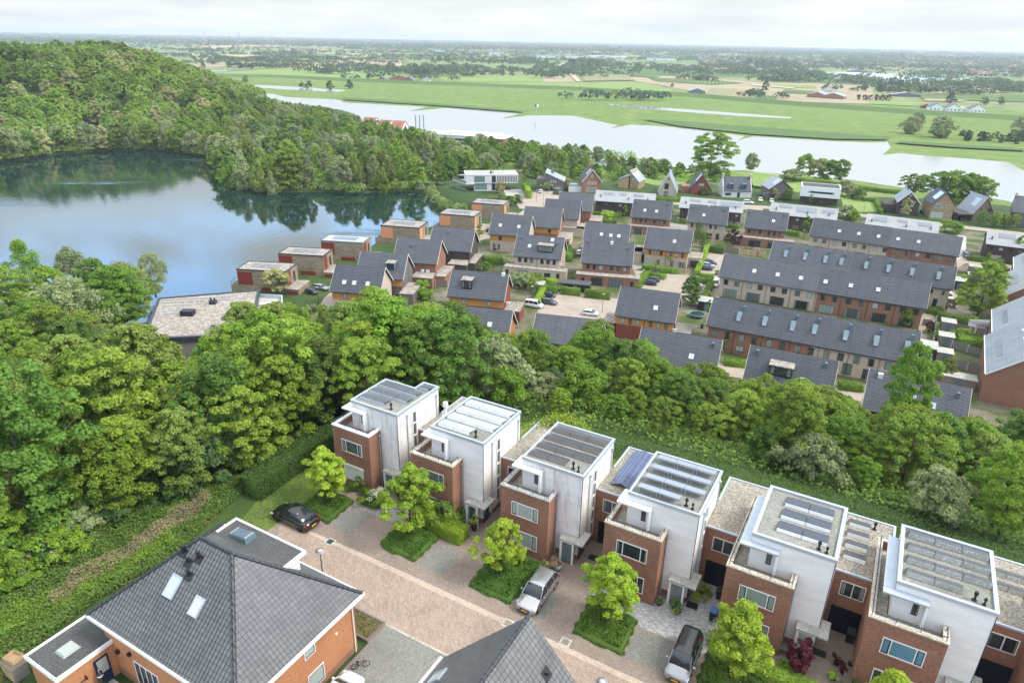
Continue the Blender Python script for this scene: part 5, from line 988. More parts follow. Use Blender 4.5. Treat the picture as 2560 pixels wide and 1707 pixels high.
# ------------------------------------------------------------------ detached houses by the river
def river_house(label,u0,v0,u1,v1,dp,ez,rz,wall,roof,kind='gable',extra=None,panels=None,chim=None,win='white_paint',trim='white_paint',zb=Z1):
    a=Vector(px(u0,v0,zb)); b=Vector(px(u1,v1,zb)); L=(b-a).length; ang=math.atan2(b.y-a.y,b.x-a.x)
    t=thing('detached_house',label,'house',(a.x,a.y,zb),ang,'detached houses in a line beside the river')
    h=L/2
    if kind=='gable':     # gable end towards the camera, apex at fraction ap
        pts=[(0,ez),(h,rz),(L,ez)]
    elif kind=='wedge': pts=[(0,rz),(L,ez)]
    elif kind=='split': pts=None
    elif kind=='side': pts=None
    if kind in ('gable','wedge'):
        m=MB(); P=[(0.,0.)]+[(p[0],p[1]-.2) for p in pts]+[(L,0.)]; n=0; k=len(P)
        m.v=[(p[0],0,p[1]) for p in P]+[(p[0],dp,p[1]) for p in P]; m.f=[tuple(range(k))[::1],tuple(range(2*k-1,k-1,-1))]+[(i,i+k,(i+1)%k+k,(i+1)%k) for i in range(k)]
        part('wall',m,wall,t)
        m=MB(); tr=MB(); o=.45
        for (x0,z0),(x1,z1) in zip(pts,pts[1:]):
            s_=(z1-z0)/(x1-x0); xa=x0-(o if x0==0 else 0); xb=x1+(o if x1==L else 0); za=z0+(xa-x0)*s_; zb_=z1+(xb-x1)*s_
            m.hexa([(xa,-.3,za),(xb,-.3,zb_),(xb,dp+.3,zb_),(xa,dp+.3,za)],[(xa,-.3,za+.22),(xb,-.3,zb_+.22),(xb,dp+.3,zb_+.22),(xa,dp+.3,za+.22)])
            tr.hexa([(xa,-.38,za-.12),(xb,-.38,zb_-.12),(xb,-.305,zb_-.12),(xa,-.305,za-.12)],[(xa,-.38,za+.25),(xb,-.38,zb_+.25),(xb,-.305,zb_+.25),(xa,-.305,za+.25)])
        part('roof',m,roof,t); part('verge_board',tr,trim,t)
        if panels:
            side,f0,f1,g0,g1=panels; (x0,z0),(x1,z1)=(pts[0],pts[1]) if side==0 else (pts[1],pts[2])
            q=lambda f:(x0+(x1-x0)*f,z0+(z1-z0)*f+.26)
            A=q(f0);B=q(f1); part('solar_panel',MB().hexa([(A[0],dp*g0,A[1]),(B[0],dp*g0,B[1]),(B[0],dp*g1,B[1]),(A[0],dp*g1,A[1])],[(A[0],dp*g0,A[1]+.08),(B[0],dp*g0,B[1]+.08),(B[0],dp*g1,B[1]+.08),(A[0],dp*g1,A[1]+.08)]),'skylight_pane',t)
    elif kind=='side':
        part('wall',MB().box(0,L,0,dp,0,ez),wall,t); m=MB(); k_=(rz-ez)/(dp/2)
        m.hexa([(.35,-.3,ez-.1),(L-.35,-.3,ez-.1),(L-.35,dp/2,rz-.1),(.35,dp/2,rz-.1)],[(.35,-.3,ez+.12),(L-.35,-.3,ez+.12),(L-.35,dp/2,rz+.12),(.35,dp/2,rz+.12)])
        m.hexa([(.35,dp/2,rz-.1),(L-.35,dp/2,rz-.1),(L-.35,dp+.3,ez-.1),(.35,dp+.3,ez-.1)],[(.35,dp/2,rz+.12),(L-.35,dp/2,rz+.12),(L-.35,dp+.3,ez+.12),(.35,dp+.3,ez+.12)]); part('roof',m,roof,t)
        for xx in (0,L-.34): 
            m=MB(); m.v=[(xx+e,y,z) for e in (0,.34) for y,z in ((0,ez),(dp/2,rz+.5),(dp,ez))]; m.f=[(2,1,0),(3,4,5),(0,1,4,3),(1,2,5,4),(2,0,3,5)]; part('gable_wall',m,wall,t)
        for f in (.27,.72):
            d=part('dormer',MB().box(L*f-.95,L*f+.95,.1,3.,3.2,6.),'blue_grey_frame',t); window(t,L*f,.1,4.7,1.5,2.1)
            part('chimney',MB().box(0 if f<.5 else L-.6,.6 if f<.5 else L,dp*.35,dp*.65,rz,rz+1.3),'beige_brick',t)
    elif kind=='flat':
        part('wall',MB().box(.6,L-.6,1.2,dp,0,ez),'dark_brick',t); part('upper_box',MB().box(0,L,-.2,dp,ez+.005,rz-.4),wall,t); part('roof',MB().box(.5,L-.5,.4,dp-.5,rz-.39,rz-.1),'bitumen_dark',t)
        m=MB(); frame_rect(m,0,L,-.2,dp,rz-.39,rz,.4); part('roof_edge',m,wall,t); part('strip_window',MB().box(L*.2,L*.85,-.26,-.19,ez+1.7,ez+2.5),'pane_dark',t)
        for f in (.17,.22,.36): part('slit_window',MB().box(L*f,L*f+.4,1.1,1.19,.3,ez-.5),'pane_dark',t)
        part('carport',MB().box(L*.48,L*.98,.3,1.15,ez-.5,ez-.1),'anthracite',t)
    elif kind=='split':
        for (x0,z0),(x1,z1),mt in (((-2.5,ez),(L*.42,rz-2.2),'new_wood'),((L*.42,rz),(L+.5,ez-.3),wall)):
            m=MB(); m.v=[(x0+.4,y,0) for y in (0,dp)]+[(x1-.3,y,0) for y in (0,dp)]+[(x0+.4,y,z0+.0) for y in (0,dp)]+[(x1-.3,y,z1-.2) for y in (0,dp)]
            m.f=[(0,2,6,4),(3,1,5,7),(1,0,4,5),(2,3,7,6),(4,6,7,5)]; part('wall',m,mt,t)
            m=MB().hexa([(x0,-.4,z0),(x1,-.4,z1),(x1,dp+.3,z1),(x0,dp+.3,z0)],[(x0,-.4,z0+.25),(x1,-.4,z1+.25),(x1,dp+.3,z1+.25),(x0,dp+.3,z0+.25)]); part('roof',m,roof,t)
            q=lambda f:(x0+(x1-x0)*f,z0+(z1-z0)*f+.28); A=q(.3);B=q(.62); part('solar_panel',MB().hexa([(A[0],.5,A[1]),(B[0],.5,B[1]),(B[0],dp*.6,B[1]),(A[0],dp*.6,A[1])],[(A[0],.5,A[1]+.08),(B[0],.5,B[1]+.08),(B[0],dp*.6,B[1]+.08),(A[0],dp*.6,A[1]+.08)]),'skylight_pane',t)
    for x,z,w_,h_,pn,bars in extra or (): window(t,L*x,0 if kind!='flat' else -.2,z,w_,h_,win,pn,bars)
    if chim: x,y,w_,zz=chim; part('chimney',MB().box(L*x-w_/2,L*x+w_/2,dp*y,dp*y+1.,zz-2,zz+.6),wall if wall!='white_plaster' else 'anthracite',t)
    return t
hd=lambda x,y:(1280+.12755*x,400+.12755*y)
RH=river_house
t1=RH('grey brick wedge roofed house beside the white car, first by the villa',*hd(660,600),*hd(1005,615),10,4.6,8.,'grey_brick','grey_metal_roof','wedge',[(.28,4.3,.8,1.7,'pane_blind',()),(.42,4.3,.8,1.7,'pane_blind',()),(.55,4.3,.8,1.7,'pane_blind',()),(.93,4.1,.9,1.4,'pane_mid',()),(.7,1.3,2.4,1.4,'pane_blind',()),(.35,1.3,1.1,2.3,'pane_dark',())],chim=(.3,.5,1.2,8.2),win='dark_frame',trim='alu_trim')
part('side_wing',MB().box(-4.3,-.02,.6,8,0,5.2),'grey_brick',t1)
t2=RH('brown brick gabled house with tall chimney and white window frames',*hd(1370,640),*hd(1740,645),12,5.2,10.4,'brown_brick','slate_tiles_dark','gable',[(.3,4.4,.75,1.3,'pane_mid',(.5,)),(.43,4.4,.75,1.3,'pane_mid',(.5,)),(.57,4.4,.75,1.3,'pane_mid',(.5,)),(.7,4.4,.75,1.3,'pane_mid',(.5,)),(.5,7.4,.8,1.4,'pane_mid',(.5,)),(.5,1.4,4.6,1.7,'pane_curtain',(.2,.4,.6,.8))],(0,.45,.9,.15,.4),(.5,.6,1.6,11.4))
part('side_wing',MB().box(-6,-.02,1.,7,0,2.8),'limestone',t2); part('side_wing_roof',MB().box(-6.1,-.02,.9,7.1,2.81,3.0),'grey_boards',t2); part('solar_panel',MB().box(-5.6,-2,2,6.,3.02,3.2),'solar_far',t2)
RH('grey brick house with two mismatched sloping metal roofs and solar boxes',*kB_(215,275),*kB_(370,292),10,3.6,8.2,'yellow_brick','grey_metal_roof','split',[(.7,4.6,2.0,1.4,'pane_blind',(.5,))],win='dark_frame')
RH('steep pale gabled house with a tall glazed slot and a hedge in front',*kB_(570,350),*kB_(745,362),13,2.4,9.6,'beige_brick','grey_metal_roof','gable',[(.42,4.4,2.,2.6,'pane_dark',(.5,)),(.42,1.2,2.,2.2,'pane_curtain',()),(.5,7.6,.6,.8,'pane_dark',())],(0,.35,.75,.15,.4),win='dark_frame',trim='white_paint')
t5=RH('red brick gabled house with dark slate roof and one white framed window',*kB_(885,335),*kB_(1080,345),12,2.6,8.8,'wine_brick','slate_tiles_dark','gable',[(.5,4.5,2.4,1.3,'pane_blind',(.33,.66))],(0,.45,.95,.1,.35),win='dark_frame',trim='anthracite')
part('side_wing',MB().box(-4.2,-.02,2,8,0,3.2),'brown_brick',t5)
RH('pale house with dark slate roof, two dormers and a chimney on each gable',*kB_(1200,365),*kB_(1480,372),10,2.8,8.4,'limestone','slate_tiles_dark','side',[(.18,1.4,2.6,1.2,'pane_dark',(.5,)),(.55,1.2,1.2,2.2,'pane_dark',())],win='dark_frame')
t7=RH('grey gabled house with blue corner and carport beside two white cars',*kB_(1650,385),*kB_(1870,390),12,4.6,8.4,'grey_brick','grey_metal_roof','gable',[(.45,4.9,1.8,.8,'pane_mid',()),(.8,3.9,1.9,1.9,'pane_blue',(.5,))],(0,.4,.9,.1,.4),win='dark_frame',trim='anthracite')
part('carport',MB().box(-3.2,L_ if False else 3.,-3,-.02,2.7,3.0),'anthracite',t7)
RH('long white flat roofed modern house over a dark brick ground floor',*kB_(1945,428),*kB_(2330,462),10,3.4,7.8,'white_plaster','bitumen_dark','flat')
t9=RH('black boarded gabled house with white windows and green climber',*kC_(1090,533),*kC_(1300,552),12,5.4,9.6,'dark_brick','grey_metal_roof','gable',[(.3,5.2,1.5,1.5,'pane_mid',(.33,.66)),(.68,5.2,1.5,1.5,'pane_mid',(.33,.66)),(.4,1.5,3.2,2.6,'pane_mid',(.2,.4,.6,.8)),(.5,8.2,.8,.8,'pane_mid',())],None,(.5,.6,1.3,10.6))
part('side_wing',MB().box(-5,-.02,2,9,0,3.6),'dark_brick',t9); part('garage_door',MB().box(-4.2,-1,1.9,1.99,0,2.6),'anthracite',t9)
RH('yellow brick gabled house with solar panels on dark slate roof and white windows',*kC_(1420,575),*kC_(1635,590),12,6.2,10.8,'yellow_brick','slate_tiles_dark','gable',[(.3,5.3,2.2,1.7,'pane_mid',(.25,.5,.75)),(.72,5.4,1.2,1.6,'pane_mid',(.5,)),(.3,1.7,4.4,2.2,'pane_blind',(.17,.33,.5,.67,.83)),(.75,1.3,1.4,.8,'pane_mid',())],(0,.25,.85,.1,.5),None,'white_paint','anthracite')
t11=RH('grey wedge house with orange trimmed roof edge and a flat carport',*kC_(1835,600),*kC_(2030,605),11,3.4,9.6,'grey_brick','grey_metal_roof','gable',[(.75,4.6,1.4,1.5,'pane_dark',()),(.35,4.4,.7,1.4,'pane_dark',())],(0,.3,.8,.2,.5),(.98,.6,.9,9.4),'dark_frame','orange_boards')
part('carport',MB().box(-6,-.5,-1,8,2.7,3.0),'bitumen_dark',t11); part('carport_wall',MB().box(-5.9,-5.6,0,7.9,0,2.69),'dark_brick',t11)
RH('grey brick house with dark tiled roof and orange boards at the far right edge',*kC_(2185,640),*kC_(2500,680),12,5.4,10.8,'grey_brick','slate_tiles','side',[(.12,4.4,2.4,1.3,'pane_dark',())],win='orange_boards')

# ------------------------------------------------------------------ sheds, fences, walls
def shed(label,u,v,z,w_,d_,h_,wall='grey_boards',roof='concrete_grey',ang=-27,grp='garden sheds along the alley'):
    x,y=px(u,v,z+h_); t=thing('shed',label,'shed',(x,y,z),R(ang),grp)
    part('wall',MB().box(-w_/2,w_/2,-d_/2,d_/2,0,h_-.16),wall,t); m=MB(); m.box(-w_/2-.15,w_/2+.15,-d_/2-.15,d_/2+.15,h_-.155,h_); part('roof',m,roof,t)
    part('door',MB().box(-.5,.45,-d_/2-.05,-d_/2-.005,.05,2.0),'blue_grey_frame',t); return t
for (x,y),lb in zip(((1840,275),(1825,370),(1815,480),(1808,582)),('grey garden shed nearest the white car drive','second grey garden shed along the alley','third grey garden shed along the alley','grey garden shed nearest the open canopy')): shed(lb,*kD_(x,y),Z1,3.0,3.2,2.6)
for (x,y),lb in zip(((1880,1035),(1870,1115)),('upper grey shed behind the yellow green tree','lower grey shed behind the yellow green tree')): shed(lb,*kC_(x,y),Z1,3.2,3.,2.6)
shed('white ribbed carport roof beside the pale edge houses',*kD_(2085,290),Z1,5.5,3.4,2.6,'white_plaster','white_metal_roof',-5)
shed('open timber canopy with grey roof at the end of the alley',*kD_(1912,650),Z1,6.,3.,2.5,'wood_fence','concrete_grey')
shed('dark garage at the end of the nearest long row',*kD_(1690,435),Z1,4.2,5.,2.7,'anthracite','concrete_grey')
shed('dark garage at the end of the far long row',*kC_(1725,1165),Z1,4.2,4.5,2.7,'anthracite','concrete_grey')
shed('black garden shed with a grey flat roof by the hedge gate',*hd(1100+650,0),Z1,1,1,1) if False else None
h2=lambda x,y:(1260+.12755*x,600+.12755*y)
shed('long black garden shed with pale roof edge behind the parking yard hedge',*h2(1415,825),Z1,8.,3.4,2.4,'black_plastic','bitumen_dark',-13)
shed('grey roofed garden shed behind the clipped hedge, left of the black one',*h2(650,830),Z1,4.,3.4,2.4,'grey_boards','concrete_grey',-14)
shed('dark shed with pale roof beside the longest terrace row',*kB_(1055,1365),Z1,4.2,4.,2.6,'black_plastic','concrete_grey',-20)
def fence(label,pts,h_,mat='wood_fence',z=Z1,grp='timber garden fences'):
    t=thing('garden_fence',label,'fence',(*pts[0],z),0,grp); P=[(p[0]-pts[0][0],p[1]-pts[0][1]) for p in pts]
    m=MB(); 
    for a,b in zip(P,P[1:]):
        d=Vector((b[0]-a[0],b[1]-a[1])); n=Vector((-d.y,d.x)).normalized()*.03
        m.prism([(a[0]-n.x,a[1]-n.y),(b[0]-n.x,b[1]-n.y),(b[0]+n.x,b[1]+n.y),(a[0]+n.x,a[1]+n.y)],.05,h_)
    part('board_panel',m,mat,t)
    for a,b in zip(P,P[1:]):
        L=math.hypot(b[0]-a[0],b[1]-a[1]); k=max(1,int(L/2.6))
        for i in range(k+1): x=a[0]+(b[0]-a[0])*i/k; y=a[1]+(b[1]-a[1])*i/k; part('post',MB().box(x-.07,x+.07,y-.09,y+.09,0,h_+.1),'limestone',t)
def P_(f,*pts): return [px(*f(*p),Z1) for p in pts]
fence('weathered timber fence behind the upper car park',P_(kB_,(1215,905),(1360,922)),1.9,'wood_fence'); fence('newer light timber fence behind the upper car park',P_(kB_,(1362,925),(1540,945),(1610,955)),1.9,'new_wood')
fence('dark timber fence below the brown house with heat pumps',P_(kA_,(225,1310),(470,1330)),2.); fence('grey timber fence beside the dark garage row',P_(kD_,(1650,310),(1720,320)),1.8)
fence('timber fence under the white ribbed carport',P_(kD_,(1870,340),(2080,385)),1.8); fence('timber fence between alley gardens, middle',P_(kD_,(1850,465),(2070,525)),1.8,'grey_boards'); fence('timber fence between alley gardens, nearest',P_(kD_,(1850,585),(2065,650)),1.8,'grey_boards')
fence('grey timber fence behind the beige house left of the yard hedge',P_(kA_,(520,1140),(800,1165)),1.8); fence('thin timber fence along the narrow alley',P_(kD_,(1745,290),(1700,650)),1.6)

# ------------------------------------------------------------------ vehicles
for n_,c_,mt_ in (('car_black',(.006,.006,.007),0.),('car_silver',(.42,.42,.43),.7),('car_white',(.72,.72,.72),0.),('car_grey',(.06,.065,.075),.5),('car_blue',(.03,.05,.14),.4),('car_red',(.35,.02,.02),0.),('car_lightgrey',(.3,.32,.34),.5)):
    m,nt,o=newmat(n_); b=bsdf(nt,o,.22,.5,mt_); b.inputs['Coat Weight'].default_value=.8; b.inputs['Coat Roughness'].default_value=.04; b.inputs['Base Color'].default_value=c_+(1,); MATS[n_]=m
def loft(secs):
    m=MB(); k=len(secs[0]); 
    for s_ in secs: m.v+=s_
    for i in range(len(secs)-1):
        for j in range(k-1): m.f.append((i*k+j,(i+1)*k+j,(i+1)*k+j+1,i*k+j+1))
    m.f.append(tuple(range(k))); m.f.append(tuple(range((len(secs)-1)*k,len(secs)*k))[::-1]); return m
CARS={'suv':(4.7,1.88,1.66,.62,.98,(.24,.40,.86,.965)),'coupe':(4.75,1.94,1.62,.6,.98,(.24,.42,.70,.93)),'hatch':(4.1,1.76,1.46,.5,.9,(.22,.40,.86,.97)),'wagon':(4.7,1.82,1.47,.5,.9,(.26,.42,.88,.98)),'small':(3.5,1.64,1.46,.5,.88,(.2,.38,.9,.98)),'mpv':(4.4,1.82,1.78,.6,1.02,(.18,.32,.95,.99)),'van':(4.8,1.95,1.95,.6,1.1,(.16,.30,.96,.99)),'conv':(4.4,1.8,1.38,.5,.88,(.27,.42,.75,.9))}
def make_car(name,kind,paint,fine=True,roof=None,rim='rim_metal'):
    L,W_,H_,hood,belt,(f0,f1,f2,f3)=CARS[kind]; X=lambda f:-L/2+L*f
    t=link(name,None); hw=W_/2
    def sec(x,zb,zt,w_,cr=.03): 
        zb+=.0; P=[(-w_*.88,zb),(-w_*.985,zb+.12),(-w_,zb+(zt-zb)*.55),(-w_*.965,zt-.10),(-w_*.87,zt-.02),(-w_*.45,zt+cr*.8),(0,zt+cr)]
        P=P+[(-p[0],p[1]) for p in P[-2::-1]]; return [(x,p[0],p[1]) for p in P]
    hz_=belt-.08
    st=[(0,.34,.62,hw*.78),(.012,.26,.70,hw*.88),(.05,.2,hz_-.12,hw*.96),(.12,.19,hz_-.03,hw*.99),(f0-.02,.19,belt-.01,hw),(.4,.19,belt,hw),(.6,.19,belt+.01,hw),(.8,.19,belt+.02,hw*1.0),(.93,.2,belt+.02,hw*.98),(.985,.26,belt-.04,hw*.9),(1.,.36,belt-.2,hw*.82)]
    part('body',loft([sec(X(f),zb,zt,w_) for f,zb,zt,w_ in st]),paint,t,True)
    def csec(x,zt,wt,zb=belt-.06): P=[(-hw*.9,zb),(-hw*.9+(hw*.9-wt)*.5,zb+(zt-zb)*.55),(-wt,zt-.05),(-wt*.85,zt),(0,zt+.02)]; P=P+[(-p[0],p[1]) for p in P[-2::-1]]; return [(x,p[0],p[1]) for p in P]
    wt=hw*.74
    part('windows',loft([csec(X(f0),belt-.03,hw*.86),csec(X((f0+f1)/2),(belt+H_)/2,hw*.8),csec(X(f1),H_-.05,wt),csec(X((f1+f2)/2),H_-.02,wt),csec(X(f2),H_-.08,wt),csec(X(f3),belt+.03,hw*.84)]),'car_glass',t,True)
    rf=[(x,w_) for x,w_ in ((X(f1)+.02,wt*.97),(X(f1)+.25,wt*1.0),(X((f1+f2)/2),wt*1.01),(X(f2)-.15,wt),(X(f2)+.05,wt*.93))]; zt_=[H_-.04,H_-.015,H_+.0,H_-.045,H_-.075]
    m=loft([[(x,-w_*1.02,z-.07),(x,-w_,z-.02),(x,-w_*.8,z+.03),(x,0,z+.05),(x,w_*.8,z+.03),(x,w_,z-.02),(x,w_*1.02,z-.07)] for (x,w_),z in zip(rf,zt_)]); part('roof',m,roof or paint,t,True)
    for s_ in (-1,1):
        m=MB()
        m.tube((X(f0)+.02,s_*hw*.89,belt),(X(f1)+.05,s_*wt*1.01,H_-.06),.035,k=5).tube((X(f3)-.02,s_*hw*.88,belt),(X(f2),s_*wt*1.0,H_-.1),.045,k=5)
        m.tube((X(.5),s_*hw*.93,belt-.03),(X(.5),s_*wt*1.01,H_-.06),.03,k=5)
        if kind in('suv','wagon','mpv','van'): m.tube((X(.76),s_*hw*.93,belt-.03),(X(.74),s_*wt*1.01,H_-.06),.04,k=5)
        part('pillar',m,paint if kind not in('coupe',) else 'car_black',t)
        part('mirror',MB().box(X(f0)+.28,X(f0)+.42,s_*hw*1.0-.0 if s_>0 else -hw-.18,hw+.18 if s_>0 else -hw,belt-.02,belt+.13),paint,t)
        part('headlight',MB().hexa([(X(.015)+.0,s_*hw*.80-.14,.60),(X(.06),s_*hw*.94-.05,.62),(X(.1),s_*hw*.94+.02*s_,.66),(X(.05),s_*hw*.7,.62)],[(X(.02),s_*hw*.80-.14,.70),(X(.06),s_*hw*.955-.05,.76),(X(.11),s_*hw*.955+.02*s_,.80),(X(.06),s_*hw*.7,.77)]),'lamp_glass',t)
        part('taillight',MB().box(X(.975),X(.997),s_*hw*.62-.16,s_*hw*.62+.16,belt-.24,belt-.1).box(X(.93),X(.985),s_*hw*.93-.03,s_*hw*.93+.03,belt-.24,belt-.1),'tail_red',t)
    part('grille',MB().box(-L/2-.012,-L/2+.03,-.42,-.03,.42,.6).box(-L/2-.012,-L/2+.03,.03,.42,.42,.6),'black_plastic',t); part('bumper_trim',MB().box(-L/2-.01,-L/2+.05,-hw*.7,hw*.7,.24,.34).box(L/2-.05,L/2+.01,-hw*.7,hw*.7,.3,.42),'anthracite',t)
    for x in (-L/2-.03,L/2+.005): part('number_plate',MB().box(x,x+.025,-.26,.26,.36 if x<0 else .5,.47 if x<0 else .61),'plate_yellow',t)
    r=.33 if kind in('suv','coupe','mpv','van') else .3
    for fx in (.17,.80):
        for s_ in (-1,1):
            y=s_*(hw-.12); wv=part('wheel',MB().tube((X(fx),y-.11,r),(X(fx),y+.11,r),r,k=18),'tyre',t); 
            part('rim',MB().tube((X(fx),y+s_*.112,r),(X(fx),y+s_*.122,r),r*.66,k=10),rim,wv)
            if fine:
                m=MB(); n=12; 
                for i in range(n):
                    a0,a1=math.pi*i/n,math.pi*(i+1)/n; ya,yb_=(hw-.06,hw+.015) if s_>0 else (-hw-.015,-hw+.06)
                    m.hexa([(X(fx)+math.cos(a0)*(r+.03),ya,r+math.sin(a0)*(r+.03)),(X(fx)+math.cos(a1)*(r+.03),ya,r+math.sin(a1)*(r+.03)),(X(fx)+math.cos(a1)*(r+.03),yb_,r+math.sin(a1)*(r+.03)),(X(fx)+math.cos(a0)*(r+.03),yb_,r+math.sin(a0)*(r+.03))],[(X(fx)+math.cos(a0)*(r+.09),ya,r+math.sin(a0)*(r+.09)),(X(fx)+math.cos(a1)*(r+.09),ya,r+math.sin(a1)*(r+.09)),(X(fx)+math.cos(a1)*(r+.09),yb_,r+math.sin(a1)*(r+.09)),(X(fx)+math.cos(a0)*(r+.09),yb_,r+math.sin(a0)*(r+.09))])
                part('wheel_arch',m,'black_plastic',t)
    return t
def setcar(t,x,y,head,z,label,group=None): t.location=(x,y,z); t.rotation_euler=(0,0,R(head+180)); tag(t,label,'car',group); return t
setcar(make_car('parked_car','coupe','car_black',rim='rim_black'),*loc(-22.9,-6.85),150.7,0.004,'black car with sloping tail parked at the grass edge beside the lawn bed')
setcar(make_car('parked_car','suv','car_silver'),*loc(1.2,-3.6),-119.3,0.02,'silver car facing the camera beside the planted bed, roof rails and big grille')
setcar(make_car('parked_car','mpv','car_lightgrey',roof='car_black'),*loc(13.55,-4.0),-119.3,0.02,'grey car with black roof on the pale cobble drive, facing the camera')
setcar(make_car('parked_car','hatch','car_white'),*loc(-6.0,-19.4),64,0.02,'white car cut off by the bottom edge beside the orange brick house')
PROTO={}
def far_car(kind,paint,x,y,head,label,grp='cars parked in the lower district'):
    if (kind,paint) not in PROTO:
        t=make_car('parked_car',kind,paint,False); setcar(t,x,y,head,Zs+.03,label,grp); PROTO[(kind,paint)]=(t,kidlist(t)); return t
    r,k=PROTO[(kind,paint)]; return dup(r,k,(x,y,Zs+.03),R(head+180),1.,label,grp)
FC=far_car
FC('small','car_black',-54.4,175.0,-18,'black car parked beside the creamy tree by the stone villas'); FC('wagon','car_lightgrey',-52.8,178.6,-18,'silver wagon parked next to the black car by the stone villas')
FC('wagon','car_black',-8.6,243.4,170,'dark car at the salmon panelled stone villa'); FC('hatch','car_black',-5.,219.8,170,'black hatchback in the hedged bay beside the beige flank wall')
FC('small','car_black',9.9,176.2,-14,'small black car with white wheels below the parked motorcycles'); FC('van','car_white',5.6,168.2,-20,'white van half hidden behind the slate roof'); FC('wagon','car_grey',9.4,170.8,-20,'dark estate car beside the white van')
FC('mpv','car_lightgrey',23.5,176.2,-14,'silver high roofed car by the clipped hedge of the parking yard'); FC('hatch','car_white',19.8,163.2,-14,'white hatchback just above the slate roof with one skylight')
FC('wagon','car_black',61.8,209.4,-17,'black wagon, farthest of three cars beside the diagonal hedge'); FC('wagon','car_silver',60.4,206.2,-17,'silver wagon between two dark cars beside the diagonal hedge'); FC('conv','car_black',59.,203.2,163,'low dark car nearest the short hedge, next to the silver wagon')
FC('suv','car_black',41.6,195.8,163,'black high car, farthest of three in the left bays of the yard'); FC('wagon','car_grey',40.4,191.2,163,'dark grey wagon, middle of three in the left bays of the yard'); FC('hatch','car_black',39.2,188.,163,'black hatchback, nearest of three in the left bays of the yard')
FC('suv','car_grey',53.6,191.6,-17,'dark car at the top of the right bays of the yard'); FC('suv','car_white',51.8,187.2,-17,'white car in the right bays of the yard'); FC('hatch','car_grey',51.2,184.4,-17,'grey blue car below the white one in the right bays of the yard'); FC('hatch','car_white',50.2,181.4,-17,'white car mostly under the dark leaved tree in the yard')
FC('small','car_blue',39.4,210.2,-108,'blue car facing the camera in front of the dark garage door'); FC('hatch','car_silver',64.,264.2,-100,'silver car between brick houses in front of the pale metal roof'); FC('hatch','car_lightgrey',80.7,258.6,-100,'silver car behind the house with the black flue'); FC('mpv','car_silver',84.4,257.8,-100,'light silver people carrier near the hedge')
FC('suv','car_white',101.8,300.,-20,'white car on the street left of the blue cornered house'); FC('hatch','car_white',109.,305.8,-105,'left white car at the carport of the blue cornered house'); FC('hatch','car_white',113.4,304.,-105,'right white car at the carport of the blue cornered house','cars parked in the lower district')
FC('mpv','car_white',58.2,188.4,-110,'white car nose on behind the timber gate'); FC('hatch','car_white',11.8,315.,75,'white car beside the grey brick wedge roofed house'); FC('wagon','car_black',19.4,311.4,-5,'black car in front of the grey brick wedge roofed house')
FC('hatch','car_white',35.2,275.,-10,'white car behind the small bush under the pale metal roof'); FC('hatch','car_white',21.4,217.6,75,'white car backed under the carport beside the hedge'); FC('small','car_red',22.6,222.2,75,'dark red car deep under the carport')
FC('wagon','car_grey',151.2,223.,-110,'blue grey car below the white framed window of the right edge dark house'); FC('hatch','car_white',158.6,218.,-110,'white car near the orange door of the right edge dark house'); FC('mpv','car_white',120.9,181.2,-105,'white people carrier at the end of the long row beside the yellow green tree')
FC('suv','car_black',157.9,291.,-100,'dark car at the black boarded house garage'); FC('hatch','car_grey',171.4,287.,-90,'dark car between the black and yellow brick houses'); FC('hatch','car_black',181.4,277.2,-95,'black car on the paved drive of the orange trimmed house')
# caravan under a white cover, motorcycles and people
cv=thing('caravan','white covered caravan parked beside the orange timber house','caravan',(55.2,209.6,Zs+.02),R(-107+180),None)
m=loft([[(x,-w_,.55),(x,-w_*1.02,1.2),(x,-w_*.98,2.3),(x,-w_*.8,zt),(x,0,zt+.08),(x,w_*.8,zt),(x,w_*.98,2.3),(x,w_*1.02,1.2),(x,w_,.55)] for x,w_,zt in ((-3.2,.9,1.9),(-2.9,1.1,2.45),(-2.2,1.15,2.62),(2.4,1.15,2.62),(2.9,1.1,2.4),(3.1,.95,1.7))])
part('cover',m,'cloth_white',cv,True)
for s_ in (-1,1): part('wheel',MB().tube((.2,s_*.95-.1,.32),(.2,s_*.95+.1,.32),.32,k=14),'tyre',cv)
part('drawbar',MB().tube((-3.,-.5,.5),(-4.2,0,.5),.05).tube((-3.,.5,.5),(-4.2,0,.5),.05).tube((-4.1,0,.1),(-4.1,0,.6),.07),'zinc',cv)
def motorbike(x,y,head,label,paint):
    t=thing('motorcycle',label,'motorcycle',(x,y,Zs+.03),R(head),'motorcycles parked by the hedge')
    for fx in (-.7,.7): w_=part('wheel',MB().tube((fx,-.06,.32),(fx,.06,.32),.32,k=14),'tyre',t); part('rim',MB().tube((fx,-.065,.32),(fx,.065,.32),.2,k=10),'rim_metal',w_)
    part('tank',loft([[(x_,-w_,z0),(x_,-w_*.8,z1),(x_,w_*.8,z1),(x_,w_,z0)] for x_,w_,z0,z1 in ((-.35,.1,.75,.9),(-.15,.19,.7,1.02),(.15,.17,.7,.98),(.3,.08,.72,.85))]),paint,t,True); part('seat',MB().box(.25,.95,-.13,.13,.74,.84),'black_plastic',t)
    part('handlebar',MB().tube((-.42,-.35,1.05),(-.42,.35,1.05),.03).tube((-.7,0,.32),(-.42,0,1.05),.04),'zinc',t); part('engine',MB().box(-.3,.25,-.17,.17,.3,.68),'anthracite',t); part('fairing',MB().box(-.62,-.46,-.16,.16,.85,1.15),paint,t)
motorbike(8.6,180.6,70,'blue motorcycle parked by the clipped hedge','car_blue'); motorbike(10.2,180.2,60,'grey motorcycle between the blue and red ones','car_grey'); motorbike(11.6,179.0,50,'red motorcycle parked beside the small black car','car_red')
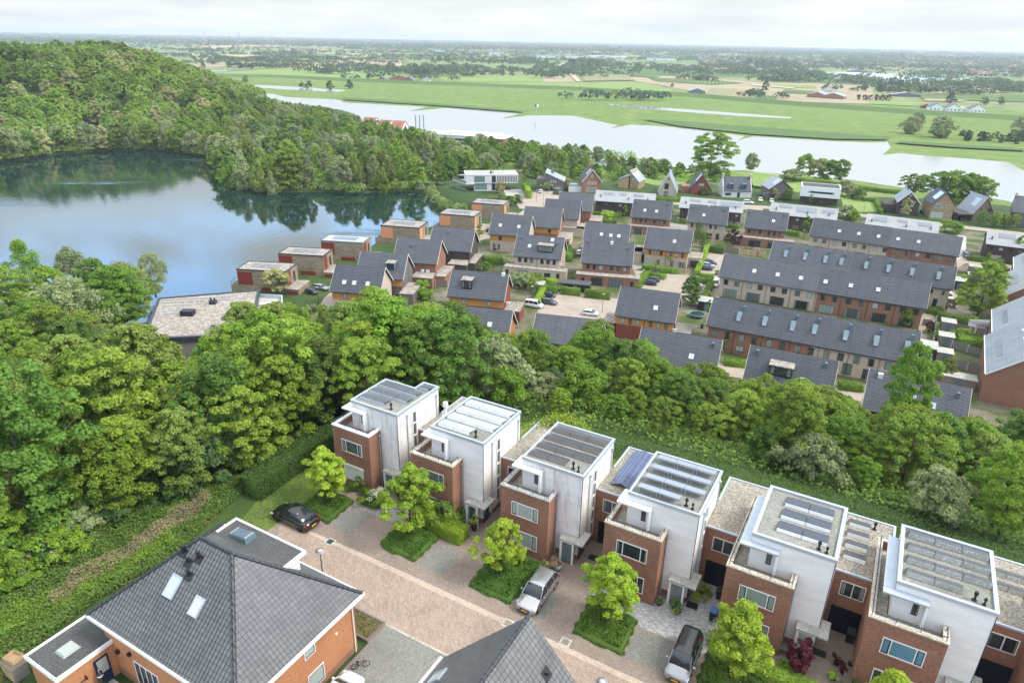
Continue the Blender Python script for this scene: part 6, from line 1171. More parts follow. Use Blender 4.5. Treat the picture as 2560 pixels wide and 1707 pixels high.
def person(x,y,z,head,label,top,legs,scale=1.):
    t=thing('person',label,'person',(x,y,z),R(head))
    me=bpy.data.meshes.new('body'); J=[(0,0,.93,.13),(0,0,1.15,.13),(0,0,1.38,.15),(0,0,1.5,.06),(0,0,1.62,.095),(0,0,1.72,.085),(-.1,0,.86,.1),(-.11,.05,.48,.065),(-.12,-.04,.06,.045),(-.12,.1,.03,.04),(.1,0,.86,.1),(.11,.12,.48,.065),(.12,.1,.06,.045),(.12,.24,.03,.04),(-.2,0,1.4,.06),(-.25,.04,1.12,.042),(-.2,.22,.96,.033),(-.18,.3,.92,.03),(.2,0,1.4,.06),(.26,-.02,1.12,.042),(.27,.1,.88,.033),(.27,.14,.8,.03)]
    ed=[(0,1),(1,2),(2,3),(3,4),(4,5),(0,6),(6,7),(7,8),(8,9),(0,10),(10,11),(11,12),(12,13),(2,14),(14,15),(15,16),(16,17),(2,18),(18,19),(19,20),(20,21)]
    me.from_pydata([j[:3] for j in J],ed,[])
    o=link('body',me,t); sk=o.modifiers.new('skin','SKIN'); o.modifiers.new('sub','SUBSURF').levels=1
    for i,j in enumerate(J): me.skin_vertices[0].data[i].radius=(j[3],j[3])
    me.skin_vertices[0].data[0].use_root=True
    mt=bpy.data.materials.new('clothed_body'); mt.use_nodes=True; b=mt.node_tree.nodes['Principled BSDF']; tcn=N(mt.node_tree,'ShaderNodeTexCoord'); s_=N(mt.node_tree,'ShaderNodeSeparateXYZ'); Lk(mt.node_tree,tcn.outputs['Object'],s_.inputs[0])
    r=N(mt.node_tree,'ShaderNodeValToRGB'); r.color_ramp.interpolation='CONSTANT'; e=r.color_ramp.elements; e[0].position=0; e[0].color=(*legs,1); e[1].position=.49; e[1].color=(*top,1); q=e.new(.76); q.color=(.5,.3,.22,1); q2=e.new(.855); q2.color=(.08,.05,.03,1)
    dv_=N(mt.node_tree,'ShaderNodeMath',operation='DIVIDE',i_1=2.0); Lk(mt.node_tree,s_.outputs[2],dv_.inputs[0]); Lk(mt.node_tree,dv_.outputs[0],r.inputs[0]); Lk(mt.node_tree,r.outputs[0],b.inputs['Base Color']); me.materials.append(mt); return t
p=px(*hd(412,690),Z1); person(p[0],p[1],Z1+.06,-60,'person in a pale pink top standing on the street beside the tall hedge',(.6,.42,.42),(.5,.4,.38))
p=px(*h2(1290,410),Z1); person(p[0],p[1],Z1+.06,-80,'person in a light shirt standing beside the hedge near the carport',(.5,.5,.52),(.08,.08,.1))
p=px(*kC_(1625,622),Z1); person(p[0],p[1],Z1+.06,-80,'person in white walking on the street below the yellow brick house',(.7,.7,.68),(.5,.48,.45))
# street lamps
def lamp(x,y,z,h_,label,grp='street lamps'):
    t=thing('street_lamp',label,'street lamp',(x,y,z),0,grp)
    part('post',MB().tube((0,0,0),(0,0,h_-.25),.06,.045,k=8),'lamp_green',t,True)
    part('lamp_head',MB().tube((0,0,h_-.28),(0,0,h_-.12),.12,.2,k=14),'lamp_glass',t,True); part('lamp_cap',MB().tube((0,0,h_-.11),(0,0,h_-.05),.38,.34,k=18).tube((0,0,h_-.05),(0,0,h_+.03),.34,.05,k=18),'lamp_cap',t,True); return t
lamp(*px(799.5,1374,4.3),0,4.3,'street lamp with a round grey cap behind the dormer of the hipped house'); lamp(*px(1505,1701,4.3),0,4.3,'round grey lamp cap peeping over the small roof peak at the bottom edge')
h3=lambda x,y:(1560+.12755*x,600+.12755*y)
for (f,x,y,lb) in ((h3,1545,480,'lamp post beside the diagonal hedge'),(h3,350,925,'lamp post at the left hedge of the parking yard'),(h3,1440,745,'lamp post at the short hedge end'),(kF_,1290,440,'lamp post in the shrubs left of the white van'),(kF_,1980,520,'lamp post beside the silver high roofed car'),(kC_,775,535,'lamp post beside the square lawn'),(hd,475,830,'lamp post at the round lawn kerb'),(hd,615,900,'lamp post inside the round lawn'),(kB_,970,1160,'lamp post between the two car parks'),(lambda x,y:(500+.2551*x,500+.2551*y),1165,1040,'lamp post on the street by the stone villas')):
    p=px(*f(x,y),Z1); lamp(p[0],p[1],Z1+.05,5.2,lb)

# ------------------------------------------------------------------ vegetation
def quads_mesh(name,C,Nn,S,tint,mat,extra=None):
    """leaf faces: centres C, normals Nn, sizes S, per-face tint"""
    n=len(C); Nn=Nn/np.maximum(np.linalg.norm(Nn,axis=1,keepdims=True),1e-6)
    r=nr.normal(size=(n,3)); T_=np.cross(Nn,r); T_/=np.maximum(np.linalg.norm(T_,axis=1,keepdims=True),1e-6); B_=np.cross(Nn,T_)
    a=(S*(.7+.6*nr.rand(n)))[:,None]*.5; b=(S*(.5+.5*nr.rand(n)))[:,None]*.5
    V=np.stack([C-T_*a-B_*b*.6,C+T_*a*.25-B_*b,C+T_*a+B_*b*.5,C-T_*a*.3+B_*b],1).reshape(-1,3)
    F=np.arange(n*4,dtype=np.int32)
    ls=np.arange(0,n*4,4); lt=np.full(n,4); tn=tint
    if extra is not None:
        ev,ef=extra; base=len(V); V=np.concatenate([V,np.array(ev)]); l=[]; st=[];tt=[]; c=n*4
        for f in ef: l+= [base+i for i in f]; st.append(c); tt.append(len(f)); c+=len(f)
        F=np.concatenate([F,np.array(l,dtype=np.int32)]); ls=np.concatenate([ls,st]); lt=np.concatenate([lt,tt]); tn=np.concatenate([tint,np.full(len(ef),.25)])
    me=bpy.data.meshes.new(name); me.vertices.add(len(V)); me.vertices.foreach_set('co',V.astype(np.float32).ravel())
    me.loops.add(len(F)); me.loops.foreach_set('vertex_index',F); me.polygons.add(len(ls)); me.polygons.foreach_set('loop_start',ls.astype(np.int32)); me.polygons.foreach_set('loop_total',lt.astype(np.int32)); me.update()
    at=me.attributes.new('tint','FLOAT','FACE'); at.data.foreach_set('value',np.clip(tn,0,1).astype(np.float32))
    me.materials.append(M[mat]); return me
def env(shape,t):
    t=np.clip(t,0,1)
    if shape=='round': return np.sqrt(np.clip(1-(2*t-1)**2,0.02,1))
    if shape=='dome': return np.sqrt(np.clip(1-(1.25*t-.35)**2/.9**2*1.0,0.03,1))*np.where(t<.15,.75+t*1.6,1)
    if shape=='cone': return np.clip(1.05-t,.05,1)**.8
    if shape=='egg': return np.clip(np.sin(np.pi*np.clip(t*.93+.05,0,1)**.75),.05,1)
    if shape=='column': return np.clip(.75+.25*np.sin(np.pi*t),.1,1)*np.where(t>.9,(1-t)/.1*.8+.2,1)
def crown(name,Rx,z0,z1,nc,nl,ls,mat,shape='dome',cr=.3,droop=0.,flat=.8,open_=0.):
    t=nr.rand(nc); t=np.where(nr.rand(nc)<(.2 if ls>.45 else .4),1-(1-t)*.6,t); e=env(shape,t)*Rx; th=nr.rand(nc)*2*np.pi; rr=e*nr.rand(nc)**.38
    lob=1+.22*np.sin(th*2+nr.rand()*6)+.15*np.sin(th*3+nr.rand()*6); rr=rr*lob
    CC=np.stack([rr*np.cos(th),rr*np.sin(th),z0+t*(z1-z0)],1); rc=Rx*cr*(.6+.7*nr.rand(nc))*(1-.3*t)
    ctint=.5+.30*(nr.rand(nc)-.5)*2
    k=nr.choice(nc,nl,p=rc**2/np.sum(rc**2)); d=nr.normal(size=(nl,3)); d/=np.linalg.norm(d,axis=1,keepdims=True); d[:,2]=np.where(d[:,2]<-.25,-d[:,2]*.8,d[:,2])
    rad=rc[k]*(.62+.45*nr.rand(nl)); P=CC[k]+d*rad[:,None]*np.array([1,1,flat])
    if droop: P[:,2]-=droop*nr.rand(nl)**2
    nn=d*.75+nr.normal(size=(nl,3))*.42+np.array([0,0,.35]); P[:,2]=np.maximum(P[:,2],z0*.6)
    ti=ctint[k]+.22*(nr.rand(nl)-.5)*2
    return quads_mesh(name,P,nn,np.full(nl,ls),ti,mat)
def trunk_mesh(h_,r_,z1,Rx,nb,mat='bark'):
    m=MB(); p=Vector((0,0,-.4)); q=Vector((rng.uniform(-.2,.2),rng.uniform(-.2,.2),h_*.55)); m.tube(p,q,r_,r_*.7,k=7)
    top=Vector((rng.uniform(-.3,.3),rng.uniform(-.3,.3),z1*.86)); m.tube(q,top,r_*.7,r_*.15,k=6)
    for i in range(nb):
        f=.25+.65*i/max(1,nb); b=q.lerp(top,max(0,(f-.3))) if f>.3 else p.lerp(q,.75+f*.5)
        a=rng.uniform(0,6.28); L=Rx*rng.uniform(.5,.85); e=b+Vector((math.cos(a)*L,math.sin(a)*L,L*rng.uniform(.45,.9))); m.tube(b,e,r_*.38,r_*.1,k=5,cap=False)
    return m.mesh('trunk',mat,True)
SP={}
def species(key,name,n,Rx,z0,z1,nc,nl,ls,leaf,shape,cr=.3,bark='bark',tr=.22,droop=0.,flat=.8,trunk=True,nb=7):
    out=[]
    for i in range(n):
        c=crown('crown',Rx*rng.uniform(.92,1.08),z0,z1,nc,nl,ls,leaf[i%len(leaf)],shape,cr,droop,flat); tm=trunk_mesh(z0+1,tr,z1,Rx,nb,bark) if trunk else None
        out.append((c,tm))
    SP[key]=(name,z1,out)
PR={}
def plant(key,x,y,z,h_,label,cat='tree',group=None,sx=None,var=None):
    name,z1,ms=SP[key]; i=rng.randrange(len(ms)) if var is None else var%len(ms); s_=h_/z1; w_=s_*(sx or rng.uniform(.9,1.12)); rz=rng.uniform(0,6.28)
    if ms[i][1] is None:
        o=link(name,ms[i][0],None,(x,y,z),rz); o.scale=(w_,w_,s_); return tag(o,label,cat,group)
    if (key,i) not in PR:
        t=thing(name,label,cat,(x,y,z),rz,group); t.scale=(w_,w_,s_); link('trunk',ms[i][1],t); link('crown',ms[i][0],t); PR[(key,i)]=(t,kidlist(t)); return t
    r,k=PR[(key,i)]; t=dup(r,k,(x,y,z),rz,(w_,w_,s_),label,group)
    t['category']=cat
    if group is None and 'group' in t: del t['group']
    return t
# near kinds (fine leaves)
species('maple','street_tree',3,2.25,1.7,6.6,110,11500,.19,['leaf_lime'],'egg',.2,tr=.1,nb=9)
species('oak','broadleaf_tree',5,4.8,1.5,13,170,19000,.31,['leaf_fresh','leaf_deep','leaf_fresh','leaf_hedge','leaf_olive'],'dome',.2,tr=.28)
species('ash','ash_tree',3,4.5,1.5,13,150,17000,.31,['leaf_yellow','leaf_hedge','leaf_yellow'],'round',.21,tr=.25)
species('willow','willow_tree',2,4.6,1.5,12,130,17000,.28,['leaf_grey'],'round',.22,droop=1.2,tr=.3)
species('birch','birch_tree',3,3.0,1.,13,110,12000,.26,['leaf_olive','leaf_grey','leaf_hedge'],'egg',.3,bark='birch_bark',droop=1.2,tr=.14)
species('bush','shrub',4,2.4,.1,3.0,64,6500,.24,['leaf_deep','leaf_bluegreen','leaf_hedge','leaf_grey'],'dome',.25,trunk=False)
species('smallbush','garden_shrub',4,.9,.05,1.4,16,900,.16,['leaf_deep','leaf_lime','leaf_hedge','leaf_yellow'],'dome',.38,trunk=False)
species('cream','cream_tree',2,3.2,2.,7.5,50,5200,.34,['leaf_cream'],'round',.3,tr=.16)
species('hawthorn','hawthorn_shrub',2,4.6,.1,8,90,6500,.42,['leaf_cream','leaf_hedge'],'dome',.24,trunk=False)
species('roundbush','round_bush_tree',2,5.,.1,9,90,6500,.42,['leaf_deep','leaf_fresh'],'round',.24,trunk=False)
species('purple','purple_tree',2,2.2,1.,5.,40,3000,.26,['leaf_purple'],'dome',.3,tr=.12)
species('column','slender_tree',2,1.0,.8,6.,26,2200,.22,['leaf_hedge','leaf_fresh'],'column',.5,tr=.1)
# middle distance kinds
species('m_oak','leafy_tree',4,5.8,.8,14,110,6000,.7,['leaf_fresh','leaf_deep','leaf_hedge','leaf_deep'],'dome',.22,tr=.3,nb=4)
species('m_birch','slim_birch',3,3.6,1,15,80,4200,.6,['leaf_olive','leaf_grey','leaf_fresh'],'egg',.3,bark='birch_bark',droop=2.,tr=.16,nb=3)
species('m_willow','silver_willow',2,5.2,.8,12,80,5000,.65,['leaf_grey'],'round',.29,droop=1.5,tr=.3,nb=3)
species('m_acacia','blossoming_tree',2,4.8,1.5,13,80,4600,.65,['leaf_cream','leaf_yellow'],'dome',.28,tr=.25,nb=4)
species('m_bush','scrub_bush',3,3.,.1,3.6,24,900,.6,['leaf_deep','leaf_grey','leaf_hedge'],'dome',.34,trunk=False)
species('m_dark','dark_conifer',1,3.,1.,14,34,1300,.8,['leaf_deep'],'cone',.3,tr=.25,nb=2)
species('f_tree','field_tree',4,6.2,.5,13,36,900,1.6,['leaf_far','leaf_far2','leaf_deep','leaf_far'],'dome',.34,tr=.4,nb=2)
species('f_purple','copper_beech',1,6.,1.5,13,26,420,2.0,['leaf_purple'],'dome',.34,tr=.4,nb=2)

def inpoly(x,y,P): return float(polydist(np.array([x]),np.array([y]),P)[0])<0
LINE=[(-400,560),(0,610),(60,570),(190,585),(300,605),(360,650),(375,760),(390,880),(440,905),(505,905),(530,850),(570,775),(610,755),(700,745),(760,768),(860,765),(900,705),(960,690),(1010,712),(1040,765),(1090,755),(1120,745),(1180,762),(1240,840),(1290,810),(1350,818),(1395,870),(1420,850),(1470,800),(1540,790),(1600,845),(1650,865),(1700,915),(1740,885),(1820,920),(1856,960),(1905,935),(1955,930),(2045,945),(2100,965),(2140,985),(2200,1035),(2230,1000),(2290,950),(2330,1030),(2420,1035),(2500,1000),(2600,1035),(3000,1100)]
def liney(u): return float(np.interp(u,[p[0] for p in LINE],[p[1] for p in LINE]))
PLINE=[(0,97),(100,100),(250,95),(330,105),(400,125),(440,150),(480,180),(520,200),(560,208),(600,228),(640,236),(700,250),(830,270),(860,282),(950,301),(1020,314),(1100,334),(1200,335),(1300,345),(1400,350),(1500,368),(1560,388),(1700,402),(1850,425),(2600,460)]
def ztop(x,y,u,line=None):
    """height at which a treetop standing at x,y reaches the skyline of the wood"""
    lo,hi=-30.,60.
    tv=max(liney(u-24),liney(u),liney(u+24)) if line is None else float(np.interp(u,[p[0] for p in line],[p[1] for p in line]))
    for _ in range(26):
        mid=(lo+hi)/2
        if pj(x,y,mid)[1]>tv: lo=mid
        else: hi=mid
    return lo
FOOT=[(s_.location.x,s_.location.y) for s_ in bpy.data.objects if s_.get('category')=='house']
WOODS=[px(-500,1500),px(0,1468),px(250,1352),px(440,1248),px(540,1185),px(605,1118),px(700,1045),px(778,985),loc(-29,8),loc(-26,14),loc(-18,21),loc(-8,27),loc(5,28),loc(20,28),loc(40,29),loc(60,30),loc(75,40),
 (100,70),(86,92),(62,101),(46,110),(28,116),(6,122),(-14,128),(-24,140),(-38,152),(-50,152),(-52,136),(-56,122),(-76,116),(-86,128),(-90,152),(-110,149),(-150,138),(-190,130),(-200,80)]
APT=[(-84,150),(-84,122),(-64,118),(-50,130),(-52,156)]
def scatter(poly,spacing,n,seed,avoid=()):
    r=random.Random(seed); xs=[p[0] for p in poly]; ys=[p[1] for p in poly]; pts=[]; tries=0
    while len(pts)<n and tries<n*60:
        tries+=1; x=r.uniform(min(xs),max(xs)); y=r.uniform(min(ys),max(ys))
        if not inpoly(x,y,poly): continue
        if any(inpoly(x,y,a) for a in avoid): continue
        if any((x-p[0])**2+(y-p[1])**2<spacing*spacing for p in pts[-400:]): continue
        pts.append((x,y))
    return pts
def visible(x,y,z,m_=160): u,v_=pj(x,y,z); return -m_<u<2560+m_ and v_<1707+m_*2
cnt=0
for x,y in scatter(WOODS,4.9,520,3,(APT,)):
    z=tz(x,y)
    u,v_=pj(x,y,z+8)
    if not visible(x,y,z+8): continue
    zt=ztop(x,y,u)+rng.uniform(-1.6,.3); b=(np.array([x,y])-OO)@VB; a=(np.array([x,y])-OO)@UA
    hmax=zt-z
    if a>-18: hmax=min(hmax,rng.uniform(10,17) if b>54 else (rng.uniform(6,12) if b>38 else rng.uniform(2.2,5.8)))
    else: hmax=min(hmax,rng.uniform(10,17) if (b>14 or a<-40) else rng.uniform(6,11))
    if hmax<3.2:
        if hmax>1: plant('bush',x,y,z,max(1.5,hmax),'dense green shrub at the foot of the tree belt','shrub','shrubs along the tree belt')
        continue
    q=rng.random(); west=a<-18
    if hmax<7.5 and q<.55: plant('bush',x,y,z,hmax,'tall dark green shrub in the belt behind the white houses','shrub','tall shrubs in the tree belt',sx=.8)
    elif q<.50: plant('oak',x,y,z,hmax,'bushy fresh green tree in the wood left of the street' if west else 'bushy fresh green tree in the belt behind the white houses','tree','broadleaf trees of the near wood' if west else 'broadleaf trees of the tree belt')
    elif q<.84: plant('ash',x,y,z,hmax,'yellowish green tree in the wood left of the street' if west else 'yellowish green tree in the belt behind the white houses','tree','ash trees of the near wood' if west else 'ash trees of the tree belt')
    elif west and y>95: plant('willow' if q<.93 else 'birch',x,y,z,hmax,'grey green willow at the lake edge of the near wood' if q<.93 else 'slender pale birch at the lake edge of the near wood','tree','willows by the lake' if q<.93 else 'birches by the lake')
    else: plant('oak',x,y,z,hmax,'bushy fresh green tree in the wood left of the street' if west else 'bushy fresh green tree in the belt behind the white houses','tree','broadleaf trees of the near wood' if west else 'broadleaf trees of the tree belt')
    cnt+=1
for i,(a,b,h_) in enumerate(((-33.2,-3.5,9.5),(-33.6,2.,10.5),(-33.,8.,11.),(-31.8,14.,11.5),(-35.5,-9.,9.),(-38.5,-14.5,9.),(-36.5,5.,13.),(-37.,-3.,12.),(-34,19.,13.))):
    x,y=loc(a,b); plant('oak' if i%3 else 'ash',x,y,tz(x,y),h_,'full leafy tree standing right behind the long dark hedge','tree','trees behind the long dark hedge',1.05,var=(0,2,1,3,4)[i%5])
# singled-out trees of the belt
for (key,u,v_,zg,h_,lb,sx_) in (('ash',2240,1110,-13,16,'tall olive green tree standing in front of the rightmost slate roof',.62),('oak',1965,1180,-4,10.5,'bright green round tree behind the fourth white tower',1.),('willow',330,800,-25,15,'pale silvery willow left of the apartment block',1.),('willow',390,740,-25,12,'pale silvery willow at the water corner of the near wood',.9),('birch',200,760,-25,16,'tallest pale birch against the lake on the left',1.3),('birch',75,720,-25,14,'pale green tree against the lake at the left edge',1.3),('cream',696,745,-22.5,8.,'creamy yellow tree in front of the nearest stone villa',1.0),('ash',2440,792,Z1,14.5,'big yellow green tree beside the pale edge roofs',1.15),('ash',2500,1330,-1,9,'yellow green tree behind the sixth white tower at the right edge',1.),('cream',95,1290,-1,5.2,'grey creamy bare branched tree at the left wood edge',1.)):
    x,y=px(u,v_,zg); plant(key,x,y,zg if key!='ash' or zg<-20 else zg,h_,lb,sx=sx_)
# undergrowth along the wood edge and on the slope
def undergrowth(name,poly,n,ls,mat,hmax,seed,pl=None):
    r=np.random.RandomState(seed); xs=np.array([p[0] for p in poly]); ys=np.array([p[1] for p in poly]); X=r.uniform(xs.min(),xs.max(),n*4); Y=r.uniform(ys.min(),ys.max(),n*4)
    k=polydist(X,Y,poly)<0; X=X[k][:n]; Y=Y[k][:n]; Z=terr(X,Y); lump=.5+.5*np.sin(X*1.3+np.sin(Y*.9)*2)*np.sin(Y*1.1+X*.4); c=len(X)
    P=np.stack([X,Y,Z+hmax*r.rand(c)*(.25+.75*lump)],1); me=quads_mesh(name,P,r.normal(size=(c,3))*.5+np.array([0,0,.9]),np.full(c,ls),.35+.4*lump+.25*(r.rand(c)-.5),mat)
    return tag(link(name,me),None,None,None,'stuff')
UG=[px(-300,1800),px(0,1707),px(60,1640),px(230,1510),px(440,1390),px(520,1310),px(600,1240),px(690,1170),px(760,1100),px(760,1040),px(640,1060),px(520,1100),px(400,1130),px(200,1230),px(-100,1330),px(-500,1500)]
undergrowth('undergrowth',UG,105000,.17,'leaf_weeds',.7,1)
undergrowth('nettles',UG,42000,.19,'leaf_deep',1.1,2)
undergrowth('dark_undergrowth',[px(-300,1600),px(0,1470),px(250,1330),px(430,1240),px(560,1150),px(640,1090),px(600,1050),px(400,1130),px(200,1230),px(-100,1330),px(-500,1500)],26000,.27,'leaf_deep',1.5,12)
undergrowth('dry_reeds',[px(120,1500),px(180,1440),px(330,1362),px(430,1290),px(520,1235),px(535,1262),px(440,1325),px(340,1395),px(195,1475),px(140,1520)],9500,.13,'leaf_dry',1.15,5)
undergrowth('dry_stalks',UG,9000,.11,'leaf_dry',.95,15)
undergrowth('bright_weeds',[px(0,1600),px(250,1470),px(440,1360),px(430,1330),px(230,1430),px(0,1540)],8000,.16,'leaf_fresh',.8,16)
for i in range(90):
    u=rng.uniform(0,660); v_=1470-(u*.62)+rng.uniform(-130,15); x,y=px(u,v_); zz=tz(x,y)
    if inpoly(x,y,UG): plant('bush' if i%3 else 'smallbush',x,y,zz,rng.uniform(1.3,2.8),'rounded wild shrub in the weeds beside the wood','shrub','wild shrubs beside the wood')
undergrowth('belt_undergrowth',[loc(-22,19),loc(-5,25),loc(20,26),loc(45,26),loc(80,28),loc(85,60),loc(40,64),loc(-10,66),loc(-30,60)],30000,.42,'leaf_deep',1.5,6)
undergrowth('wild_grass',[loc(-19,13),loc(-17,20),loc(-5,18),loc(46,17.5),loc(80,17.5),loc(80,29),loc(40,28),loc(0,27),loc(-20,25)],34000,.2,'leaf_weeds',.3,7)
undergrowth('lawn_grass',[loc(-24.2,-9.4),loc(-24.1,-2.2),loc(-19.9,.5),loc(-19.9,10),loc(-27,11),loc(-28.4,1),loc(-28.4,-6),loc(-26.4,-11.6)],15000,.13,'leaf_weeds',.12,8)

# ------------------------------------------------------------------ hedges and planting beds
def leafbox(name,label,pts,w_,h_,z,mat,n,ls,cat='hedge',group=None,kind=None,rough=.10,zt=None):
    """clipped hedge along a polyline: leaf faces over a core"""
    ev=[];ef=[]; C=[];Nn=[]
    tot=sum(math.dist(a,b) for a,b in zip(pts,pts[1:]))
    for a,b in zip(pts,pts[1:]):
        a=Vector(a); b=Vector(b); d=(b-a); L=d.length; d/=L; nn_=Vector((-d.y,d.x)); k=int(n*L/tot)
        q=w_/2-.06; e=.05
        B4=[a+d*e-nn_*q,b-d*e-nn_*q,b-d*e+nn_*q,a+d*e+nn_*q]; i0=len(ev); ev+=[(p.x,p.y,z) for p in B4]+[(p.x,p.y,z+h_-.08) for p in B4]
        ef+=[(i0+4,i0+5,i0+6,i0+7)]+[(i0+j,i0+(j+1)%4,i0+4+(j+1)%4,i0+4+j) for j in range(4)]
        f=nr.rand(k)*L; face=nr.choice(4,k,p=np.array([w_,h_,h_,.12*h_])/(w_+2.12*h_)); zz=nr.rand(k)*h_; yy=(nr.rand(k)-.5)*w_
        nx=np.where(face==1,-1,np.where(face==2,1,0.)); py=np.where(face==0,yy,np.where(face==3,yy,nx*w_/2)); pz=np.where(face==0,h_,zz); f=np.where(face==3,np.where(nr.rand(k)<.5,0,L),f)
        jit=nr.normal(size=(k,3))*rough*.5
        C.append(np.stack([a.x+d.x*f+nn_.x*py,a.y+d.y*f+nn_.y*py,z+pz],1)+jit); Nn.append(np.stack([nn_.x*nx,nn_.y*nx,np.where(face==0,1.,.25)],1)+nr.normal(size=(k,3))*.45)
    C=np.concatenate(C); Nn=np.concatenate(Nn); pat=.5+.25*np.sin(C[:,0]*1.1)*np.cos(C[:,1]*.9); me=quads_mesh(name,C,Nn,np.full(len(C),ls),pat+.3*(nr.rand(len(C))-.5),mat,(ev,ef))
    return tag(link(name,me),label,cat,group,kind)
def lp(*p): return [loc(*q) for q in p]
leafbox('hedge','bright clipped hedge between the second and third brick houses',lp((-12.8,-1.0),(-7.7,-1.0)),1.5,1.25,0,'leaf_lime',7000,.15)
leafbox('hedge','long dark clipped hedge between the lawn and the wood',lp((-29.3,-6.5),(-29.6,-2),(-29.3,4),(-28.4,11),(-27,17)),2.6,2.2,0,'leaf_hedge_dark',16000,.2)
leafbox('hedge','yellowish clipped hedge at the bottom edge in front of the fifth brick house',lp((17.6,-2.2),(22.3,-2.2)),1.1,1.0,0,'leaf_yellow',4500,.15)
tag(link('beech_shrub',crown('beech_shrub',.85,.1,2.9,60,5200,.12,'leaf_red_leaf','column',.36),None,(*loc(21.0,-.6),0)),'dark red clipped column shaped shrub in front of the fifth porch','shrub')
def bed(label,quad,n,hm=.5,mat='leaf_groundcover',ls=.17):
    poly=[loc(*q) for q in quad]; xs=[p[0] for p in poly]; ys=[p[1] for p in poly]; X=nr.uniform(min(xs),max(xs),n*3); Y=nr.uniform(min(ys),max(ys),n*3); D=polydist(X,Y,poly); k=D<.04+.10*np.sin(X*5.+Y*3.7); X=X[k][:n];Y=Y[k][:n];D=D[k][:n]
    m=len(X); hh=hm*np.clip(-D/.35,.15,1)*(.75+.25*np.sin(X*2.1)*np.cos(Y*1.7)); P=np.stack([X,Y,hh*(.7+.55*nr.rand(m))+.03],1)
    inner=grow(poly,-.25); ev=[(p[0],p[1],0) for p in poly]+[(p[0],p[1],hm*.72) for p in inner]; q=len(poly); ef=[tuple(range(q,2*q))]+[(i,(i+1)%q,q+(i+1)%q,q+i) for i in range(q)]
    Nn=nr.normal(size=(m,3))*.6+np.array([0,0,.7]); me=quads_mesh('ground_cover',P,Nn,np.full(m,ls),.45+.35*(nr.rand(m)-.5)+.15*np.sin(X*1.5+Y),mat,(ev,ef)); return tag(link('ground_cover',me),label,None,None,'stuff')
B1=bed('',[(-23.95,-5.5),(-24.3,-1.6),(-20.2,-1.7),(-20.0,-5.6)],7500); bed('',[(-14.1,-5.1),(-14.2,-2.9),(-12.8,-.3),(-9.9,-2.0),(-9.95,-5.5),(-13.4,-5.6)],7500); bed('',[(-4.35,-5.6),(-4.5,-2.2),(-3.8,-.1),(.1,-.1),(.1,-2.1),(-.45,-5.6)],9000); bed('',[(5.3,-5.6),(5.1,-2.2),(6.,-1.6),(9.2,-1.9),(9.4,-5.7)],7500); bed('',[(14.9,-5.5),(14.9,-1.6),(19.2,-1.5),(19.1,-5.5)],7500); bed('',[(-20.2,-1.5),(-20,-.4),(-17.6,-.3),(-17.6,-1.6)],1800,.35,'leaf_weeds'); bed('',[(24.6,-5.5),(24.6,-1.6),(28.9,-1.5),(28.9,-5.5)],5500)
STL=['street tree with young leaves in the lawn bed beside the black car','largest street tree, hiding the porch between the first two brick houses','yellow green street tree in the bed left of the silver car','round street tree in the bed before the pale cobble drive','street tree beside the grey car, its crown against the fifth brick house','street tree top rising at the bottom edge before the sixth brick house']
for i,((a,b),h_,sx_) in enumerate([((-22.1,-3.4),6.3,1.05),((-12.1,-2.9),7.6,1.02),((-2.5,-3.3),5.9,1.0),((7.3,-3.4),6.6,1.05),((16.9,-3.5),6.9,.95),((26.6,-3.6),6.0,.95)]):
    x,y=loc(a,b); plant('maple',x,y,.05,h_,STL[i],'tree','street trees in the planting beds',sx=h_/6.6*1.0/(h_/6.6)*sx_,var=i)
for a,b,h_,lb,v in ((-20.8,-.2,1.5,'dark shrub under the first brick house',0),(-18.4,-.9,1.5,'leafy shrub below the roller shutter',2),(-10.6,-.1,2.6,'tall narrow climber shrub at the second brick house corner',0),(-9.8,.1,1.4,'bright potted bush at the second house',1),(.3,-.6,.8,'yellowish shrub at the third brick house corner',3),(-1.5,-1.2,1.0,'dark shrub in the bed under the third brick house',2),(20.2,-1.2,1.1,'low green shrub beside the red column hedge',2),(23.2,-1.6,.8,'low green plant beside the path of the fifth house',2),(24.7,-.5,1.0,'broad green shrub at the corner of the sixth brick house',0),(12.9,3.6,1.0,'green shrub in the garage corner of the fourth house',2),(12.6,2.6,.7,'small green bush beside the fourth porch',1),(18.3,-.8,1.0,'flowering low shrub below the fifth brick house',3)):
    x,y=loc(a,b); plant('smallbush',x,y,.02,h_,lb,'shrub',sx=1.0,var=v)
def flower_bush(a,b,h_,label,mat='leaf_white_flower',n=900):
    x,y=loc(a,b); c=crown('leaves',h_*.62,.1,h_,16,1100,.15,'leaf_hedge','dome',.38); t=thing('flowering_shrub',label,'shrub',(x,y,.02)); link('leaves',c,t); link('blossom',crown('blossom',h_*.68,.25,h_*1.05,22,n,.11,mat,'dome',.36),t)
flower_bush(-17.6,-1.0,1.7,'white flowering shrub below the first porch'); flower_bush(25.2,-1.7,1.7,'big white flowering shrub at the corner of the sixth brick house',n=2600); flower_bush(15.4,-.6,1.6,'white flowering shrub behind the street tree at the fifth house')
wt=thing('wisteria','yellow green climber hanging over the gravel roof edge of the second house','climbing plant',(*loc(-6.0,13.4),0),R(-29.3)); 
C=[];r_=nr
for (x0,y0,z0_,n) in ((0,0,5.9,700),(1.4,-.2,6.4,900),(2.6,.1,5.9,700),(-.9,-.6,5.5,500),(-1.4,-1.6,5.2,300)): C.append(np.array([x0,y0,z0_])+r_.normal(size=(n,3))*np.array([.55,.45,.32]))
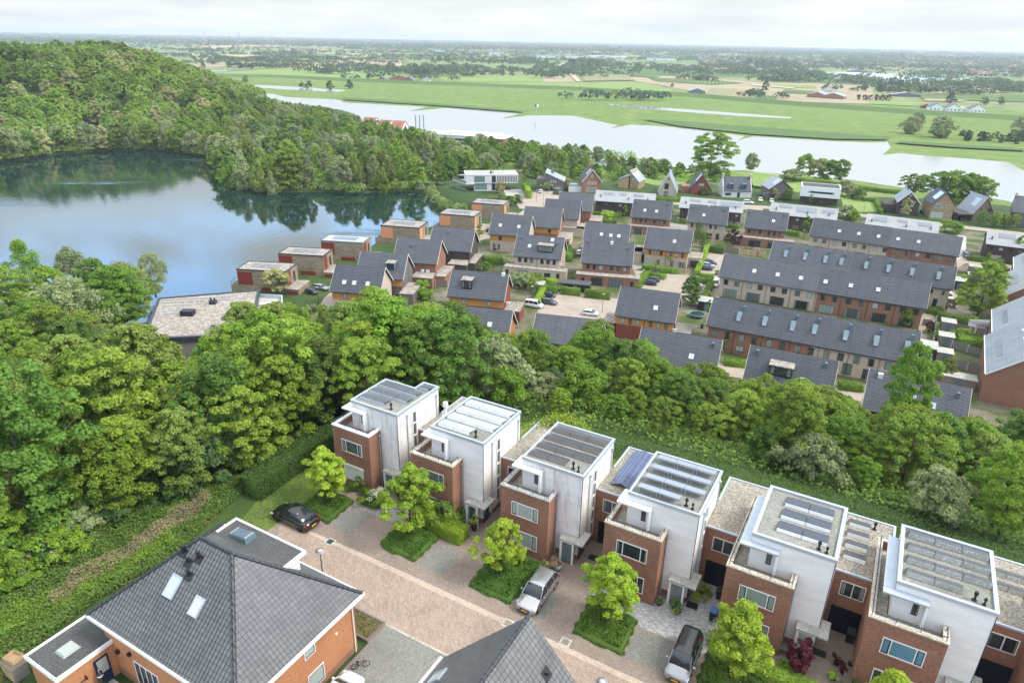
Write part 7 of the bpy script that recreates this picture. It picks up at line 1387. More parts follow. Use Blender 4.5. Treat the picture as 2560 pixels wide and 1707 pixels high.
C=np.concatenate(C); link('foliage',quads_mesh('foliage',C,r_.normal(size=(len(C),3))+np.array([0,0,.6]),np.full(len(C),.2),r_.rand(len(C)),'leaf_lime'),wt); D=C[::4]-np.array([0,.1,.35]); link('blossom',quads_mesh('blossom',D,r_.normal(size=(len(D),3)),np.full(len(D),.2),r_.rand(len(D)),'leaf_white_flower'),wt); part('stem',MB().tube((0,0,0),(0,0,5.8),.06),'bark',wt)
def pot(a,b,r0,h_,label,mat,ph,lm=1):
    x,y=loc(a,b); t=thing('potted_plant',label,'potted plant',(x,y,.012)); m=MB().tube((0,0,0),(0,0,h_),r0*.75,r0,k=14); part('pot',m,mat,t,True); part('soil',MB().tube((0,0,h_-.04),(0,0,h_+.01),r0*.9,k=12),'bare_earth',t)
    c=crown('foliage',r0*1.5,h_*.95,h_+ph,10,420,.13,['leaf_hedge','leaf_lime','leaf_deep','leaf_red_leaf','leaf_dry'][lm],'dome',.42); link('foliage',c,t)
pot(-7.8,.75,.3,.8,'tall dark square pot with a round bush at the second porch','black_plastic',1.,1); pot(-9.3,.0,.28,.6,'dark pot against the second brick wall','black_plastic',.7,1); pot(1.2,.1,.42,.6,'large grey green pot with grasses beside the third porch','zinc',.35,4); pot(.35,-.15,.25,.35,'small pot with dry grass at the third brick corner','terracotta_roof',.4,4)
pot(11.3,.85,.2,.3,'blue pot at the fourth porch','blue_plastic',.5,0); pot(11.8,.75,.2,.3,'second blue pot right of the fourth porch post','blue_plastic',.45,2); pot(11.6,.35,.16,.24,'small terracotta pot before the fourth porch','terracotta_roof',.3,1); pot(10.1,.65,.2,.25,'low pot on the cobbles left of the fourth porch','anthracite',.35,2)
pot(23.4,1.7,.22,.4,'pot of pink flowers on the path of the fifth house','black_plastic',.45,3); pot(23.9,1.2,.22,.4,'pot of red flowers beside the bench at the sixth house','black_plastic',.4,3); pot(24.3,2.2,.2,.4,'pot of pale flowers against the sixth brick house','black_plastic',.5,4); pot(23.3,.2,.25,.2,'low green bowl plant on the path of the fifth house','lamp_green',.3,1)
def bin_(a,b,lid,label,ang=0):
    t=thing('wheelie_bin',label,'bin',(*loc(a,b),.012),R(-29.3+ang)); part('body',MB().hexa([(-.25,-.28,.08),(.25,-.28,.08),(.25,.24,.08),(-.25,.24,.08)],[(-.29,-.34,1.),(.29,-.34,1.),(.29,.34,1.),(-.29,.34,1.)]),'black_plastic',t); part('lid',MB().hexa([(-.3,-.37,1.0),(.3,-.37,1.0),(.3,.37,1.0),(-.3,.37,1.0)],[(-.28,-.33,1.06),(.28,-.33,1.06),(.28,.3,1.12),(-.28,.3,1.12)]),lid,t)
    for s_ in (-.24,.24): part('wheel',MB().tube((s_-.03,.3,.1),(s_+.03,.3,.1),.1,k=10),'tyre',t)
bin_(14.35,1.3,'blue_plastic','black wheeled bin with a blue lid on the pale cobble drive'); bin_(14.2,3.9,'black_plastic','dark wheeled bin at the wall of the fifth house garage'); bin_(24.0,4.6,'anthracite','dark bin at the garage door of the fifth house'); bin_(-16.9,1.3,'black_plastic','dark bin beside the first porch')
be=thing('garden_bench','weathered grey slatted bench along the sixth brick house','bench',(*loc(24.2,.4),.01),R(-29.3+90)); part('seat',MB().box(-1.,1.,-.25,.25,.42,.47),'wood_fence',be); part('backrest',MB().box(-1.,1.,-.28,-.23,.47,.85),'wood_fence',be)
for sx in (-.9,.9):
    for sy in (-.2,.2): part('leg',MB().box(sx-.04,sx+.04,sy-.04,sy+.04,0,.42),'wood_fence',be)
tb=thing('side_table','small grey slatted table beside the fifth downpipe','table',(*loc(19.9,.8),.01),R(-29.3)); part('tabletop',MB().box(-.4,.4,-.28,.28,.5,.55),'wood_fence',tb)
for sx in (-.34,.34):
    for sy in (-.22,.22): part('leg',MB().box(sx-.03,sx+.03,sy-.03,sy+.03,0,.5),'wood_fence',tb)
for a,b,lb in ((12.5,1.95,'black doormat at the fourth porch'),(22.2,2.2,'black doormat at the fifth porch'),(3.3,3.0,'dark doormat at the third porch')): tag(link('doormat',MB().box(-.45,.45,-.35,.35,0,.02).mesh('doormat','black_plastic'),None,(*loc(a,b),.012),R(-29.3)),lb,'doormat')
for a,b,lb in ((-18.1,-7.35,'dark gully grate left of the street lamp'),(5.2,-6.7,'square manhole cover behind the steep gable'),(.5,-7.35,'small gully grate in the gutter by the silver car')):
    t=thing('manhole_cover',lb,'manhole cover',(*loc(a,b),.014),R(-29.3)); part('rim',MB().box(-.42,.42,-.42,.42,0,.012),'concrete_grey',t); part('grate',MB().box(-.27,.27,-.27,.27,.013,.02),'anthracite' if a<0 else 'sidewalk_pavers',t)
for i,(a,b) in enumerate([(-25.6,-9.4),(-25.7,-8.2),(-26.0,-6.9),(-26.2,-5.6),(-26.,-4.4),(-26.,-3.0),(-26.1,-1.6)]):
    tag(link('wooden_post',MB().tube((0,0,0),(.05*math.sin(i*2),.04,1.15),.05,.045,k=7).mesh('wooden_post','post_wood'),None,(*loc(a,b),0)),'thin wooden post in the row across the lawn','post','row of wooden posts on the lawn')
# raised planter and bicycle on the drive of the orange house
pl=thing('raised_planter','sleeper edged raised planter with sparse weeds beside the orange house','planter',(*loc(-9.2,-13.4),0),R(-29.3)); m=MB(); frame_rect(m,-1.6,1.6,-1.05,1.05,0,.28,.16); part('frame',m,'grey_boards',pl); part('soil',MB().box(-1.44,1.44,-.89,.89,0,.2),'bare_earth',pl)
P=np.stack([nr.uniform(-1.35,1.35,420),nr.uniform(-.8,.8,420),.2+nr.rand(420)*.18],1); link('weeds',quads_mesh('weeds',P,nr.normal(size=(420,3))+np.array([0,0,.8]),np.full(420,.13),nr.rand(420),'leaf_weeds'),pl)
bk=thing('bicycle','small bicycle with red grips standing on the grey drive','bicycle',(*loc(-6.6,-16.4),.01),R(20))
def ring(m,c,r0,w_,k=20):
    for i in range(k):
        a0,a1=2*math.pi*i/k,2*math.pi*(i+1)/k; m.tube((c[0]+math.cos(a0)*r0,c[1],c[2]+math.sin(a0)*r0),(c[0]+math.cos(a1)*r0,c[1],c[2]+math.sin(a1)*r0),w_,k=5,cap=False)
for fx in (-.42,.42): m=MB(); ring(m,(fx,0,.27),.26,.025); part('wheel',m,'tyre',bk)
part('frame',MB().tube((-.42,0,.27),(-.1,0,.28),.02).tube((-.1,0,.28),(-.18,0,.62),.02).tube((-.42,0,.27),(-.16,0,.55),.018).tube((-.1,0,.28),(.3,0,.62),.022).tube((-.16,0,.55),(.3,0,.62),.02).tube((.3,0,.7),(.42,0,.27),.02),'black_plastic',bk); part('saddle',MB().box(-.3,-.08,-.06,.06,.64,.7),'black_plastic',bk); part('handlebar',MB().tube((.28,-.25,.78),(.28,.25,.78),.02).tube((.28,0,.66),(.28,0,.78),.02),'car_red',bk)

# district hedges
def dh(label,f,pts,w_,h_,mat='leaf_hedge',dens=26,ls=.34):
    P=[px(*f(*p),Z1+h_*.6) for p in pts]; L=sum(math.dist(a,b) for a,b in zip(P,P[1:])); leafbox('hedge',label,P,w_,h_,Z1,mat,int(L*dens*(w_+2*h_)),ls,'hedge','clipped hedges of the lower district',rough=.16)
for a in [('long clipped hedge before the beige and orange timber house',kB_,[(415,1045),(765,1088)],1.4,1.5),('bright diagonal hedge beside the covered caravan',kB_,[(1060,830),(1010,970),(945,1110)],1.3,1.9,'leaf_lime'),('short hedge end between the two car parks',kB_,[(940,1125),(1115,1140)],1.4,1.3),('dark tall hedge behind the upper car park',kB_,[(1075,865),(1215,885)],1.6,2.2,'leaf_hedge_dark'),('hedge around the left bays of the yard',kB_,[(640,1145),(470,1110),(430,1130),(365,1240)],1.8,1.4),('hedge around the right bays of the yard',kB_,[(920,1170),(1100,1190),(1010,1370)],1.6,1.5),
 ('clipped hedge behind the motorcycles, left of the garden gate',h2,[(800,950),(1040,980)],1.2,2.),('clipped hedge between the two garden gates',h2,[(1120,975),(1490,1010)],1.2,2.1),('long clipped hedge right of the second garden gate',h2,[(1580,1030),(2080,1080)],1.3,2.2,'leaf_hedge'),('hedge along the left side of the parking yard',h2,[(790,930),(710,1080),(640,1230)],1.5,2.,'leaf_lime'),('rounded bright hedge beside the terrace of the dormer house',h2,[(600,650),(500,760)],1.3,1.8,'leaf_lime'),('bright clipped hedge under the rotary drier',h2,[(800,800),(1040,830)],2.2,1.8,'leaf_lime'),
 ('dark hedge before the brown house with heat pumps garden',kA_,[(785,1045),(1010,1060)],1.8,2.),('clipped hedge in front of the nearest long row, left',kD_,[(300,555),(455,575)],1.6,1.3),('clipped hedge in front of the nearest long row, right',kD_,[(1085,715),(1250,735)],1.6,1.5),('hedge under the end of the longest row',kC_,[(1385,1470),(1490,1480)],1.4,1.4),('hedge behind the garden sheds',kC_,[(1510,1520),(1650,1550),(1880,1575)],2.2,2.),('hedge before the right edge dark brick house',kC_,[(1800,955),(2150,1000)],1.5,1.6),('hedge of the gardens above the yellow green tree',kC_,[(1960,1070),(2200,1090)],2.,2.),('hedge below the yellow brick house',kC_,[(1440,590),(1690,612)],1.5,1.4),('curved hedge around the square lawn',kC_,[(780,385),(900,390),(950,505)],1.5,1.6),
 ('hedge before the first dark brick house',kA_,[(1900,600),(2170,620)],1.5,1.6),('dark hedge below the white parked car',kA_,[(1950,680),(2120,690)],1.6,1.8),('hedge before the steep pale gabled house',kB_,[(555,385),(780,390)],1.5,1.7),('thick hedge mound in the alley gardens',kD_,[(1900,410),(2070,440)],3.2,2.6),('tall square hedge beside the villa drive',kA_,[(1230,330),(1265,410)],2.2,3.6,'leaf_lime'),('hedge beside the brown house parking bay',kB_,[(1820,700),(1960,725)],1.6,1.6),('hedge in the garden left of the white car',kA_,[(1640,930),(1660,1040)],2.,2.2),('low hedge along the river meadow',kC_,[(0,175),(400,215),(900,290),(1180,320)],3.,1.8),('hedge behind the river houses at the right',kC_,[(1640,395),(1850,420)],2.4,2.2),('hedge by the covered parking of the dark brick row',kB_,[(760,590),(850,600)],1.4,1.6),('hedge at the car bays behind the flue house',kB_,[(1260,640),(1360,655)],1.4,1.4)]: dh(*a)
# district garden bushes and small trees
def dp(key,f,x,y,h_,label,cat='tree',sx=None,grp=None,z=Z1): X,Y=px(*f(x,y),z); return plant(key,X,Y,z,h_,label,cat,grp,sx)
for a in [('purple',kB_,1295,855,6.,'dark purple tree behind the timber fence'),('purple',kB_,1480,875,2.6,'low dark red shrub on the fence by the brick house'),('oak',kB_,885,1420,8.,'dark leaved tree beside the yard and the grey car'),('column',kB_,1995,765,8.,'slender upright tree before the dark brick house'),('column',kB_,240,565,5.,'narrow tree by the orange door under the pale roof'),('column',kC_,2270,1010,9.,'slender tree before the right edge dark brick house'),('birch',kB_,960,800,7.,'loose grey green tree beside the flue house'),('ash',kB_,1005,860,5.5,'bright tree by the covered caravan'),('column',kB_,540,1120,4.,'thin young tree above the yard hedge'),('smallbush',kB_,655,1050,4.,'round bush before the orange timber house'),('column',kA_,1230,400,10.,'bright pointed tree beside the white villa'),('m_acacia',kA_,975,410,5.5,'small round tree before the white villa'),('column',kA_,780,840,5.5,'round topped small tree by the dark parked car'),('smallbush',kA_,2020,680,4.2,'small grey green tree in front of the white car'),('bush',kA_,1060,520,3.6,'grey green shrub mass below the white villa'),('bush',kA_,1140,500,3.4,'broad shrub at the round street corner'),('bush',kA_,990,460,2.8,'low shrub bank beside the villa drive'),('ash',kA_,1290,1390,4.8,'leafy garden tree right of the wine red house'),('bush',kA_,1200,1330,4.,'bright vine covered shrub behind the wine red house wing'),('bush',kA_,1130,1300,3.4,'spreading lime vine behind the wine red house'),('smallbush',kA_,1340,1330,4.,'dark round bush beside the grey garden shed'),('smallbush',kA_,210,1400,3.8,'small round olive tree on the dark patio'),('bush',kA_,230,1440,3.,'dark square bush beside the patio'),('birch',kC_,1960,1090,6.,'loose grey garden tree above the sheds'),('bush',kC_,2100,1130,3.6,'garden shrub near the white garden statue'),('ash',kD_,1540,320,4.8,'yellow green garden tree at the end of the brown row'),('purple',kD_,1700,360,2.8,'dark red bush by the alley'),('oak',kD_,1810,690,5.2,'small tree by the open timber canopy'),('column',kD_,320,490,4.,'thin young tree before the nearest long row'),('column',kB_,1060,1530,4.4,'dark pointed conifer by the trampoline'),('birch',kB_,1985,1440,4.5,'loose olive tree before the longest row'),('m_acacia',kC_,1180,540,7.,'green tree before the black boarded house'),('bush',kC_,600,570,5.,'grey green shrubs beside the end of the pale roof'),('bush',kC_,680,590,3.6,'light green shrub at the end of the pale roof'),('bush',kC_,1660,720,4.,'dark shrub on the grass below the river houses'),('ash',kC_,1920,630,5.5,'first tree of the row before the orange trimmed house'),('ash',kC_,2050,660,6.,'second tree of the row before the orange trimmed house'),('ash',kC_,2150,660,5.5,'third tree of the row near the right edge house'),('ash',kC_,2240,670,5.5,'fourth tree of the row near the right edge house'),('m_acacia',kB_,1690,390,5.,'cream flowering tree by the blue cornered house'),('oak',kB_,1840,400,5.5,'dark green tree right of the blue cornered house'),('bush',kB_,1020,345,3.,'lime round bush before the red brick gabled house'),('column',kB_,2060,440,4.4,'first narrow tree before the white modern house'),('column',kB_,2160,445,4.4,'second narrow tree before the white modern house'),('bush',kA_,1450,380,4.,'round bush before the grey wedge house'),('m_acacia',kA_,1640,370,5.,'cream bush between the grey and brown river houses'),('roundbush',kC_,1230,330,9.,'dark round tree behind the black boarded house'),('roundbush',kC_,1335,320,8.,'round tree right of the black house chimney'),
 ('roundbush',kC_,1500,390,12.,'dark round tree behind the yellow brick house, left'),('roundbush',kC_,1640,400,13.,'dark round tree behind the yellow brick house, middle'),('hawthorn',kC_,1770,410,12.,'pale flowering tree behind the yellow brick house'),('roundbush',kC_,1890,420,11.,'dark round tree behind the yellow brick house, right'),('hawthorn',kC_,200,160,11.,'white flowering hawthorn on the river bank, left'),('hawthorn',kC_,330,180,10.,'white flowering hawthorn on the river bank, middle'),('hawthorn',kC_,440,195,9.5,'white flowering hawthorn on the river bank, right'),('roundbush',kC_,540,200,10.,'dark green end of the hawthorn clump on the river bank'),('m_willow',lambda x,y:(x,y),1877,425,9,'grey willow standing alone at the water'),('bush',kC_,60,210,6.,'yellowish bush beside the river path'),('bush',kC_,620,360,5.,'dark bushes behind the square lawn, left'),('bush',kC_,720,385,4.6,'dark bushes behind the square lawn, right'),('bush',kC_,600,310,5.,'dark bush right of the white modern house'),
 ('ash',lambda x,y:(x,y),1772,437,21,'huge dark oak at the river end of the wood','tree',1.4)]:
    dp(*a)
for i in range(60):
    f,x,y=[(kB_,rng.uniform(1500-1500+20,2300),rng.uniform(560,1400)),(kA_,rng.uniform(100,1700),rng.uniform(700,1350)),(kC_,rng.uniform(1500,2300),rng.uniform(900,1500)),(kD_,rng.uniform(1750,2080),rng.uniform(300,640))][i%4]
    X,Y=px(*f(x,y),Z1)
    if any((X-q[0])**2+(Y-q[1])**2<110 for q in FOOT) or Y<128: continue
    plant('bush' if i%3 else 'smallbush',X,Y,Z1,rng.uniform(1.2,2.6),'low garden bush between the slate roofed houses','shrub','garden bushes of the lower district')
# garden bits
t=thing('trampoline','round trampoline with a green edge in the garden by the wine red flank','trampoline',(*px(*kB_(950,1540),Z1),Z1)); m=MB().tube((0,0,.8),(0,0,.86),1.9,k=24); part('mat',m,'black_plastic',t); m=MB(); 
for i in range(24): a0,a1=6.2832*i/24,6.2832*(i+1)/24; m.tube((math.cos(a0)*1.9,math.sin(a0)*1.9,.9),(math.cos(a1)*1.9,math.sin(a1)*1.9,.9),.13,k=5,cap=False)
part('edge_pad',m,'trampoline_green',t)
for i in range(6): part('leg',MB().tube((math.cos(i*1.047)*1.8,math.sin(i*1.047)*1.8,0),(math.cos(i*1.047)*1.8,math.sin(i*1.047)*1.8,.85),.04,k=5),'zinc',t)
def gset(f,x,y,lb,mat):
    X,Y=px(*f(x,y),Z1); t=thing('garden_table',lb,'table',(X,Y,Z1+.04),rng.uniform(0,3)); part('tabletop',MB().box(-.8,.8,-.45,.45,.7,.76),mat,t)
    for sx in (-.7,.7):
        for sy in (-.35,.35): part('leg',MB().box(sx-.05,sx+.05,sy-.05,sy+.05,0,.7),mat,t)
gset(h2,275,735,'red garden table on the terrace of the dormer house','car_red'); gset(kD_,1610,660,'garden table on the grass behind the nearest long row','wood_fence'); gset(h2,720,730,'garden table by the clipped trees','grey_boards')
for (f,x,y,lb) in ((kD_,1765,420,'first bin beside the alley sheds'),(kD_,1750,480,'second bin beside the alley sheds'),(kD_,1745,590,'third bin beside the alley sheds'),(kD_,150,330,'green bin at the corner of the nearest long row'),(h3,1680,1050,'green bin below the timber gate')):
    X,Y=px(*f(x,y),Z1); t=thing('wheelie_bin',lb,'bin',(X,Y,Z1+.04),R(-27)); part('body',MB().box(-.3,.3,-.35,.35,.05,1.0),'black_plastic' if 'green' not in lb else 'lamp_green',t); part('lid',MB().box(-.33,.33,-.4,.4,1.001,1.1),'blue_plastic' if 'second' in lb else 'black_plastic',t)

# ------------------------------------------------------------------ woods beyond the lake
def grp_plant(key,x,y,h_,place):
    z0_=tz(x,y); zc=ztop(x,y,pj(x,y,z0_+8)[0],PLINE)-z0_+rng.uniform(-1.,.6); h_=min(h_,zc)
    if h_<4: return
    nm={'m_oak':'round topped green tree','m_birch':'slim pale green birch','m_willow':'silver grey willow','m_acacia':'cream tinted blossoming tree','m_dark':'dark conifer'}[key]
    plant(key,x,y,tz(x,y)-.3,h_,nm+' '+place,'tree',nm.split()[-1]+'s '+place)
PEN=[px(548,430,ZL),px(552,455,ZL),px(600,473,ZL),px(660,487,ZL),px(760,484,ZL),px(900,486,ZL),px(1000,483,ZL),px(1070,486,ZL),px(1105,470,-23),px(1130,425,-22),px(1300,425,-22),px(1500,440,-22),px(1700,455,-22),px(1850,440,-24),px(1800,415,-26),px(1600,400,-27),px(1300,380,-27),px(1180,365,-27),px(1000,330,-27),px(850,310,-27),px(760,300,-27),px(640,270,-27),px(560,330,-27)]
VILLA=[(-32,300),(-32,332),(6,336),(6,300)]
for x,y in scatter(PEN,5.8,430,5,(VILLA,)):
    u,v_=pj(x,y,-24); q=rng.random(); 
    if u>1090:   # wood behind the river houses: leafy, lower towards the right
        h_=rng.uniform(9,14) if u<1400 else rng.uniform(6,10)
        grp_plant('m_oak' if q<.8 else 'm_willow',x,y,h_,'in the wood behind the river houses')
    else:
        h_=rng.uniform(12,18)
        grp_plant('m_birch' if q<.5 else ('m_oak' if q<.8 else ('m_willow' if q<.95 else 'm_acacia')),x,y,h_,'on the wooded tongue in the lake')
HILL=[px(-260,446,ZL),px(0,407,ZL),px(130,387,ZL),px(260,376,ZL),px(400,376,ZL),px(480,387,ZL),px(545,396,ZL),px(560,340,ZL),px(640,270,ZL),(-260,760),(-420,760),(-700,640),(-700,430)]
pts=scatter(HILL,7.4,900,6)
pts.sort(key=lambda p:math.hypot(*p)); ind=pts[:470]
for x,y in ind:
    q=rng.random(); z=tz(x,y)
    if not visible(x,y,z+8,60): continue
    low=z<-20
    key=('m_willow' if q<.2 else 'm_birch' if q<.52 else 'm_acacia' if q<.66 else 'm_oak') if low else (('m_oak' if q<.42 else 'm_birch' if q<.58 else 'm_acacia') if x>-330 else ('m_oak' if q<.62 else 'm_birch' if q<.88 else 'm_acacia' if q<.92 else 'm_oak'))
    grp_plant(key,x,y,rng.uniform(13,18),'on the wooded hill beyond the lake')
for (p,q) in zip(LAKE[1:8],LAKE[2:9]):
    L=math.dist(p,q); nx,ny=-(q[1]-p[1])/L,(q[0]-p[0])/L
    for j in range(int(L/5.)):
        f=(j+rng.random()*.8)*5./L; o_=rng.uniform(.5,5.); grp_plant(('m_willow','m_birch','m_birch','m_oak','m_acacia')[rng.randrange(5)],p[0]+(q[0]-p[0])*f+nx*o_,p[1]+(q[1]-p[1])*f+ny*o_,rng.uniform(9,16),'leaning over the far lake shore')
# the far side of the hill as one mass
def mass(name,pts,hs,nq,ls,mats,z=None,wid=.42,seed=4):
    r=np.random.RandomState(seed); P_a=np.array(pts); n=len(P_a); Zb=terr(P_a[:,0],P_a[:,1]) if z is None else np.full(n,z)
    for mi,mat in enumerate(mats):
        k=np.arange(n)%len(mats)==mi; A=P_a[k]; Zk=Zb[k]; H_=np.array(hs)[k] if np.ndim(hs) else np.full(len(A),hs); m=len(A)
        d=r.normal(size=(m,nq,3)); d/=np.linalg.norm(d,axis=2,keepdims=True); d[...,2]=np.abs(d[...,2])*1.1-.1
        C=np.stack([A[:,None,0]+d[...,0]*H_[:,None]*wid,A[:,None,1]+d[...,1]*H_[:,None]*wid,Zk[:,None]+H_[:,None]*(.45+.5*d[...,2])],-1).reshape(-1,3)
        S=np.repeat(H_*ls,nq); ti=np.repeat(r.rand(m),nq)*.6+.2+.25*(r.rand(m*nq)-.5)
        tag(link(name,quads_mesh(name,C,d.reshape(-1,3)+r.normal(size=(m*nq,3))*.4+np.array([0,0,.3]),S,ti,mat)),None,None,None,'stuff')
mass('hill_wood',pts[470:]+scatter(HILL,7.,600,77),15.,170,.13,['leaf_deep','leaf_fresh','leaf_olive'],wid=.45)
wu=scatter(PEN,4.,300,9,(VILLA,)); mass('peninsula_undergrowth',wu,6.,110,.15,['leaf_deep','leaf_hedge'],wid=.6)
sh=[]; r_=random.Random(5)
for i in range(len(LAKE)-18):
    pass
for (p,q) in zip(LAKE[:18],LAKE[1:19]):
    L=math.dist(p,q)
    for j in range(int(L/3.)): f=(j+r_.random())*3./L; sh.append((p[0]+(q[0]-p[0])*f+r_.uniform(-1,1.5),p[1]+(q[1]-p[1])*f+r_.uniform(.5,4)))
mass('shore_shrubs',sh,5.,110,.15,['leaf_grey','leaf_olive','leaf_fresh'],wid=.5,z=ZL-.3)

# ------------------------------------------------------------------ far land
def ft(u,v_,h_,lb,key='f_tree',grp=None): x,y=px(u,v_,ZP); return plant(key,x,y,ZP-.2,h_,lb,'tree',grp)
def ftrow(poly,n,h0,h1,lb,grp,key='f_tree',seed=1):
    r=random.Random(seed); us=[p[0] for p in poly]; vs=[p[1] for p in poly]; c=0; tr=0
    while c<n and tr<n*40:
        tr+=1; u=r.uniform(min(us),max(us)); v_=r.uniform(min(vs),max(vs))
        if inpoly(u,v_,poly): ft(u,v_,r.uniform(h0,h1),lb,key,grp); c+=1
ftrow([(970,172),(1180,176),(1240,184),(1360,186),(1360,190),(1100,190),(1085,194),(960,184)],46,9,15,'leafy tree of the row beyond the farm','trees around the farm')
ftrow([(1040,145),(1350,145),(1370,158),(1300,162),(1060,160)],46,10,17,'tree among the industrial halls','trees near the halls')
ftrow([(1405,150),(1450,150),(1520,165),(1510,180),(1420,178)],26,12,18,'tree in the copse beside the sandy track','trees of the copse by the track')
ftrow([(1840,148),(1940,150),(1990,165),(1960,178),(1850,170)],34,12,20,'tree in the copse before the village','trees of the copse before the village')
ftrow([(2050,158),(2500,182),(2560,190),(2560,180),(2060,150)],40,10,18,'tree at the edge of the village','trees along the village edge')
ftrow([(2120,218),(2260,216),(2300,232),(2240,238),(2130,226)],18,8,13,'tree beside the farm with grey roofs','trees of the right farm')
ftrow([(460,118),(960,122),(1000,135),(850,138),(470,138)],50,10,16,'tree in the wood left of the windmill','trees left of the windmill')
ftrow([(480,150),(670,150),(690,158),(670,174),(490,172)],16,8,13,'grey willow by the canal','willows by the canal')
for u,v_,h_,lb,k in ((1134,172,15,'dark copper beech beyond the farm','f_purple'),(1098,152,13,'small copper beech near the halls','f_purple'),(1826,153,15,'copper beech before the village','f_purple'),(922,197,9,'single round tree in the bright field','f_tree'),(874,222,11,'grey tree at the pond end','f_tree'),(825,224,11,'round willow on the pond','f_tree'),(772,221,10,'leaning willow on the pond','f_tree'),(755,220,8,'thin willow on the pond','f_tree'),(615,207,10,'grey willow left of the pond','f_tree'),(1912,226,14,'single round tree on the soil field','f_tree'),(1450,225,5,'tiny tree at the flood bank','f_tree'),(1680,218,6,'small tree beside the dark barn','f_tree'),(2375,258,13,'tree behind the white houses','f_tree'),(2460,262,10,'tree right of the white houses','f_tree'),(2500,262,10,'second tree right of the white houses','f_tree')): ft(u,v_,h_,lb,k)
for i,(u,v_,h_) in enumerate(((2145,228,7),(2160,229,7),(2175,229,7),(2190,230,8),(2205,231,8),(2220,231,8))): ft(u,v_+22,h_,'dark purple tree in the short row by the farm','f_purple','row of purple trees by the farm')
for u,v_,h_,lb in ((2350,345,24,'large grey green willow on the river meadow'),(2560,352,28,'large willow at the right edge of the river meadow'),(2275,335,20,'slim leaning willow on the river meadow'),(2290,318,18,'pale willow behind the leaning one')): x,y=px(u,v_,ZP); plant('m_willow',x,y,ZP,h_*.72,lb,sx=1.25)
ftrow([(2380,345),(2550,355),(2550,362),(2390,352)],10,5,8,'low bush in the meadow hedge','bushes in the meadow hedge')
ftrow([(2300,332),(2540,346),(2540,349),(2300,335)],10,3,6,'low bush of the upper meadow hedge','bushes of the upper meadow hedge')
# distant woodland belts, village canopy
r_=np.random.RandomState(21); pts=[];hs=[]
for i in range(820):
    D=900*math.exp(r_.rand()*3.1); an=r_.uniform(-.72,.80); x0,y0=math.sin(an)*D,math.cos(an)*D
    if D<1500 and (abs(an)<.42 or an>.42): 
        if r_.rand()<.9: continue
    if x0<-250 and D<1000: continue
    L=r_.uniform(30,130)*(D/1500)**.5; k=int(r_.uniform(4,16)); dr=r_.normal()*.25-.25
    for j in range(k): f=(j/k-.5)*L*2; pts.append((x0+math.cos(dr)*f+r_.normal()*8,y0+math.sin(dr)*f+r_.normal()*8)); hs.append(r_.uniform(7,15)*(1+.25*(D>4000)))
for (u0,u1,v0,v1,n) in ((1750,2600,146,166,620),(1700,2600,120,150,700),(400,1100,92,112,400),(1100,1800,108,140,500),(0,480,80,104,420)):
    for i in range(n):
        u=r_.uniform(u0,u1); f=(u-u0)/(u1-u0); v_=r_.uniform(v0,v1)+f*(9 if u0>1600 else 0); p=px(u,v_,ZP); pts.append(p); hs.append(r_.uniform(6,13))
mass('distant_woodland',pts,np.array(hs),34,.42,['leaf_far','leaf_far2','leaf_far'],z=ZP-1,wid=1.05)
pts=[];hs=[]
for i in range(4600):
    D=r_.uniform(4500,15000); an=r_.uniform(-.75,.82); pts.append((math.sin(an)*D,math.cos(an)*D)); hs.append(r_.uniform(14,24))
mass('horizon_woodland',pts,np.array(hs),16,.8,['leaf_far'],z=ZP,wid=3.,seed=8)

# far buildings
HM={}
def small_house(u,v_,w_,d_,ez,rz,ang,wall,roof,label,cat='house',grp='houses of the far villages',name='village_house',xy=None):
    x,y=px(u,v_,ZP) if xy is None else xy; key=(w_,d_,ez,rz,wall,roof)
    if key not in HM:
        m=MB(); P=[(-w_/2,0),(w_/2,0),(w_/2,ez),(0,rz),(-w_/2,ez)]; m.v=[(p[0],-d_/2,p[1]) for p in P]+[(p[0],d_/2,p[1]) for p in P]; m.f=[(0,1,2,3,4),(9,8,7,6,5),(1,0,5,6),(2,1,6,7),(0,4,9,5)]
        r=MB()
        for s_ in (-1,1):
            e=[(s_*(w_/2+.4),-d_/2-.4,ez-.3),(0,-d_/2-.4,rz+.05),(0,d_/2+.4,rz+.05),(s_*(w_/2+.4),d_/2+.4,ez-.3)]
            if s_>0: e=e[::-1]
            r.hexa(e[::-1],[(p[0],p[1],p[2]+.35) for p in e[::-1]])
        wn=MB()
        for i in range(max(1,int(w_/4))): wn.box(-w_/2+1.2+i*4,-w_/2+2.8+i*4,-d_/2-.05,-d_/2-.005,.9,2.4)
        HM[key]=(m.mesh('wall',wall),r.mesh('roof',roof),wn.mesh('window','pane_dark'))
    t=thing(name,label,cat,(x,y,ZP),R(ang),grp)
    for n_,me in zip(('wall','roof','window'),HM[key]): link(n_,me,t)
    return t
def hall(u,v_,w_,d_,h_,ang,wall,label,roof='hall_roof_dark'):
    x,y=px(u,v_,ZP); t=thing('industrial_hall',label,'hall',(x,y,ZP),R(ang),'industrial halls beyond the fields'); part('wall',MB().box(-w_/2,w_/2,0,d_,0,h_),wall,t); part('roof',MB().box(-w_/2-.3,w_/2+.3,-.3,d_+.3,h_+.01,h_+.6),roof,t)
    part('door',MB().box(-w_*.3,-w_*.3+8,-.1,-.01,0,h_*.6).box(w_*.1,w_*.1+6,-.1,-.01,0,h_*.5),'hall_grey',t)
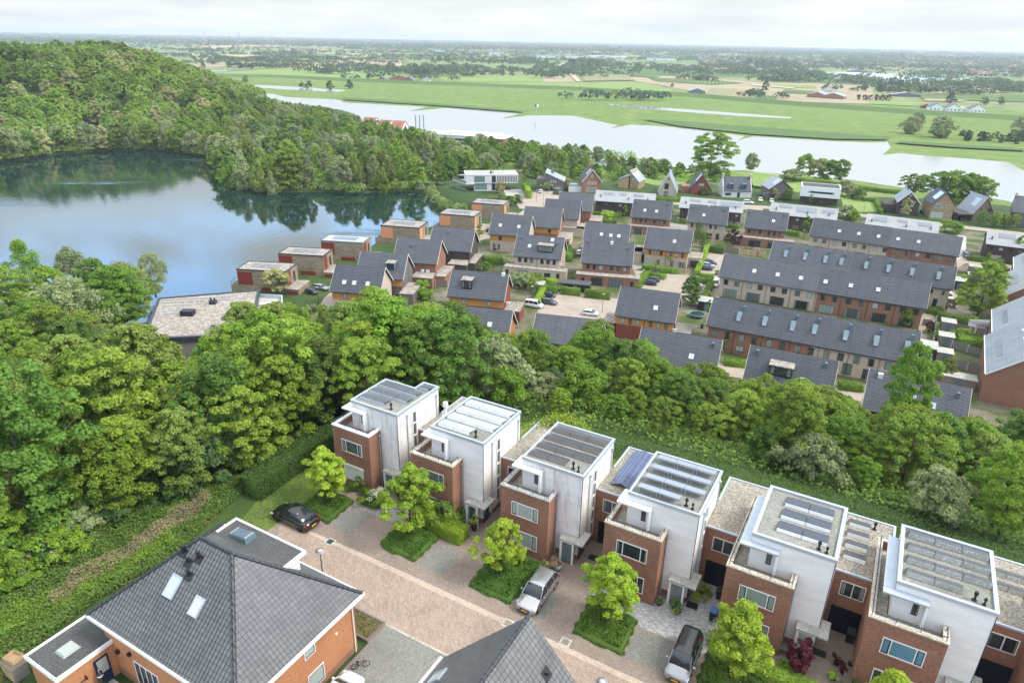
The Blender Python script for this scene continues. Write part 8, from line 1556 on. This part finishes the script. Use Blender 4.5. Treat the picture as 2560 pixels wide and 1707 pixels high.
hall(1400,148,185,60,12,-4,'hall_white','long white hall left of the sandy track'); hall(1520,149,150,70,11,-4,'hall_white','wide white hall right of the sandy track','hall_white'); hall(1655,153,110,60,10,-4,'hall_white','white hall before the right village'); hall(1240,139,60,40,12,-4,'hall_white','dark roofed hall near the copper beech'); hall(1090,132,70,40,11,-4,'hall_white','white topped hall right of the windmill'); hall(1060,143,55,30,8,-3,'terracotta_roof','low red roofed hall by the windmill'); hall(1330,146,90,40,9,-4,'hall_grey','grey hall behind the leafy gardens'); hall(1640,144,60,30,8,-4,'hall_grey','small grey hall at the right hall group'); hall(470,98,90,50,7,0,'hall_white','far white greenhouse left, behind the hill'); hall(720,105,40,30,6,0,'hall_white','small far white hall above the wood'); hall(1970,122,120,60,8,-8,'hall_white','far white hall near the horizon'); hall(1745,143,120,40,8,-6,'hall_grey','long grey hall at the village edge')
SH=small_house
SH(2030,184,62,34,5,10,-12,'hall_roof_dark','hall_grey','large dark barn with grey roof beside the netted orchard','barn',None,'barn'); SH(2138,182,38,24,5,9,-12,'hall_roof_dark','hall_grey','smaller dark barn at the village side of the netting','barn',None,'barn'); SH(1740,238,22,26,6,9.5,-8,'hall_roof_dark','hall_grey','dark blue barn with a pale roof beside the flood bank','barn',None,'barn')
SH(1000,203,34,14,4,9,2,'brown_brick','hall_roof_dark','long thatched farm building with brown walls','farm',None,'farmhouse'); SH(958,204,12,16,4,8,-5,'red_brick','hall_roof_dark','small gabled farm wing at the left','farm',None,'farmhouse'); SH(1025,208,18,20,4,10,-5,'brown_brick','hall_roof_dark','steep barn in the middle of the farm','farm',None,'farmhouse'); SH(1066,208,13,12,6,9,-5,'limestone','hall_roof_dark','pale square house at the right end of the farm','farm',None,'farmhouse')
SH(2045,244,26,30,4,8,-30,'brown_brick','hall_grey','grey roofed farm shed, left of two','farm',None,'farmhouse'); SH(2085,247,28,30,4,8,-30,'brown_brick','hall_grey','grey roofed farm shed, right of two','farm',None,'farmhouse'); SH(2068,230,14,12,4,9,-10,'limestone','hall_roof_dark','dark hipped farmhouse behind the grey sheds','farm',None,'farmhouse'); SH(2225,228,16,14,4,9,-15,'brown_brick','hall_roof_dark','brown farmhouse among trees right of the sheds','farm',None,'farmhouse'); SH(2262,242,40,14,3,6,-12,'hall_roof_dark','hall_grey','long low dark shed by the purple trees','farm',None,'farmhouse')
SH(2336,276,15,13,4,8,-14,'white_plaster','hall_roof_dark','white house with dark roof on the flood bank, left','house',None); SH(2378,278,16,13,4,8.5,-14,'white_plaster','hall_roof_dark','white house with dark roof on the flood bank, middle','house',None); SH(2438,281,16,13,4,9,-14,'white_plaster','hall_roof_dark','white house with dark roof on the flood bank, right','house',None); SH(2312,271,9,8,3,5,-14,'wine_brick','terracotta_roof','small red shed beside the white houses','shed',None,'garden_shed'); SH(2406,279,11,8,3,5,-14,'white_plaster','hall_white','low white shed between the white houses','shed',None,'garden_shed')
SH(1900,180,15,12,6,9,-5,'white_plaster','hall_grey','white villa with a shallow roof before the netted orchard','house',None); SH(685,143,22,16,4,8,-5,'white_plaster','hall_roof_dark','white gabled house by the wood left of the soil field','house',None); SH(868,146,22,16,4,8,-5,'white_plaster','hall_roof_dark','dark roofed white house at the edge of the left wood','house',None)
SH(985,140,18,14,4,9,-5,'wine_brick','terracotta_roof','red roofed house beside the windmill','house',None)
rr=random.Random(12); combos=[('limestone','hall_roof_dark',10,11),('brown_brick','hall_roof_dark',11,12),('white_plaster','hall_roof_dark',10,14),('brown_brick','terracotta_roof',9,11),('limestone','terracotta_roof',10,12)]
vill=[]
for i in range(150): u=rr.uniform(1740,2590); vill.append((u,rr.uniform(140,166)+(u-1740)*.022))
for i in range(36): u=rr.uniform(2280,2590); vill.append((u,rr.uniform(176,186)+(u-2280)*.03))
for i in range(30): vill.append((rr.uniform(400,960),rr.uniform(108,134)))
for i in range(24): vill.append((rr.uniform(1100,1720),rr.uniform(122,150)))
for u,v_ in vill:
    wl,rf,w_,d_=combos[rr.randrange(5)]; SH(u,v_,w_,d_,5,8.5,rr.choice((-10,0,80,60)),wl,rf,'small house of a far village among trees')
for u,v_ in ((1230,187),(1252,187),(1277,187),(1294,187),(1345,187)): SH(u,v_,9,8,3,6,0,'limestone','hall_roof_dark' if u<1340 else 'terracotta_roof','small chalet in the row before the trees','chalet','row of small chalets','chalet')
# riverside buildings behind the tongue of wood
def rbld(label,u,v_,z,w_,d_,h_,ang,wall,roof,gab=0):
    x,y=px(u,v_,z); t=thing('riverside_building',label,'building',(x,y,ZP),R(ang),'white and red roofed buildings on the river bank'); part('wall',MB().box(0,w_,0,d_,0,z-ZP-.5),wall,t)
    if gab:
        m=MB()
        for s_ in (0,1):
            y0=-.4 if s_==0 else d_+.4; e=[(-.4,y0,z-ZP-.5),(w_+.4,y0,z-ZP-.5),(w_+.4,d_/2,z-ZP+gab),(-.4,d_/2,z-ZP+gab)]
            if s_: e=e[::-1]
            m.hexa([(p[0],p[1],p[2]-.3) for p in e],e)
        part('roof',m,roof,t); m=MB(); m.v=[(xx,y_,z_) for xx in (.02,w_-.02) for y_,z_ in ((0,z-ZP-.5),(d_/2,z-ZP+gab-.4),(d_,z-ZP-.5))]; m.f=[(2,1,0),(3,4,5)]; part('gable_wall',m,wall,t)
    else: part('roof',MB().box(-.3,w_+.3,-.3,d_+.3,z-ZP-.49,z-ZP),roof,t)
    part('window',MB().box(1,w_-1,-.06,-.005,z-ZP-3.6,z-ZP-2.2),'pane_dark',t)
rbld('large white flat roofed works hall on the river bank',1095,335,-19,40,24,5,-18,'limestone','hall_white'); rbld('lower white works hall nearer the tongue of wood',1050,333,-19.5,22,20,5,-18,'white_plaster','hall_white'); rbld('works building end with dark windows behind the trees',1222,345,-17,10,20,5,-18,'brown_brick','hall_white')
rbld('first red roofed house on the river bank',905,306,-19.5,10,10,6,-20,'white_plaster','terracotta_roof',3.5); rbld('second red roofed house on the river bank',945,313,-19.5,9,10,6,-20,'white_plaster','terracotta_roof',3.5); rbld('third red roofed house on the river bank, with white gable',978,316,-19.5,9,10,6,-20,'white_plaster','terracotta_roof',3.8); rbld('flat pale building with red edge among the trees',805,308,-21,26,14,5,-15,'white_plaster','limestone')
# windmill, church, mast, pylons, river sign
x,y=px(975,142,ZP); wm=thing('windmill','distant windmill with a dark tower and standing sails','windmill',(x,y,ZP)); part('tower',MB().tube((0,0,0),(0,0,22),5.5,3.2,k=8),'brown_brick',wm); part('cap',MB().tube((0,0,22),(0,0,26),3.6,1.2,k=8),'hall_roof_dark',wm); part('stage',MB().tube((0,0,9.5),(0,0,10.2),8,k=12),'cream_paint',wm)
for i in range(4): a=i*math.pi/2+.08; part('sail',MB().tube((0,-5,24),(math.sin(a)*13,-5,24+math.cos(a)*13),.5,.4,k=5).prism([(-.1,-.1),(.1,-.1),(.1,.1),(-.1,.1)],23.9,24.1),'hall_white',wm)
x,y=px(2409,170,ZP); ch=thing('church','distant village church with a pointed spire','church',(x,y,ZP)); part('tower',MB().box(-4,4,-4,4,0,24),'yellow_brick',ch); part('spire',MB().tube((0,0,24),(0,0,44),4.6,.2,k=4),'hall_roof_dark',ch); part('nave',MB().box(4.01,30,-6,6,0,11),'yellow_brick',ch); part('roof',MB().hexa([(4.2,-6.5,11),(30,-6.5,11),(30,6.5,11),(4.2,6.5,11)],[(4.2,-.2,17),(30,-.2,17),(30,.2,17),(4.2,.2,17)]),'hall_roof_dark',ch)
for u,v_,h_,lb in ((511,85.5,52,'left distant pylon above the horizon'),(598,87.5,50,'middle distant pylon above the horizon'),(680,90,40,'faint right distant pylon above the horizon')):
    x,y=px(u,v_+4,ZP); d=math.hypot(x,y); s_=min(1.,5200/d); x*=s_; y*=s_; t=thing('pylon',lb,'pylon',(x,y,ZP)); H_=h_+26
    m=MB()
    for sx,sy in ((-4,-4),(4,-4),(4,4),(-4,4)): m.tube((sx,sy,0),(sx*.15,sy*.15,H_),.75,.5,k=4)
    for i in range(9): z0,z1=H_*i/9,H_*(i+1)/9; w0=4*(1-.85*i/9); w1=4*(1-.85*(i+1)/9); m.tube((-w0,-w0,z0),(w1,-w1,z1),.3,k=3).tube((w0,-w0,z0),(-w1,-w1,z1),.3,k=3)
    part('lattice_mast',m,'zinc',t)
    for f,wd in ((.72,15),(.86,12),(.97,7)): part('cross_arm',MB().tube((-wd,0,H_*f),(wd,0,H_*f),.75,k=4),'zinc',t)
for u,v_,h_,lb in ((713,112,55,'thin far chimney mast left of the windmill'),(1462,135,46,'thin mast between the white halls')): x,y=px(u,v_,ZP); tag(link('mast',MB().tube((0,0,0),(0,0,h_),1.0,.5,k=6).mesh('mast','zinc'),None,(x,y,ZP)),lb,'mast')
x,y=px(1341,290,ZP); t=thing('river_sign','blue and white shipping sign on a pole in the river','sign',(x,y,ZP)); part('post',MB().tube((0,0,0),(0,0,10),.22,k=6),'zinc',t); part('board',MB().box(-1.8,-.02,-.1,.1,8.2,11),'blue_plastic',t); part('board',MB().box(.02,1.8,-.1,.1,8.2,11),'white_paint',t)
for i,u in enumerate((1039,1049,1059)): x,y=px(u,300,-16); tag(link('mooring_post',MB().tube((0,0,ZP),(0,0,-12.5),.5,k=8).mesh('mooring_post','hall_grey'),None,(x,y,0)),'tall mooring post standing in the river','post','three mooring posts in the river')
for i in range(14): x,y=px(655+i*6.5,209+i*.35,ZP); tag(link('field_post',MB().tube((0,0,0),(0,0,2.6),.45,k=5).mesh('field_post','post_wood'),None,(x,y,ZP)),'dark post in the line beside the pond','post','line of posts beside the pond')

# ------------------------------------------------------------------ air
hz_m,nt_,o_=newmat('haze_air'); pv=N(nt_,'ShaderNodeVolumePrincipled'); pv.inputs['Color'].default_value=(.93,.97,1.,1); pv.inputs['Density'].default_value=1.05e-4; pv.inputs['Anisotropy'].default_value=.2
Lk(nt_,pv.outputs[0],o_.inputs['Volume'])
tag(link('haze',MB().box(-17000,17000,-400,27000,-32,78).mesh('haze',hz_m)),None,None,None,'stuff')
